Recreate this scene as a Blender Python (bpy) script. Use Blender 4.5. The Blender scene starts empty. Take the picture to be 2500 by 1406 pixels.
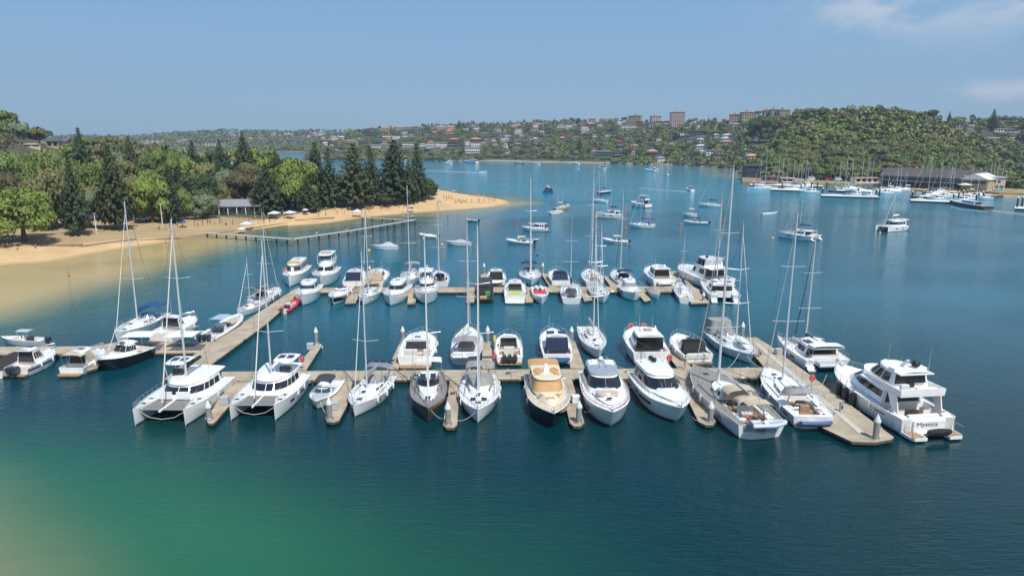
import bpy, math, random
import numpy as np
from mathutils import Vector
R = random.Random(7)
NR = np.random.default_rng(7)
C = bpy.context.scene.collection
# ------------------------------------------------------------------ camera, sky, sun, exposure
FP, HC, HY = 1690.0, 30.0, 338.0                      # focal length in photo pixels, eye height, horizon row
TH = math.atan((703 - HY) / FP); CT, ST = math.cos(TH), math.sin(TH)
sc = bpy.context.scene
cam = bpy.data.objects.new('camera', bpy.data.cameras.new('camera')); C.objects.link(cam)
cam.location = (0, 0, HC); cam.rotation_euler = (math.pi / 2 - TH, 0, 0)
cam.data.sensor_width = 36; cam.data.lens = FP / 2500 * 36; cam.data.clip_end = 30000; cam.data.clip_start = .5
sc.camera = cam
SUN_EL, SUN_AZ = math.radians(57), math.radians(152)  # azimuth clockwise from +Y (the view direction)
w = bpy.data.worlds.new("World"); sc.world = w; w.use_nodes = True
nt = w.node_tree; nt.nodes.clear(); N = nt.nodes.new; LK = nt.links.new
out = N('ShaderNodeOutputWorld'); bg = N('ShaderNodeBackground'); sky = N('ShaderNodeTexSky')
sky.sky_type = 'NISHITA'; sky.sun_disc = False; sky.sun_elevation = SUN_EL; sky.sun_rotation = SUN_AZ
sky.air_density = 1.0; sky.dust_density = .6; sky.ozone_density = 2.2
tc = N('ShaderNodeTexCoord'); sep = N('ShaderNodeSeparateXYZ'); LK(tc.outputs['Generated'], sep.inputs[0])
def wm(op, a, b=None, c=None):
    n = N('ShaderNodeMath'); n.operation = op
    for i, q in enumerate((a, b, c)):
        if q is None: continue
        if isinstance(q, (int, float)): n.inputs[i].default_value = q
        else: LK(q, n.inputs[i])
    return n.outputs[0]
def wr(v, a, b, c, d):
    n = N('ShaderNodeMapRange'); n.interpolation_type = 'SMOOTHSTEP'; n.clamp = True
    LK(v, n.inputs[0])
    for i, q in enumerate((a, b, c, d)): n.inputs[i + 1].default_value = q
    return n.outputs[0]
mp = N('ShaderNodeMapping'); mp.inputs['Scale'].default_value = (3.2, 3.2, 8.5); mp.inputs['Rotation'].default_value = (0, .25, 0); LK(tc.outputs['Generated'], mp.inputs[0])
cn = N('ShaderNodeTexNoise'); cn.inputs['Scale'].default_value = 2.6; cn.inputs['Detail'].default_value = 7; cn.inputs['Roughness'].default_value = .62; cn.inputs['Distortion'].default_value = .6; LK(mp.outputs[0], cn.inputs[0])
hi = wr(sep.outputs['Z'], .085, .155, 0, 1); rt = wr(wm('DIVIDE', sep.outputs['X'], wm('MAXIMUM', sep.outputs['Y'], .05)), .27, .50, 0, 1)
lowm = wm('MULTIPLY', wr(sep.outputs['Z'], .036, .046, 0, 1), wr(sep.outputs['Z'], .054, .072, 1, 0))
low2 = wm('MULTIPLY', lowm, wr(wm('DIVIDE', sep.outputs['X'], wm('MAXIMUM', sep.outputs['Y'], .05)), .58, .66, 0, 1))
cir = wm('MULTIPLY', wm('MULTIPLY', hi, rt), wr(cn.outputs[0], .36, .62, 0, .75))
cum = wm('MULTIPLY', low2, wr(cn.outputs[0], .34, .50, 0, .8))
allc = wm('MAXIMUM', cir, cum)
tint = N('ShaderNodeMix'); tint.data_type = 'RGBA'; tint.blend_type = 'MIX'; tint.inputs[0].default_value = .75
LK(sky.outputs[0], tint.inputs[6])
ramp = N('ShaderNodeValToRGB'); el = ramp.color_ramp.elements
LK(wm('MULTIPLY', sep.outputs['Z'], 1.0), ramp.inputs[0])
SKYC = [(0.0, (3.05, 5.35, 7.9)), (.10, (2.75, 5.15, 8.2)), (.22, (2.20, 4.75, 8.2)), (1.0, (.85, 1.95, 4.8))]
SK = 8.2
el[0].position = SKYC[0][0]; el[0].color = tuple(c / SK for c in SKYC[0][1]) + (1,)
el[1].position = SKYC[3][0]; el[1].color = tuple(c / SK for c in SKYC[3][1]) + (1,)
for p_, c_ in SKYC[1:3]:
    e_ = el.new(p_); e_.color = tuple(c / SK for c in c_) + (1,)
sc_ = N('ShaderNodeVectorMath'); sc_.operation = 'SCALE'; sc_.inputs[3].default_value = SK; LK(ramp.outputs[0], sc_.inputs[0])
LK(sc_.outputs[0], tint.inputs[7])
cm = N('ShaderNodeMix'); cm.data_type = 'RGBA'; LK(allc, cm.inputs[0]); LK(tint.outputs[2], cm.inputs[6]); cm.inputs[7].default_value = (6.8, 7.4, 8.2, 1)
LK(cm.outputs[2], bg.inputs[0]); bg.inputs[1].default_value = .078; LK(bg.outputs[0], out.inputs[0])
sd = bpy.data.lights.new('sun', 'SUN'); sd.energy = 4.0; sd.angle = math.radians(.53); sd.color = (1, .96, .9)
so = bpy.data.objects.new('sun', sd); C.objects.link(so)
sv = Vector((math.sin(SUN_AZ) * math.cos(SUN_EL), math.cos(SUN_AZ) * math.cos(SUN_EL), math.sin(SUN_EL)))
so.rotation_euler = (-sv).to_track_quat('-Z', 'Y').to_euler()
sc.view_settings.view_transform = 'Standard'; sc.view_settings.look = 'None'; sc.view_settings.exposure = .25; sc.view_settings.gamma = 1
sc.cycles.max_bounces = 6; sc.cycles.glossy_bounces = 3; sc.cycles.transmission_bounces = 4; sc.cycles.volume_bounces = 0
sc.cycles.use_denoising = True; sc.cycles.caustics_reflective = False; sc.cycles.caustics_refractive = False

# ------------------------------------------------------------------ photo pixel <-> world
def ray(px, py):
    a = (px - 1250) / FP; b = (703 - py) / FP
    return a, CT + b * ST, -ST + b * CT
def G(px, py, z=0.0):
    d = ray(px, py); t = (z - HC) / d[2]; return (d[0] * t, d[1] * t)
def atD(px, py, D):                                   # the point seen at a pixel, D metres ahead
    d = ray(px, py); t = D / d[1]; return (d[0] * t, D, HC + d[2] * t)
def zat(y, py):
    v = (703 - py) / FP; return HC + y * (v * CT - ST) / (CT + v * ST)
def proj(x, y, z):
    Z = z - HC; dp = y * CT - Z * ST; return 1250 + FP * x / dp, 703 - FP * (y * ST + Z * CT) / dp
def ip(tab, x):
    return float(np.interp(x, [t[0] for t in tab], [t[1] for t in tab]))
def ss(a, b, x):
    t = np.clip((x - a) / (b - a), 0, 1); return t * t * (3 - 2 * t)

# ------------------------------------------------------------------ materials
MATS = {}
def mat(name, col, rough=.5, metal=0.0, var=.08, scale=1.5, coat=0.0, spec=.5, objvar=0.0, trans=0.0):
    if name in MATS: return MATS[name]
    m = bpy.data.materials.new(name); m.use_nodes = True; t = m.node_tree; b = t.nodes['Principled BSDF']
    b.inputs['Roughness'].default_value = rough; b.inputs['Metallic'].default_value = metal
    b.inputs['Coat Weight'].default_value = coat; b.inputs['Specular IOR Level'].default_value = spec
    c4 = tuple(col) + (1,)
    b.inputs['Base Color'].default_value = c4
    if var:
        no = t.nodes.new('ShaderNodeTexNoise'); no.inputs['Scale'].default_value = scale; no.inputs['Detail'].default_value = 6
        g = t.nodes.new('ShaderNodeNewGeometry'); t.links.new(g.outputs['Position'], no.inputs['Vector'])
        mr = t.nodes.new('ShaderNodeMapRange'); mr.inputs[1].default_value = .3; mr.inputs[2].default_value = .7
        mr.inputs[3].default_value = 1 - var; mr.inputs[4].default_value = 1 + var
        t.links.new(no.outputs[0], mr.inputs[0]); f = mr.outputs[0]
        if objvar:
            oi = t.nodes.new('ShaderNodeObjectInfo'); m2 = t.nodes.new('ShaderNodeMapRange'); m2.inputs[3].default_value = 1 - objvar; m2.inputs[4].default_value = 1 + objvar
            t.links.new(oi.outputs['Random'], m2.inputs[0]); mm = t.nodes.new('ShaderNodeMath'); mm.operation = 'MULTIPLY'
            t.links.new(f, mm.inputs[0]); t.links.new(m2.outputs[0], mm.inputs[1]); f = mm.outputs[0]
        vm = t.nodes.new('ShaderNodeVectorMath'); vm.operation = 'SCALE'; vm.inputs[0].default_value = col
        t.links.new(f, vm.inputs[3]); t.links.new(vm.outputs[0], b.inputs['Base Color'])
    MATS[name] = m; return m
white = mat('white_gelcoat', (.86, .86, .84), .22, var=.06, scale=.7, coat=.5)
cream = mat('cream_gelcoat', (.72, .63, .47), .3, var=.05, scale=.7, coat=.2)
offw = mat('off_white_canvas', (.70, .68, .62), .8, var=.07)
navy = mat('navy_gelcoat', (.012, .018, .04), .12, var=.1, coat=.5)
black = mat('black_gelcoat', (.010, .010, .013), .15, var=.1, coat=.4)
brownh = mat('dark_grey_brown_hull', (.07, .055, .045), .25, var=.1, coat=.3)
glass = mat('tinted_glass', (.012, .016, .02), .04, var=0, spec=.9)
glassb = mat('blue_tinted_glass', (.03, .06, .09), .05, var=0, spec=.9)
clearp = mat('clear_vinyl', (.22, .25, .27), .12, var=.15)
alu = mat('aluminium', (.50, .52, .54), .38, .75, var=.05)
mastm = mat('painted_spar', (.62, .64, .66), .35, .2, var=.04)
steel = mat('stainless_steel', (.62, .64, .66), .3, .7, var=0)
wire = mat('rigging_wire', (.16, .17, .18), .4, .4, var=0)
darkwire = mat('dark_rope', (.02, .022, .03), .7, var=0)
teak = mat('teak', (.33, .22, .13), .65, var=.22, scale=5)
greyteak = mat('weathered_teak', (.25, .235, .215), .7, var=.16, scale=6)
tan = mat('tan_canvas', (.50, .29, .13), .8, var=.08)
ltan = mat('sand_canvas', (.48, .41, .30), .8, var=.08)
greyc = mat('grey_canvas', (.30, .29, .28), .85, var=.10)
lgrey = mat('light_grey', (.42, .44, .47), .6, var=.06)
silver = mat('silver_roof', (.40, .43, .48), .25, .3, var=.04)
dgrey = mat('charcoal_canvas', (.045, .047, .05), .8, var=.1)
blackc = mat('black_canvas', (.014, .014, .016), .75, var=.1)
bluec = mat('blue_canvas', (.012, .07, .20), .75, var=.1)
navyc = mat('navy_canvas', (.012, .025, .065), .75, var=.1)
tealc = mat('teal_canvas', (.02, .33, .36), .7, var=.1)
redm = mat('red_paint', (.62, .03, .03), .35, var=.06)
orange = mat('orange_plastic', (.75, .16, .03), .5, var=.06)
yellow = mat('yellow_plastic', (.75, .48, .04), .5, var=.06)
green = mat('green_paint', (.05, .28, .10), .5, var=.06)
rubber = mat('black_rubber', (.012, .012, .013), .5, var=.05)
solar = mat('solar_panel', (.012, .015, .03), .12, var=.3, scale=8)
eng = mat('outboard_cowl', (.03, .035, .045), .2, var=.05, coat=.5)
tubeg = mat('rib_tube_grey', (.50, .52, .55), .5, var=.05)
tubew = mat('rib_tube_white', (.68, .68, .66), .5, var=.05)
tubeb = mat('rib_tube_blue', (.07, .12, .26), .55, var=.05)
netm = mat('trampoline_net', (.20, .19, .17), .8, var=.10, scale=12)
cush = mat('white_cushion', (.66, .65, .61), .7, var=.04)
antif = mat('antifouling_blue', (.015, .04, .10), .5, var=.1)
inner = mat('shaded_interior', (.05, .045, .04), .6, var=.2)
lilac = mat('cool_grey_gelcoat', (.55, .57, .60), .25, var=.05, coat=.3)
skin1 = mat('skin_light', (.50, .28, .19), .6, var=.05); skin2 = mat('skin_tanned', (.30, .15, .09), .6, var=.05)
hairm = mat('hair', (.03, .02, .015), .7, var=0)

# ------------------------------------------------------------------ mesh helpers
class MB:
    def __init__(s): s.v = []; s.f = []
    def add(s, v, f):
        o = len(s.v); s.v += [tuple(p) for p in v]; s.f += [tuple(i + o for i in q) for q in f]; return s
    def box(s, x0, x1, y0, y1, z0, z1):
        return s.add([(x0, y0, z0), (x1, y0, z0), (x1, y1, z0), (x0, y1, z0), (x0, y0, z1), (x1, y0, z1), (x1, y1, z1), (x0, y1, z1)],
                     [(3, 2, 1, 0), (4, 5, 6, 7), (0, 1, 5, 4), (1, 2, 6, 5), (2, 3, 7, 6), (3, 0, 4, 7)])
    def cbox(s, x0, x1, y0, y1, z0, z1, b=.04):       # box with bevelled top edges
        return s.loft([[(x0, y0, z0), (x1, y0, z0), (x1, y1, z0), (x0, y1, z0)], [(x0, y0, z1 - b), (x1, y0, z1 - b), (x1, y1, z1 - b), (x0, y1, z1 - b)],
                       [(x0 + b, y0 + b, z1), (x1 - b, y0 + b, z1), (x1 - b, y1 - b, z1), (x0 + b, y1 - b, z1)]])
    def loft(s, rings, cap0=True, cap1=True, closed=True):
        n = len(rings[0]); v = [p for r in rings for p in r]; f = []
        for i in range(len(rings) - 1):
            for j in range(n if closed else n - 1):
                a = i * n + j; b = i * n + (j + 1) % n; f.append((a, b, b + n, a + n))
        if cap0: f.append(tuple(range(n - 1, -1, -1)))
        if cap1: f.append(tuple(range((len(rings) - 1) * n, len(rings) * n)))
        return s.add(v, f)
    def prism(s, poly, z0, z1):
        return s.loft([[(p[0], p[1], z0) for p in poly], [(p[0], p[1], z1) for p in poly]])
    def path(s, pts, r, n=6, r1=None):
        pts = [Vector(p) for p in pts]; rings = []
        for i, p in enumerate(pts):
            d = (pts[min(i + 1, len(pts) - 1)] - pts[max(i - 1, 0)]).normalized()
            a = d.cross(Vector((0, 0, 1)) if abs(d.z) < .9 else Vector((1, 0, 0))).normalized(); b = d.cross(a)
            rr = r if r1 is None else r + (r1 - r) * i / (len(pts) - 1)
            rings.append([tuple(p + a * (rr * math.cos(k * 2 * math.pi / n)) + b * (rr * math.sin(k * 2 * math.pi / n))) for k in range(n)])
        return s.loft(rings)
    def lathe(s, prof, n=12, c=(0, 0, 0), sx=1, sy=1):
        return s.loft([[(c[0] + r * sx * math.cos(k * 2 * math.pi / n), c[1] + r * sy * math.sin(k * 2 * math.pi / n), c[2] + z) for k in range(n)] for r, z in prof])
    def torus(s, c, R_, r, axis='z', n=14, m=6, a0=0, a1=2 * math.pi, sx=1):
        pts = []
        for k in range(n + 1):
            t = a0 + (a1 - a0) * k / n; u, v = R_ * math.cos(t) * sx, R_ * math.sin(t)
            pts.append((c[0] + u, c[1] + v, c[2]) if axis == 'z' else ((c[0], c[1] + u, c[2] + v) if axis == 'x' else (c[0] + u, c[1], c[2] + v)))
        return s.path(pts, r, m)
    def build(s, name, m, parent=None, smooth=True, ang=35):
        me = bpy.data.meshes.new(name); me.from_pydata(s.v, [], s.f); me.update()
        if smooth:
            me.shade_smooth(); me.set_sharp_from_angle(angle=math.radians(ang))
        if m: me.materials.append(m)
        o = bpy.data.objects.new(name, me); C.objects.link(o)
        if parent: o.parent = parent
        return o
def tag(o, label=None, cat=None, group=None, kind=None):
    if label: o['label'] = label
    if cat: o['category'] = cat
    if group: o['group'] = group
    if kind: o['kind'] = kind
    return o
def empty(name, loc=(0, 0, 0), rz=0.0, label=None, cat=None, group=None):
    o = bpy.data.objects.new(name, None); C.objects.link(o); o.location = loc; o.rotation_euler = (0, 0, rz); o.empty_display_size = .1
    return tag(o, label, cat, group)
def copy_tree(o, parent=None):
    c = o.copy(); C.objects.link(c)
    if parent: c.parent = parent
    for ch in KIDS.get(o.name, []): copy_tree(ch, c)
    return c
KIDS = {}
def note_kids(o):
    KIDS[o.name] = [x for x in C.objects if x.parent == o]
    for k in KIDS[o.name]:
        kk = [x for x in C.objects if x.parent == k]
        if kk: KIDS[k.name] = kk
ALLT = []
def fast_quads(name, Q, mats, idx=None, parent=None):  # Q: (n,4,3)
    n = len(Q); me = bpy.data.meshes.new(name)
    me.vertices.add(n * 4); me.vertices.foreach_set('co', Q.reshape(-1).astype(np.float32))
    me.loops.add(n * 4); me.loops.foreach_set('vertex_index', np.arange(n * 4, dtype=np.int32))
    me.polygons.add(n); me.polygons.foreach_set('loop_start', np.arange(0, n * 4, 4, dtype=np.int32))
    me.polygons.foreach_set('loop_total', np.full(n, 4, dtype=np.int32))
    for m in mats: me.materials.append(m)
    if idx is not None: me.polygons.foreach_set('material_index', idx.astype(np.int32))
    me.update(); me.validate()
    o = bpy.data.objects.new(name, me); C.objects.link(o)
    if parent: o.parent = parent
    return o
def grid_mesh(name, P, m, attr=None):                 # P: (r,c,3)
    r, c = P.shape[:2]; me = bpy.data.meshes.new(name)
    a = np.arange(r * c).reshape(r, c); F = np.stack([a[:-1, :-1], a[:-1, 1:], a[1:, 1:], a[1:, :-1]], -1).reshape(-1, 4)
    me.vertices.add(r * c); me.vertices.foreach_set('co', P.reshape(-1).astype(np.float32))
    n = len(F); me.loops.add(n * 4); me.loops.foreach_set('vertex_index', F.reshape(-1).astype(np.int32))
    me.polygons.add(n); me.polygons.foreach_set('loop_start', np.arange(0, n * 4, 4, dtype=np.int32)); me.polygons.foreach_set('loop_total', np.full(n, 4, dtype=np.int32))
    me.update(); me.shade_smooth(); me.materials.append(m)
    if attr is not None:
        at = me.color_attributes.new('zone', 'FLOAT_COLOR', 'POINT'); at.data.foreach_set('color', attr.reshape(-1).astype(np.float32))
    o = bpy.data.objects.new(name, me); C.objects.link(o); return o
# ------------------------------------------------------------------ shorelines
NEAR = [(-900, 950), (-500, 800), (-200, 700), (0, 648), (120, 640), (250, 615), (400, 592), (520, 572), (600, 566), (700, 553), (800, 545), (900, 530), (1000, 521), (1100, 514), (1200, 506), (1245, 497)]
BACK = [(1240, 491), (1225, 487), (1180, 480), (1120, 474), (1080, 467), (1040, 461), (950, 455), (820, 443), (700, 428), (500, 410), (300, 403), (0, 398), (-900, 394)]
LAND = np.array([G(*p) for p in NEAR + BACK])
SH = [(700, 391), (850, 391), (1050, 393), (1200, 393), (1400, 397), (1500, 399), (1600, 402), (1700, 406), (1790, 413), (1815, 424), (1822, 436), (1900, 441), (2000, 445), (2100, 451), (2210, 459), (2290, 463), (2330, 476), (2450, 479), (2600, 490), (3400, 560)]
RD = [(700, 392), (757, 388), (766, 366), (790, 350), (830, 338), (880, 324), (950, 318), (1050, 313), (1120, 308), (1200, 309), (1330, 304), (1400, 301), (1480, 297), (1560, 302), (1650, 303), (1750, 303), (1790, 299), (1850, 287), (1900, 283), (1950, 280), (2100, 282), (2280, 300), (2340, 302), (2500, 298), (3400, 298)]
RDD = [(700, 960), (757, 1020), (800, 1200), (950, 1500), (1400, 1400), (1700, 1120), (1800, 1000), (2000, 900), (2500, 900), (3400, 900)]
def main_pt(px, u):
    ys, yr = ip(SH, px), ip(RD, px); Ds = G(px, ys)[1]; Dr = ip(RDD, px)
    return atD(px, ys + (yr - ys) * u, Ds + (Dr - Ds) * u)
def main_at(px, py):
    ys, yr = ip(SH, px), ip(RD, px); return main_pt(px, min(1.0, max(0.0, (ys - py) / max(1, ys - yr))))
BH0 = [(1835, 428), (1900, 437), (2000, 437), (2150, 441), (2300, 444), (2400, 447), (2480, 458)]
BH1 = [(1835, 424), (1862, 392), (1890, 345), (1930, 315), (1960, 296), (2000, 287), (2080, 281), (2150, 281), (2250, 291), (2320, 309), (2365, 338), (2395, 378), (2425, 420), (2480, 450)]
def bush_pt(px, u):
    ys, yr = ip(BH0, px), ip(BH1, px); Ds = G(px, ys, 2.5)[1]; return atD(px, ys + (yr - ys) * u, Ds + 150 * u * min(1, (ys - yr) / 100))
def far_pt(px, u):
    ys = 371; yr = ip([(-900, 336), (180, 336), (330, 337), (360, 334), (450, 326), (560, 322), (650, 324), (1000, 322)], px)
    return atD(px, ys + (yr - ys) * u, 1602 + 900 * u)
def poly_dist(P, V):                                  # signed distance, + inside
    x, y = P[..., 0], P[..., 1]; d = np.full(x.shape, 1e9); ins = np.zeros(x.shape, bool); n = len(V)
    for i in range(n):
        a, b = V[i], V[(i + 1) % n]; e = b - a; l = e @ e
        t = np.clip(((x - a[0]) * e[0] + (y - a[1]) * e[1]) / l, 0, 1)
        d = np.minimum(d, np.hypot(x - a[0] - t * e[0], y - a[1] - t * e[1]))
        c = ((a[1] > y) != (b[1] > y)); q = (b[0] - a[0]) * (y - a[1]) / (b[1] - a[1] + 1e-12) + a[0]
        ins ^= c & (x < q)
    return np.where(ins, d, -d)
HILL = [(-900, 285), (-300, 290), (0, 305), (50, 318), (100, 338), (180, 358), (260, 366), (380, 380), (520, 395), (700, 400), (1300, 400)]
def land_z(x, y, d=None):
    x = np.asarray(x, float); y = np.asarray(y, float)
    if d is None: d = poly_dist(np.stack([x, y], -1), LAND)
    px = 1250 + FP * x / np.maximum(y, 1) / 1.0
    yr = np.interp(px, [h[0] for h in HILL], [h[1] for h in HILL]); zr = np.maximum(0, 27 - (yr - HY) / FP * 430)
    hill = ss(270, 440, y) * np.maximum(0, zr - 2) * ss(0, 60, d)
    return np.clip(d * .11, -2.5, .9) + 1.6 * ss(9, 26, d) + hill
# ------------------------------------------------------------------ water
def water_mat():
    m = bpy.data.materials.new('sea_water'); m.use_nodes = True; t = m.node_tree; b = t.nodes['Principled BSDF']; n = t.nodes.new; l = t.links.new
    b.inputs['Roughness'].default_value = .06; b.inputs['IOR'].default_value = 1.33
    g = n('ShaderNodeNewGeometry')
    def noise(scx, scy, s, det, rgh=.55, rot=0.0, dist=0.0):
        mp_ = n('ShaderNodeMapping'); mp_.inputs['Scale'].default_value = (scx, scy, 1); mp_.inputs['Rotation'].default_value = (0, 0, rot); l(g.outputs['Position'], mp_.inputs[0])
        q = n('ShaderNodeTexNoise'); q.inputs['Scale'].default_value = s; q.inputs['Detail'].default_value = det; q.inputs['Roughness'].default_value = rgh; q.inputs['Distortion'].default_value = dist; l(mp_.outputs[0], q.inputs[0]); return q.outputs[0]
    a1 = noise(.45, 1.0, 1.5, 4, .6, .15, .4); a2 = noise(.35, .8, .33, 3, .5, -.2); a3 = noise(.5, 1, .028, 3, .5, .1); a5 = noise(.22, 1.5, 1.9, 3, .55, .05, .3)
    patch = n('ShaderNodeMapRange'); patch.inputs[1].default_value = .38; patch.inputs[2].default_value = .62; patch.inputs[3].default_value = .40; patch.inputs[4].default_value = 1.3; l(a3, patch.inputs[0])
    mu = n('ShaderNodeMath'); mu.operation = 'MULTIPLY'; am = n('ShaderNodeMath'); am.operation = 'MULTIPLY_ADD'; l(a5, am.inputs[0]); am.inputs[1].default_value = .8; l(a1, am.inputs[2]); l(am.outputs[0], mu.inputs[0]); l(patch.outputs[0], mu.inputs[1])
    ad = n('ShaderNodeMath'); ad.operation = 'MULTIPLY_ADD'; l(a2, ad.inputs[0]); ad.inputs[1].default_value = 1.0; l(mu.outputs[0], ad.inputs[2])
    bp = n('ShaderNodeBump'); bp.inputs['Strength'].default_value = .7; bp.inputs['Distance'].default_value = .125; l(ad.outputs[0], bp.inputs['Height']); l(bp.outputs[0], b.inputs['Normal'])
    at = n('ShaderNodeAttribute'); at.attribute_name = 'zone'; sp = n('ShaderNodeSeparateColor'); l(at.outputs['Color'], sp.inputs[0])
    a4 = noise(.6, 1, .05, 5, .6, .4, .5)
    def jit(o, k):
        q = n('ShaderNodeMath'); q.operation = 'MULTIPLY_ADD'; q.use_clamp = True; s_ = n('ShaderNodeMath'); s_.operation = 'SUBTRACT'; l(a4, s_.inputs[0]); s_.inputs[1].default_value = .5
        w_ = n('ShaderNodeMath'); w_.operation = 'MULTIPLY'; l(s_.outputs[0], w_.inputs[0]); l(o, w_.inputs[1])
        l(w_.outputs[0], q.inputs[0]); q.inputs[1].default_value = k; l(o, q.inputs[2]); return q.outputs[0]
    col = None
    prev = n('ShaderNodeRGB'); prev.outputs[0].default_value = (.0, .027, .033, 1); prev = prev.outputs[0]
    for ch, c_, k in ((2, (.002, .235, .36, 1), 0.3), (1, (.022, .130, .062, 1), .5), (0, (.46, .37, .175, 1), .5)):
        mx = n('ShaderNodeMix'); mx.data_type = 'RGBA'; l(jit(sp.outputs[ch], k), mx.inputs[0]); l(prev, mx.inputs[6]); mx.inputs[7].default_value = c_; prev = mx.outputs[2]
    l(prev, b.inputs['Base Color']); return m
cols = np.concatenate([np.linspace(-2200, 0, 50)[:-1], np.linspace(0, 2500, 240), np.linspace(2500, 4700, 50)[1:]])
rowsD = np.concatenate([np.linspace(-60, 30, 8)[:-1], 30 * (340) ** np.linspace(0, 1, 330)])
XX, DD = np.meshgrid((cols - 1250) / FP, rowsD)
Px = XX * np.maximum(DD, 60) * CT ** 0; Py = DD
W = np.stack([Px, Py, np.zeros_like(Px)], -1)
dl = poly_dist(W[..., :2], LAND)
Dp = np.maximum(Py, 1) * CT + HC * ST; PX = 1250 + FP * Px / Dp; PY = 703 - FP * (Py * ST - HC * CT) / Dp
sand = ss(-22, 2, dl) * .55 * (1 - .55 * ss(430, 620, PX) * (1 - ss(1180, 1260, PX)))
# the sand flat off the left beach
FL = np.array([G(*p) for p in [(-900, 1010), (-400, 860), (0, 765), (140, 722), (250, 690), (370, 655), (470, 625), (560, 598), (600, 580), (520, 560), (300, 600), (0, 640), (-900, 800)]])
dfl = poly_dist(W[..., :2], FL); sand = np.maximum(sand, ss(-13, 9, dfl) * .95)
TP = np.array([G(*p) for p in [(1215, 492), (1285, 494), (1300, 496), (1240, 503)]]); sand = np.maximum(sand, ss(-12, 4, poly_dist(W[..., :2], TP)) * .85)
CR = np.array([G(*p) for p in [(-1500, 1400), (-220, 1160), (-40, 1300), (70, 1420), (150, 1600), (-1500, 2500)]]); sand = np.maximum(sand, ss(-9, 10, poly_dist(W[..., :2], CR)) * .54)
CV = np.array([G(*p) for p in [(1720, 409), (1822, 425), (1822, 437), (1740, 428)]]); sand = np.maximum(sand, ss(-30, 20, poly_dist(W[..., :2], CV)) * .5)
CV2 = np.array([G(*p) for p in [(2215, 462), (2310, 465), (2300, 474), (2225, 474)]]); sand = np.maximum(sand, ss(-5, 5, poly_dist(W[..., :2], CV2)) * .5)
grn = ss(-26, -2, dl) * .9
GB = np.array([G(*p) for p in [(-1500, 1150), (0, 1110), (350, 1160), (800, 1270), (1300, 1370), (1500, 1600), (1500, 3000), (-2500, 3000)]]); grn = np.maximum(grn, ss(-14, 7, poly_dist(W[..., :2], GB)) * .85 * (1 - .55 * ss(500, 1250, PX)))
grn = np.maximum(grn, ss(-30, 0, dfl) * .5)
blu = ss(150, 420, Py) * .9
blu = np.maximum(blu, ss(62, 140, Py) * .34)  # mid-distance band: sky reflected by tilted ripples, put into the base colour
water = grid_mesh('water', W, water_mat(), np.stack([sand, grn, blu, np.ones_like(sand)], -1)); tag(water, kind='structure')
# ------------------------------------------------------------------ land
def ground_mat(name, c0, c1, c2, s=.05):
    m = bpy.data.materials.new(name); m.use_nodes = True; t = m.node_tree; b = t.nodes['Principled BSDF']; b.inputs['Roughness'].default_value = .9
    at = t.nodes.new('ShaderNodeAttribute'); at.attribute_name = 'zone'; sp = t.nodes.new('ShaderNodeSeparateColor'); t.links.new(at.outputs[0], sp.inputs[0])
    g = t.nodes.new('ShaderNodeNewGeometry'); prev = None
    no = t.nodes.new('ShaderNodeTexNoise'); no.inputs['Scale'].default_value = s; no.inputs['Detail'].default_value = 8; no.inputs['Roughness'].default_value = .65; t.links.new(g.outputs['Position'], no.inputs[0])
    rp = t.nodes.new('ShaderNodeMapRange'); rp.inputs[1].default_value = .3; rp.inputs[2].default_value = .7; rp.inputs[3].default_value = .8; rp.inputs[4].default_value = 1.15; t.links.new(no.outputs[0], rp.inputs[0])
    prev = t.nodes.new('ShaderNodeRGB'); prev.outputs[0].default_value = c0 + (1,); prev = prev.outputs[0]
    for ch, c in ((0, c1), (1, c2), (2, (.075, .075, .038))):
        ad = t.nodes.new('ShaderNodeMath'); ad.operation = 'MULTIPLY_ADD'; t.links.new(no.outputs[0], ad.inputs[0]); ad.inputs[1].default_value = 1.0; t.links.new(sp.outputs[ch], ad.inputs[2])
        mr = t.nodes.new('ShaderNodeMapRange'); mr.inputs[1].default_value = .85; mr.inputs[2].default_value = 1.15; t.links.new(ad.outputs[0], mr.inputs[0])
        mx = t.nodes.new('ShaderNodeMix'); mx.data_type = 'RGBA'; t.links.new(mr.outputs[0], mx.inputs[0]); t.links.new(prev, mx.inputs[6]); mx.inputs[7].default_value = c + (1,); prev = mx.outputs[2]
    sc2 = t.nodes.new('ShaderNodeVectorMath'); sc2.operation = 'SCALE'; t.links.new(prev, sc2.inputs[0]); t.links.new(rp.outputs[0], sc2.inputs[3]); t.links.new(sc2.outputs[0], b.inputs['Base Color'])
    bp = t.nodes.new('ShaderNodeBump'); bp.inputs['Distance'].default_value = .15; bp.inputs['Strength'].default_value = .6; t.links.new(no.outputs[0], bp.inputs['Height']); t.links.new(bp.outputs[0], b.inputs['Normal'])
    return m
# beach and reserve: one sheet; zone r = grass, g = damp sand at the water's edge
gx = np.concatenate([np.arange(-1000, -260, 12.), np.arange(-260, 20, 2.2)]); gy = np.concatenate([np.arange(80, 420, 2.4), np.arange(420, 900, 12.)])
GX, GY = np.meshgrid(gx, gy); dL = poly_dist(np.stack([GX, GY], -1), LAND)
ZZ = land_z(GX, GY, dL) + .12 * np.sin(GX * .5 + 2 * np.sin(GY * .3)) * ss(3, 10, dL)
ZZ = np.where(dL < -14, -3.0, ZZ)
GR = np.array([G(p[0], p[1], 2.4) for p in [(-900, 780), (-100, 612), (150, 588), (300, 572), (450, 563), (560, 552), (620, 532), (760, 515), (900, 497), (1060, 486), (1075, 470), (900, 455), (0, 400), (-900, 395)]])
gz = ss(-3, 3, poly_dist(np.stack([GX, GY], -1), GR))
wet = ss(3.5, .5, dL) * .0 + np.clip(1 - (dL - .5) / 3.0, 0, 1) * .8
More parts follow.
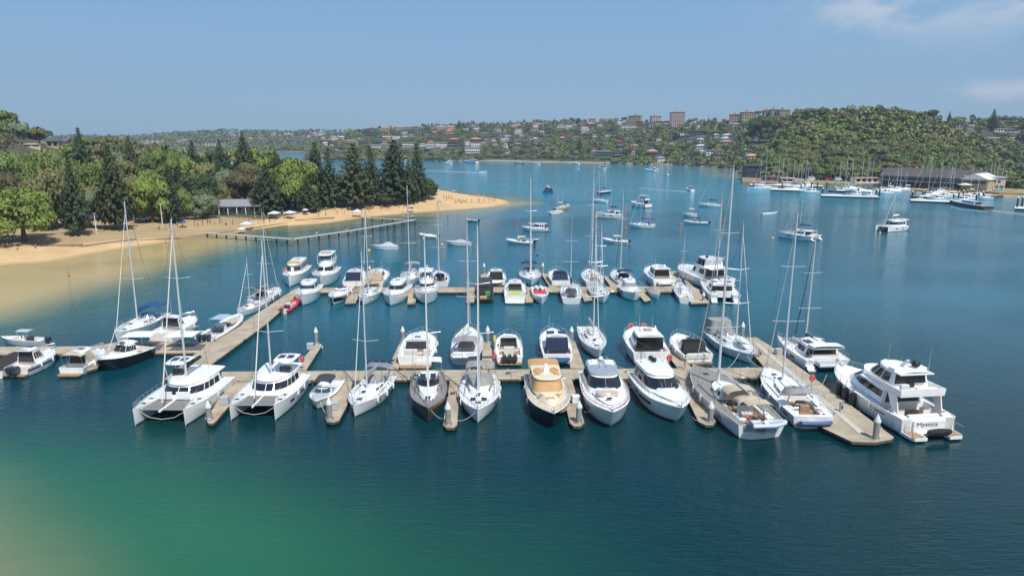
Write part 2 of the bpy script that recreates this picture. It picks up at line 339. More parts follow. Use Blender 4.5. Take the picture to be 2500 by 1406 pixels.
land = grid_mesh('beach', np.stack([GX, GY, ZZ], -1), ground_mat('beach_sand', (.60, .41, .21), (.40, .29, .155), (.46, .30, .14), .12), np.stack([gz, wet, ss(235, 262, GY) * gz, gz * 0 + 1], -1)); tag(land, kind='structure')
hillm = ground_mat('hill_ground', (.06, .065, .03), (.20, .16, .10), (.45, .34, .21), .03)
def layer(name, fn, a, b, n, drop):
    us = np.concatenate([[-.03], np.linspace(0, 1, 30)]); px = np.linspace(a, b, n)
    P = np.array([[fn(x, u) for x in px] for u in us]); P[0, :, 2] = -3
    B = P[-1].copy(); B2 = B.copy(); B2[:, 1] += drop; B2[:, 0] *= (B2[:, 1] / B[:, 1]); B2[:, 2] = -3
    P = np.concatenate([P, B2[None]]); z = np.zeros(P.shape[:2] + (4,)); z[..., 3] = 1
    z[:2, :, 1] = 1; z[2, :, 0] = .5
    o = grid_mesh(name, P, hillm, z); return tag(o, kind='structure')
layer('far_shore_hills', main_pt, 740, 3400, 240, 500)
layer('bushland_hill', bush_pt, 1836, 2479, 70, 120)
layer('distant_headland', far_pt, -900, 1000, 80, 600)
# ------------------------------------------------------------------ boat building
def place(bow, stern, zb=0.0):
    a = G(bow[0], bow[1], zb); b = G(stern[0], stern[1], 0); L = math.hypot(a[0] - b[0], a[1] - b[1])
    return b, math.atan2(a[1] - b[1], a[0] - b[0]), L
class Hull:
    # x runs from the stern (0) to the bow (L); y to port; z up from the waterline
    def __init__(s, L, B, fs, fb, sw=.8, mx=.42, p=2.0, fl=.80, rake=.6, trk=0.0, cy=0.0):
        s.L, s.B, s.fs, s.fb, s.sw, s.mx, s.p, s.fl, s.rake, s.trk, s.cy = L, B, fs, fb, sw, mx, p, fl, rake, trk, cy
    def hw(s, t):
        if t < s.mx: f = s.sw + (1 - s.sw) * math.sin(math.pi / 2 * t / s.mx)
        else: f = 1 - ((t - s.mx) / (1 - s.mx)) ** s.p
        return s.B / 2 * f
    def zd(s, t): return s.fs + (s.fb - s.fs) * t * t
    def pt(s, t, q, side, off=0.0):                    # q: 0 waterline .. 1 sheer
        z = s.zd(t) * q; h = s.hw(t); k = s.fl * (1 - .45 * max(0, (t - .45) / .55) ** 1.5)
        wd = h * (k + (1 - k) * max(q, 0) ** .8) if q >= 0 else h * k * (1 + q * .9)
        x = t * s.L - s.rake * (1 - q) * max(0, (t - .6) / .4) ** 2 + s.trk * (1 - q) * max(0, 1 - t / .15) * (1 if q >= 0 else 0)
        return (x, s.cy + side * (wd + off), z if q >= 0 else q * .5)
def build_hull(r, h, m, deck=white, cock=None, sole=None, stripe=None, boot=antif, rail=None, depth=.55, n=22, name='hull'):
    T = [0, .03, .08] + [i / (n - 1) for i in range(2, n - 1)] + [.975, .992, 1.0]
    Q = [1, .8, .55, .3, .1, 0, -.8]
    b = MB(); rings = []
    for t in T:
        rings.append([h.pt(t, q, 1) for q in Q] + [h.pt(t, q, -1) for q in reversed(Q)])
    b.loft(rings, closed=False, cap0=True, cap1=False)
    o = b.build(name, m, r, ang=40)
    if boot:
        b = MB()
        for sd in (1, -1):
            b.loft([[h.pt(t, .01, sd, .012), h.pt(t, .075, sd, .012)] for t in T[:-1]], closed=False, cap0=False, cap1=False)
        b.build('waterline_stripe', boot, r)
    if stripe:
        b = MB(); m2, q0, q1 = stripe
        for sd in (1, -1):
            b.loft([[h.pt(t, q0, sd, .014), h.pt(t, q1, sd, .014)] for t in T[:-1]], closed=False, cap0=False, cap1=False)
        b.build('hull_stripe', m2, r)
    # deck with a sunk cockpit
    b = MB(); rings = []
    cx0, cx1, cw, cz = cock if cock else (2, 2, .5, 0)
    TT = sorted(set(T + ([cx0, cx0 + 1e-4, cx1, cx1 + 1e-4] if cock else [])))
    for t in TT:
        hwid = max(.01, h.hw(t) - .07); z = h.zd(t) - .05; inside = cock and cx0 < t <= cx1
        c = min(cw * h.B / 2, hwid - .08) if cock else hwid * .5
        c = max(c, hwid * .3); zi = (h.zd(t) - cz) if inside else z + .05
        x = min(t * h.L, h.L - .03)
        rings.append([(x, h.cy + hwid, z), (x, h.cy + c, z + .04), (x, h.cy + c * .995, zi), (x, h.cy - c * .995, zi), (x, h.cy - c, z + .04), (x, h.cy - hwid, z)])
    b.loft(rings, closed=False, cap0=False, cap1=False); b.build('deck', deck, r, ang=25)
    b = MB()                                            # rubbing strake / toe rail
    for sd in (1, -1): b.path([h.pt(t, 1, sd, -.01) for t in T], .035 if h.L > 8 else .025, 5)
    b.build('gunwale', rail or (teak if m in (brownh,) else (m if m in (white, cream, lilac) else white)), r)
    if cock and sole:
        x0, x1 = cx0 * h.L, cx1 * h.L; c = cw * h.B / 2 * .9; z = h.zd((cx0 + cx1) / 2) - cz
        zz = [h.zd(cx0) - cz + .012, h.zd(cx1) - cz + .012]
        w0 = min(c, h.hw(cx0) - .2); w1 = min(c, h.hw(cx1) - .2)
        MB().loft([[(x0 + .05, w0, zz[0]), (x0 + .05, -w0, zz[0])], [(x1 - .05, w1, zz[1]), (x1 - .05, -w1, zz[1])]], closed=False, cap0=False, cap1=False).build('cockpit_floor', sole, r)
    return o
def hull_win(r, h, spans, q0, q1, m=glass, name='hull_window', sides=(1, -1)):
    for sd in sides:
        for a, c in spans:
            n = 5; b = MB(); b.loft([[h.pt(a + (c - a) * i / n, q0, sd, .016), h.pt(a + (c - a) * i / n, q1, sd, .016)] for i in range(n + 1)], closed=False, cap0=False, cap1=False)
            b.build(name, m, r)
class Cab:
    # superstructure: plan narrows by nf to the front and is rounded from k on with power p
    def __init__(s, x0, x1, w, z0, ht, fr=.5, rr=.1, tum=.12, nf=.85, k=.7, p=3.0, dz=0.0):
        s.x0, s.x1, s.w, s.z0, s.ht, s.fr, s.rr, s.tum, s.nf, s.k, s.p, s.dz = x0, x1, w, z0, ht, fr, rr, tum, nf, k, p, dz
    def pt(s, u, t, side, off=0.0, up=0.0):
        xa = s.x0 + s.rr * t; xb = s.x1 - s.fr * t; v = max(0, (u - s.k) / (1 - s.k))
        hw = (s.w / 2 - s.tum * t + off) * (1 - (1 - s.nf) * u * u) * max(0, 1 - v ** s.p) ** (1 / s.p)
        return (xa - off + (xb - xa + 2 * off) * u, side * hw, s.z0 + s.ht * t + s.dz * u + up)
    def ring(s, t, off=0.0, up=0.0, n=13):
        us = [1 - (1 - i / n) ** 1.9 for i in range(n + 1)]
        return [s.pt(u, t, 1, off, up) for u in us] + [s.pt(u, t, -1, off, up) for u in reversed(us[:-1])]
    def body(s, r, m=white, name='cabin'):
        return MB().loft([s.ring(0), s.ring(1)]).build(name, m, r, ang=30)
    def win(s, r, spans, t0, t1, m=glass, front=(.80, .02), name='window', n=6):
        for sd in (1, -1):
            for a, c in spans:
                b = MB(); b.loft([[s.pt(a + (c - a) * i / n, t0, sd, .02), s.pt(a + (c - a) * i / n, t1, sd, .02)] for i in range(n + 1)], closed=False, cap0=False, cap1=False); b.build(name, m, r)
        if front:
            a, gap = front; us = [a] + [1 - (1 - i / 13) ** 1.9 for i in range(14)]; us = sorted(u for u in us if u >= a)
            for sd in (1, -1):
                uu = [u for u in us if u < 1]; pts = []
                for u in uu:
                    p0, p1 = s.pt(u, t0, sd, .03), s.pt(u, t1, sd, .03)
                    if abs(p0[1]) < gap: p0 = (p0[0], sd * gap, p0[2]); p1 = (p1[0], sd * gap, p1[2])
                    pts.append([p0, p1])
                q0, q1 = s.pt(1, t0, sd, .03), s.pt(1, t1, sd, .03); pts.append([(q0[0], sd * gap, q0[2]), (q1[0], sd * gap, q1[2])])
                MB().loft(pts, closed=False, cap0=False, cap1=False).build('windscreen', m, r)
    def rear(s, r, m, t0=.05, t1=.92, f=.9, name='rear_window'):
        w0 = (s.w / 2 - s.tum * t0) * f; w1 = (s.w / 2 - s.tum * t1) * f; x = s.x0 - .02
        MB().add([(x + s.rr * t0, w0, s.z0 + s.ht * t0), (x + s.rr * t0, -w0, s.z0 + s.ht * t0), (x + s.rr * t1, -w1, s.z0 + s.ht * t1), (x + s.rr * t1, w1, s.z0 + s.ht * t1)], [(0, 1, 2, 3)]).build(name, m, r)
    def roof(s, r, m=white, fo=.15, ro=.3, so=.06, th=.12, crown=.06, name='roof'):
        c = Cab(s.x0 + s.rr - ro, s.x1 - s.fr + fo, s.w - 2 * s.tum + 2 * so, s.z0 + s.ht, th, 0, 0, 0, s.nf, s.k, s.p, s.dz)
        c.slab(r, m, name, crown); return c
    def slab(s, r, m, name, crown=.05):
        R0 = s.ring(0); R1 = s.ring(.7); R2 = [s.pt(u, 1, sd, -.10) for u, sd in s._us()]
        b = MB().loft([R0, R1, R2], cap1=False); x0 = s.x0; x1 = s.x1
        n = len(R2); half = [R2[i] for i in range((n + 1) // 2)]; o = len(b.v); v = []
        for p in half:
            for f in (1, .6, 0, -.6, -1): v.append((p[0], p[1] * f, p[2] + crown * (1 - f * f)))
        f_ = []
        for i in range(len(half) - 1):
            for j in range(4): f_.append((i * 5 + j, i * 5 + j + 1, i * 5 + j + 6, i * 5 + j + 5))
        b.add(v, [q[::-1] for q in f_]); return b.build(name, m, r, ang=40)
    def _us(s, n=13):
        us = [1 - (1 - i / n) ** 1.9 for i in range(n + 1)]; return [(u, 1) for u in us] + [(u, -1) for u in reversed(us[:-1])]
    def wall(s, r, m, h, th=.08, u0=0.0, name='coaming', flare=.05):
        us = [u0 + (1 - u0) * (1 - (1 - i / 14) ** 1.9) for i in range(15)]; L = [(u, 1) for u in us] + [(u, -1) for u in reversed(us[:-1])]
        rings = []
        for u, sd in L:
            a = s.pt(u, 0, sd); o_ = s.pt(u, 0, sd, flare); i_ = s.pt(u, 0, sd, -th)
            rings.append([a, (o_[0], o_[1], a[2] + h), (i_[0], i_[1], a[2] + h), (i_[0], i_[1], a[2])])
        return MB().loft(rings).build(name, m, r, ang=30)
def patch(r, x0, x1, y0, y1, z, m, name, th=.03, b=.015, slope=0.0):
    mb = MB(); mb.loft([[(x0, y0, z), (x1, y0, z + slope), (x1, y1, z + slope), (x0, y1, z)], [(x0, y0, z + th), (x1, y0, z + th + slope), (x1, y1, z + th + slope), (x0, y1, z + th)]]); return mb.build(name, m, r)
def rail(r, h, t0, t1, ht=.62, n=7, m=steel, name='bow_rail', closed=True, mid=True, rr=.022, inset=.08):
    b = MB(); top = []; ts = [t0 + (t1 - t0) * i / n for i in range(n + 1)]
    for sd in (1, -1):
        side = []
        for t in ts:
            p = h.pt(min(t, .997), 1, sd, -inset); q = (p[0] + .0, p[1], p[2] + ht); side.append(q); b.path([p, q], rr * .8, 4)
        b.path(side, rr, 5)
        if mid: b.path([(q[0], q[1], q[2] - ht * .5) for q in side], rr * .55, 4)
        top.append(side)
    if closed: b.path([top[0][-1], ((top[0][-1][0] + .25), h.cy, top[0][-1][2] + .03), top[1][-1]], rr, 5)
    return b.build(name, m, r)
def outboards(r, n, z=.75, s=1.0, x=-.15, dy=.72, m=eng):
    for i in range(n):
        y = (i - (n - 1) / 2) * dy
        b = MB(); b.loft([[(x - .78 * s + (a * .02), y + c[1] * wd * s, z + k * s) if c[0] < 0 else (x + .05, y + c[1] * wd * s, z + k * s) for c in ((-1, -1), (-1, 1), (1, 1), (1, -1))] for a, (wd, k) in enumerate(((.20, -.15), (.28, .1), (.29, .45), (.18, .62)))])
        e = b.build('outboard_motor', m, r, ang=50)
        MB().box(x - .42 * s, x - .22 * s, y - .07 * s, y + .07 * s, -.35, z - .1).build('drive_leg', rubber, e)
def mast(r, x, z0, H, rad=.10, spr=(.36, .66), sw=1.9, m=mastm, boom=None, bcol=greyc, bang=0.0, fs=None, fscol=offw, hull=None, aft=True, radar=False, cy=0.0, rake=.012, fthick=.055, bz=1.35):
    top = (x - H * rake, cy, z0 + H)
    q = MB().path([(x, cy, z0), top], rad, 8, rad * .6); q.box(top[0] - .25, top[0] + .12, cy - .03, cy + .03, top[2], top[2] + .05); q.path([(top[0] - .1, cy, top[2]), (top[0] - .1, cy, top[2] + .7)], .012, 4)
    mo = q.build('mast', m, r)
    for i, f in enumerate(spr):
        zz = z0 + H * f; xx = x - H * f * rake; s_ = sw * (1 - .22 * i)
        MB().path([(xx - .25, cy - s_, zz + .12), (xx, cy, zz), (xx - .25, cy + s_, zz + .12)], .035, 5).build('spreader', m, mo)
    b = MB(); L = hull.L if hull else 12; hb = (hull.B / 2 * .93) if hull else sw
    zc = hull.zd(.55) if hull else z0
    for sd in (1, -1):
        pts = [(x - .3, cy + sd * hb * .9 if not cy else cy + sd * sw, zc)] + [(x - .25 - H * f * rake, cy + sd * sw * (1 - .22 * i), z0 + H * f + .12) for i, f in enumerate(spr)] + [(top[0], cy, z0 + H * .97)]
        b.path(pts, .018, 4); b.path([(x - .3, pts[0][1] * .8 if not cy else pts[0][1], zc), (x - H * spr[0] * rake, cy, z0 + H * spr[0])], .012, 4)
    if aft: b.path([(.15, 0, hull.zd(0) if hull else 1), (top[0] - .1, cy, top[2])], .018, 4)
    b.build('rigging', wire, r)
    if fs is not None:
        a = Vector(fs); tp = Vector((top[0], cy, z0 + H * .93)); MB().path([a + (tp - a) * .03, a + (tp - a) * .5, a + (tp - a) * .97], fthick, 6, fthick * .6).build('furled_headsail', fscol, r)
    if boom:
        bl = boom; zb = z0 + bz; e = (x - bl * math.cos(bang), bl * math.sin(bang), zb + .12)
        MB().path([(x, 0, zb), e], .085, 8).build('boom', m, r)
        if bcol is not None:
            d = Vector(e) - Vector((x, 0, zb)); s_ = Vector((-d.y, d.x, 0)).normalized(); rings = []
            for k in range(9):
                f = k / 8; c = Vector((x, 0, zb)) + d * (.02 + f * .95); hgt = .62 * (1 - f * .55) * (1 + .08 * math.sin(k * 2.1)); wd = .19 * (1 - f * .3)
                rings.append([tuple(c + s_ * wd * .9 - Vector((0, 0, .02))), tuple(c + s_ * wd + Vector((0, 0, hgt * .4))), tuple(c + Vector((0, 0, hgt))), tuple(c - s_ * wd + Vector((0, 0, hgt * .4))), tuple(c - s_ * wd * .9 - Vector((0, 0, .02)))])
            MB().loft(rings).build('sail_cover', bcol, r)
    if radar:
        MB().lathe([(.0, 0), (.28, .02), (.30, .12), (.22, .22), (0, .25)], 12, (x + .45, cy, z0 + H * .42)).build('radar_dome', white, mo)
    return mo
def canopy(r, x0, x1, w, z, m, name='bimini', rise=.35, legs=True, zbase=1.3, th=.05, bow=0.0):
    n = 7; rings = []
    for i in range(5):
        f = i / 4; x = x0 + (x1 - x0) * f; dz = -bow * (2 * f - 1) ** 2
        up = [(x, w / 2 * math.cos(math.pi * k / (n - 1)), z + dz + rise * (math.sin(math.pi * k / (n - 1)) ** .7 - 1)) for k in range(n)]
        rings.append(up + [(p[0], p[1] * .98, p[2] - th) for p in reversed(up)])
    b = MB().loft(rings); o = b.build(name, m, r, ang=60)
    if legs:
        b = MB()
        for sd in (1, -1):
            for xx in (x0 + .1, x1 - .1): b.path([(xx, sd * w / 2 * .97, z - rise), ((x0 + x1) / 2 + (xx - (x0 + x1) / 2) * .5, sd * w / 2 * .95, zbase)], .02, 4)
        b.build('canopy_frame', steel, o)
    return o
def hood(r, x0, x1, w, z0, h, m, win=clearp):
    c = Cab(x0, x1, w, z0, h, .75 * h, -.1, .28, .8, .35, 2.4); c.body(r, m, 'sprayhood'); c.win(r, [], .22, .72, win, (.45, .05)); return c
def wheel(r, x, y, z, rad=.5):
    b = MB(); b.torus((x, y, z), rad, .022, 'x', 16, 5)
    for k in range(3): a = k * 2.094; b.path([(x, y, z), (x, y + rad * math.cos(a), z + rad * math.sin(a))], .015, 4)
    b.cbox(x + .03, x + .35, y - .16, y + .16, z - .75, z + .05); b.build('steering_wheel', steel, r)
def fenders(r, h, ts, side, m=cush, s=1.0, q=.78):
    for t in ts:
        p = h.pt(t, q, side, .13 * s); e = MB().lathe([(0, -.36 * s), (.08 * s, -.34 * s), (.13 * s, -.22 * s), (.13 * s, .22 * s), (.08 * s, .34 * s), (0, .38 * s)], 9, p)
        e.path([(p[0], p[1], p[2] + .3 * s), h.pt(t, 1, side, 0)], .012, 4); e.build('fender', m, r)
def seats(r, boxes, m=cush, name='seat'):
    for (x0, x1, y0, y1, z0, z1) in boxes: MB().cbox(x0, x1, y0, y1, z0, z1, .05).build(name, m, r)
def dome(r, x, y, z, rad=.3, m=white, name='radar_dome', stem=.15):
    MB().lathe([(.06, -stem), (.07, 0), (rad * .8, .02), (rad, rad * .35), (rad * .95, rad * .9), (rad * .6, rad * 1.35), (0, rad * 1.5)], 12, (x, y, z + stem)).build(name, m, r)
def whips(r, L_, m=white):
    b = MB()
    for (x, y, z, h) in L_: b.path([(x, y, z), (x - .1, y, z + h)], .018, 4, .008)
    b.build('antenna', m, r)
SERIAL = [0]
def boat(name, label, cat, bow, stern, group='boats moored in the marina', zb=0.0):
    p, rz, L = place(bow, stern, zb); return empty(name, (p[0], p[1], 0), rz, label, cat, group), L, p
def sail(label, bow, stern, B, top=None, H=None, hull=white, fs=1.15, fb=1.55, deck=white, mx=.55, group='boats moored in the marina', boomc=greyc, biminic=None, hoodc=greyc, cab=(.30, .70), cabh=.42, fcol=offw, stripe=None, teakd=None,
         wheels=2, hw=None, bang=0.0, radar=False, spr=(.36, .66), sw=None, rake=.5, teakc=teak, boom=True, mrad=None, trs=.82, fore=True, detail=True, sbx=0, name='sailing_boat', cwid=.55, mm=mastm, boot=antif):
    r, L, P = boat(name, label, 'sailing boat', bow, stern, group)
    B *= 1.06; h = Hull(L, B, fs, fb, trs, .45, 2.15, .84, rake, .45)
    ck = (.03, cab[0], cwid, .55); build_hull(r, h, hull, deck, ck, teakc, stripe, boot)
    if hw: hull_win(r, h, hw, .52, .70)
    zc = h.zd(.5)
    c = Cab(cab[0] * L, cab[1] * L, B * .60, zc - .03, cabh, .45 * L / 12, .1, .18, .60, .45, 2.4, h.zd(cab[1]) - h.zd(cab[0]) - .05)
    c.body(r, white if deck is not cream else cream)
    if detail: c.win(r, [(.12, .36), (.42, .62)], .30, .74, glass, None)
    if detail:
        for fx, sz in ((.80, .30), (.66, .24), (.46, .22)):
            z = h.zd(fx) + (.02 if fx > cab[1] else cabh - .02); patch(r, fx * L - sz, fx * L + sz, -sz, sz, z + (.0 if fx > cab[1] else (h.zd(fx) - zc) * .2), glass, 'hatch', .05)
        rail(r, h, .86, .998, .6, 3); rail(r, h, .0, .84, .6, 9, steel, 'guard_rail', False, True, .017)
    if hoodc: hood(r, cab[0] * L - .5, cab[0] * L + 1.3, B * .55, zc + cabh * .5, .75, hoodc)
    if biminic: canopy(r, .05 * L, .24 * L, B * .72, fs + 2.1, biminic, zbase=fs + .1)
    if detail:
        for sx in (1, -1):
            for xx in (cab[0] * L - .35, cab[0] * L * .55): MB().lathe([(.10, 0), (.12, .05), (.08, .12), (.09, .2), (0, .21)], 9, (xx, sx * min(B * .36, h.hw(xx / L) - .25), h.zd(xx / L) + .0)).build('winch', steel, r)
            MB().path([(cab[1] * L + .4, sx * .5, h.zd(cab[1]) + .04), (mx * L, sx * .35, zc + cabh), (cab[0] * L + .2, sx * .55, zc + cabh * .9)], .022, 4).build('control_line', R.choice([darkwire, bluec, offw]), r)
            MB().box(.34 * L, .62 * L, sx * B * .36 - .03, sx * B * .36 + .03, h.zd(.5) + .0, h.zd(.5) + .04).build('genoa_track', darkwire, r)
        MB().loft([[(L - .9, -.07, fb), (L - .9, .07, fb), (L - .9, .05, fb + .08), (L - .9, -.05, fb + .08)], [(L + .15, -.05, fb - .02), (L + .15, .05, fb - .02), (L + .15, .04, fb + .06), (L + .15, -.04, fb + .06)]]).build('anchor', alu, r)
        if R.random() < .5: MB().cbox(.70 * L, .70 * L + .8, -.3, .3, h.zd(.72), h.zd(.72) + .28).build('life_raft', white, r)
        if R.random() < .6: MB().torus((.15, B * .25, fs + .5), .22, .07, 'x', 10, 5, .8, 5.5).build('horseshoe_buoy', R.choice([yellow, orange, white]), r)
        for yy in ((B * .22, -B * .22) if wheels == 2 else ((0,) if wheels == 1 else ())): wheel(r, .11 * L, yy, fs + .25, .42)
        seats(r, [(.08 * L, cab[0] * L - .3, s_ * B * .27 - .28, s_ * B * .27 + .28, fs - .5, fs - .12) for s_ in (1, -1)], white, 'cockpit_seat')
    zm = zc + cabh * .9; y0 = P[1] + math.sin(r.rotation_euler.z) * mx * L
    if H is None: H = zat(y0, top) - zm
    mast(r, mx * L, zm, H, mrad or max(.075, H * .0066), spr, sw or B * .36, mm, (mx - .17) * L if boom else None, boomc, bang, (L - .3 - rake * .3, 0, fb + .05) if fore else None, fcol, h, radar=radar)
    return r, h, L
def motor(label, bow, stern, B, fs=1.5, fb=2.0, hull=white, deck=white, group='boats moored in the marina', cat='motor yacht', boot=antif, cock=(.02, .24, .80, .75), sole=teak, stripe=None, sw=.92, p=2.6, rake=1.1, name='motor_yacht', plat=.9, railt=(.35, .995), railh=.65, mx=.45, fl=.85):
    r, L, P = boat(name, label, cat, bow, stern, group)
    B *= 1.06; h = Hull(L, B, fs, fb, sw, mx, p * 1.15, fl, rake, 0); build_hull(r, h, hull, deck, cock, sole, stripe, boot)
    if plat: MB().loft([[(x, y * f, z) for x, y in ((.15, B * .44), (-plat * .8, B * .42), (-plat, B * .36), (-plat, -B * .36), (-plat * .8, -B * .42), (.15, -B * .44))] for z, f in ((.22, .97), (.36, 1), (.40, .99))]).build('swim_platform', teak if sole is teak else white, r)
    if railt:
        rail(r, h, railt[0], railt[1], railh, 8); zf = h.zd(.93)
        MB().cbox(.93 * L - .15, .93 * L + .2, -.14, .14, zf - .05, zf + .22).build('anchor_windlass', steel, r)
        MB().loft([[(L - .8, -.08, fb), (L - .8, .08, fb), (L - .8, .05, fb + .09), (L - .8, -.05, fb + .09)], [(L + .2, -.05, fb - .05), (L + .2, .05, fb - .05), (L + .2, .04, fb + .04), (L + .2, -.04, fb + .04)]]).build('anchor', alu, r)
        for sx in (1, -1):
            for tt in (.12, .5, .88): q_ = h.pt(tt, 1, sx, -.16); MB().cbox(q_[0] - .14, q_[0] + .14, q_[1] - .03, q_[1] + .03, q_[2] - .03, q_[2] + .07, .02).build('cleat', steel, r)
        if R.random() < .6: fenders(r, h, (.3, .6), R.choice([1, -1]), R.choice([white, navy, white]), .9)
    return r, h, L
def dinghy(label, x, y, z, rz, L=3.0, tube=tubeg, B=1.6, tr=.22, floor=lgrey, motor_=False, group='tenders and dinghies', cover=None, tilt=0.0, name='inflatable_dinghy'):
    r = empty(name, (x, y, z), rz, label, 'dinghy', group); r.rotation_euler = (tilt, 0, rz)
    hb = B / 2 - tr; pts = [(0, hb, 0), (L * .6, hb, .02), (L * .82, hb * .72, .10), (L * .95, hb * .3, .17), (L * .97, 0, .2), (L * .95, -hb * .3, .17), (L * .82, -hb * .72, .10), (L * .6, -hb, .02), (0, -hb, 0)]
    MB().path(pts, tr, 9).build('inflated_tube', tube, r)
    MB().loft([[(.1, hb, -.05), (.1, -hb, -.05), (.1, -hb, -.22), (.1, hb, -.22)], [(L * .6, hb, -.05), (L * .6, -hb, -.05), (L * .6, -hb * .6, -.22), (L * .6, hb * .6, -.22)], [(L * .92, .1, .05), (L * .92, -.1, .05), (L * .92, -.05, 0), (L * .92, .05, 0)]]).build('floor', floor, r)
    MB().box(.0, .08, -hb, hb, -.1, .3).build('transom', lgrey, r)
    patch(r, L * .38, L * .5, -hb, hb, .12, white, 'thwart', .05)
    if cover: Cab(-.05, L * .98, B * .98, 0, .32, .3, .05, .25, .6, .5, 2.2).body(r, cover, 'boat_cover')
    if motor_: outboards(r, 1, .35, .55, 0)
    return r
def xf(root, x, y):                                   # boat-local point to world
    c, s_ = math.cos(root.rotation_euler.z), math.sin(root.rotation_euler.z); return root.location.x + c * x - s_ * y, root.location.y + s_ * x + c * y
def place(bow, stern, zb=0.0):                         # a third number in stern is the length, kept from the bow
    a = G(bow[0], bow[1], zb); b = G(stern[0], stern[1], 0); L = math.hypot(a[0] - b[0], a[1] - b[1])
    if len(stern) == 3:
        k = stern[2] / L; b = (a[0] + (b[0] - a[0]) * k, a[1] + (b[1] - a[1]) * k); L = stern[2]
    return b, math.atan2(a[1] - b[1], a[0] - b[0]), L
def catam(label, bow, stern, B, top=None, H=None, hb=1.9, fs=1.5, fb=1.9, cab=(.18, .66), cabh=1.35, cabw=.74, group='boats moored in the marina', cover=blackc, helm=0, detail=True, tramp=True, mx=.50, hullc=white, boom=True, win=glass, davit=False, fcol=offw, hullw=True, bang=0.0, name='sailing_catamaran', furl=True, fly=False, mstep=None):
    r, L, P = boat(name, label, 'catamaran', bow, stern, group)
    cy = (B - hb) / 2; hs = []
    for s_ in (1, -1):
        h = Hull(L, hb, fs, fb, .75, .4, 2.3, .72, .12, 1.0, s_ * cy); hs.append(h)
        build_hull(r, h, hullc, white, None, None, None, antif)
        if hullw: hull_win(r, h, [(.30, .42), (.60, .70)], .5, .68, glass, 'hull_window', (s_,))
        if detail:
            patch(r, .80 * L, .84 * L, s_ * cy - .25, s_ * cy + .25, h.zd(.8) + .0, glass, 'hatch', .04); patch(r, .66 * L, .69 * L, s_ * cy - .22, s_ * cy + .22, h.zd(.66) + .0, glass, 'hatch', .04)
            rail(r, h, .80, .985, .6, 3, steel, 'bow_rail', False); rail(r, h, .05, .8, .6, 8, steel, 'guard_rail', False, True, .012)
            MB().loft([[(x, s_ * cy + y, z) for y in (-.55, .55)] for x, z in ((.9, 1.25), (.9, .95), (.45, .95), (.45, .6), (0, .6), (0, .3), (-.45, .3), (-.45, .1))], closed=False, cap0=False, cap1=False).build('stern_steps', white, r)
    xb = .68 * L; h = hs[0]
    MB().loft([[(x, y, z) for y, z in ((cy, .85), (cy, h.zd(.4) - .02), (-cy, h.zd(.4) - .02), (-cy, .85))] for x in (.07 * L, xb)]).build('bridge_deck', white, r)
    c = Cab(cab[0] * L, cab[1] * L, B * cabw, h.zd(.4) - .03, cabh, 1.15, -.2, .30, .80, .48, 2.5); c.body(r)
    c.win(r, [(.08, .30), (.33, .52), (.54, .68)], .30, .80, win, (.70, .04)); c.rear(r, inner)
    rf = c.roof(r, white, .35, 1.6, .10, .16, .12)
    zr = c.z0 + c.ht + .16
    if detail:
        seats(r, [(.07 * L + .1, .07 * L + .8, -cy * .8, cy * .8, h.zd(0) - .1, h.zd(0) + .4)], cush, 'cockpit_seat')
        MB().box(.07 * L, .17 * L, -cy * .9, cy * .9, h.zd(0) - .02, h.zd(0) + .02).build('cockpit_floor', lgrey, r)
        for s_ in (1, -1): patch(r, .62 * L, .70 * L if 0 else .655 * L, s_ * 1.2 - .45, s_ * 1.2 + .45, zr - .6, lgrey, 'hatch', .02) if 0 else None
    if helm:                                            # raised helm station with its own hardtop
        y = helm * B * .20; xx = cab[0] * L + 1.2
        seats(r, [(xx - .9, xx - .3, y - .75, y + .75, zr - .02, zr + .45)], cush, 'helm_seat'); MB().cbox(xx + .5, xx + .85, y - .6, y + .6, zr - .02, zr + .75).build('helm_console', dgrey, r); wheel(r, xx + .35, y, zr + .5, .32)
        hc = Cab(xx - 1.4, xx + 1.6, 2.6, zr + 1.55, .10, .0, 0, 0, .92, .7, 3); ho = hc.slab(r, white, 'hardtop', .08)
        for (a, b_) in ((-1.2, 1), (-1.2, -1), (1.3, 1), (1.3, -1)): MB().path([(xx + a, y * 0 + b_ * 1.15, zr + 1.55), (xx + a * .8, b_ * 1.1, zr)], .03, 5).build('post', white, ho)
        ho.location.y = y
        for k in (-.5, .5): patch(ho, xx - .7, xx + .5, k - .38, k + .38, zr + 1.70, solar, 'solar_panel', .03)
    else:
        for s_ in (1, -1): patch(r, cab[0] * L + .4, cab[0] * L + 2.0, s_ * 1.1 - .7, s_ * 1.1 + .7, zr + .06, solar, 'solar_panel', .03)
    if tramp:
        xf_ = .93 * L; zt = h.zd(.8) - .22
        for s_ in (1, -1): MB().loft([[(xb - .02, s_ * .12, zt + .05), (xb - .02, s_ * (cy - hb * .36), zt + .05)], [(xf_ - .1, s_ * .12, zt), (xf_ - .1, s_ * (cy - hb * .20), zt)]], closed=False, cap0=False, cap1=False).build('trampoline', netm, r)
        MB().path([(xf_, cy, zt + .05), (xf_, -cy, zt + .05)], .10, 8).build('crossbeam', alu, r)
        MB().cbox(xb - .1, xf_ + .6, -.10, .10, zt - .02, zt + .16).build('bow_sprit', white, r)
        MB().path([(xf_, cy, zt), (xf_ + .2, cy * .5, zt - .75), (xf_ + .25, 0, zt - .95), (xf_ + .2, -cy * .5, zt - .75), (xf_, -cy, zt)], .025, 4).build('bridle_line', offw, r)
    ym = P[1] + math.sin(r.rotation_euler.z) * mx * L; zm = zr if cab[0] < mx < cab[1] - .02 else h.zd(.5)
    if mstep: zm = mstep
    if H is None: H = zat(ym, top) - zm
    hf = Hull(L, B * .94, fs, fb)
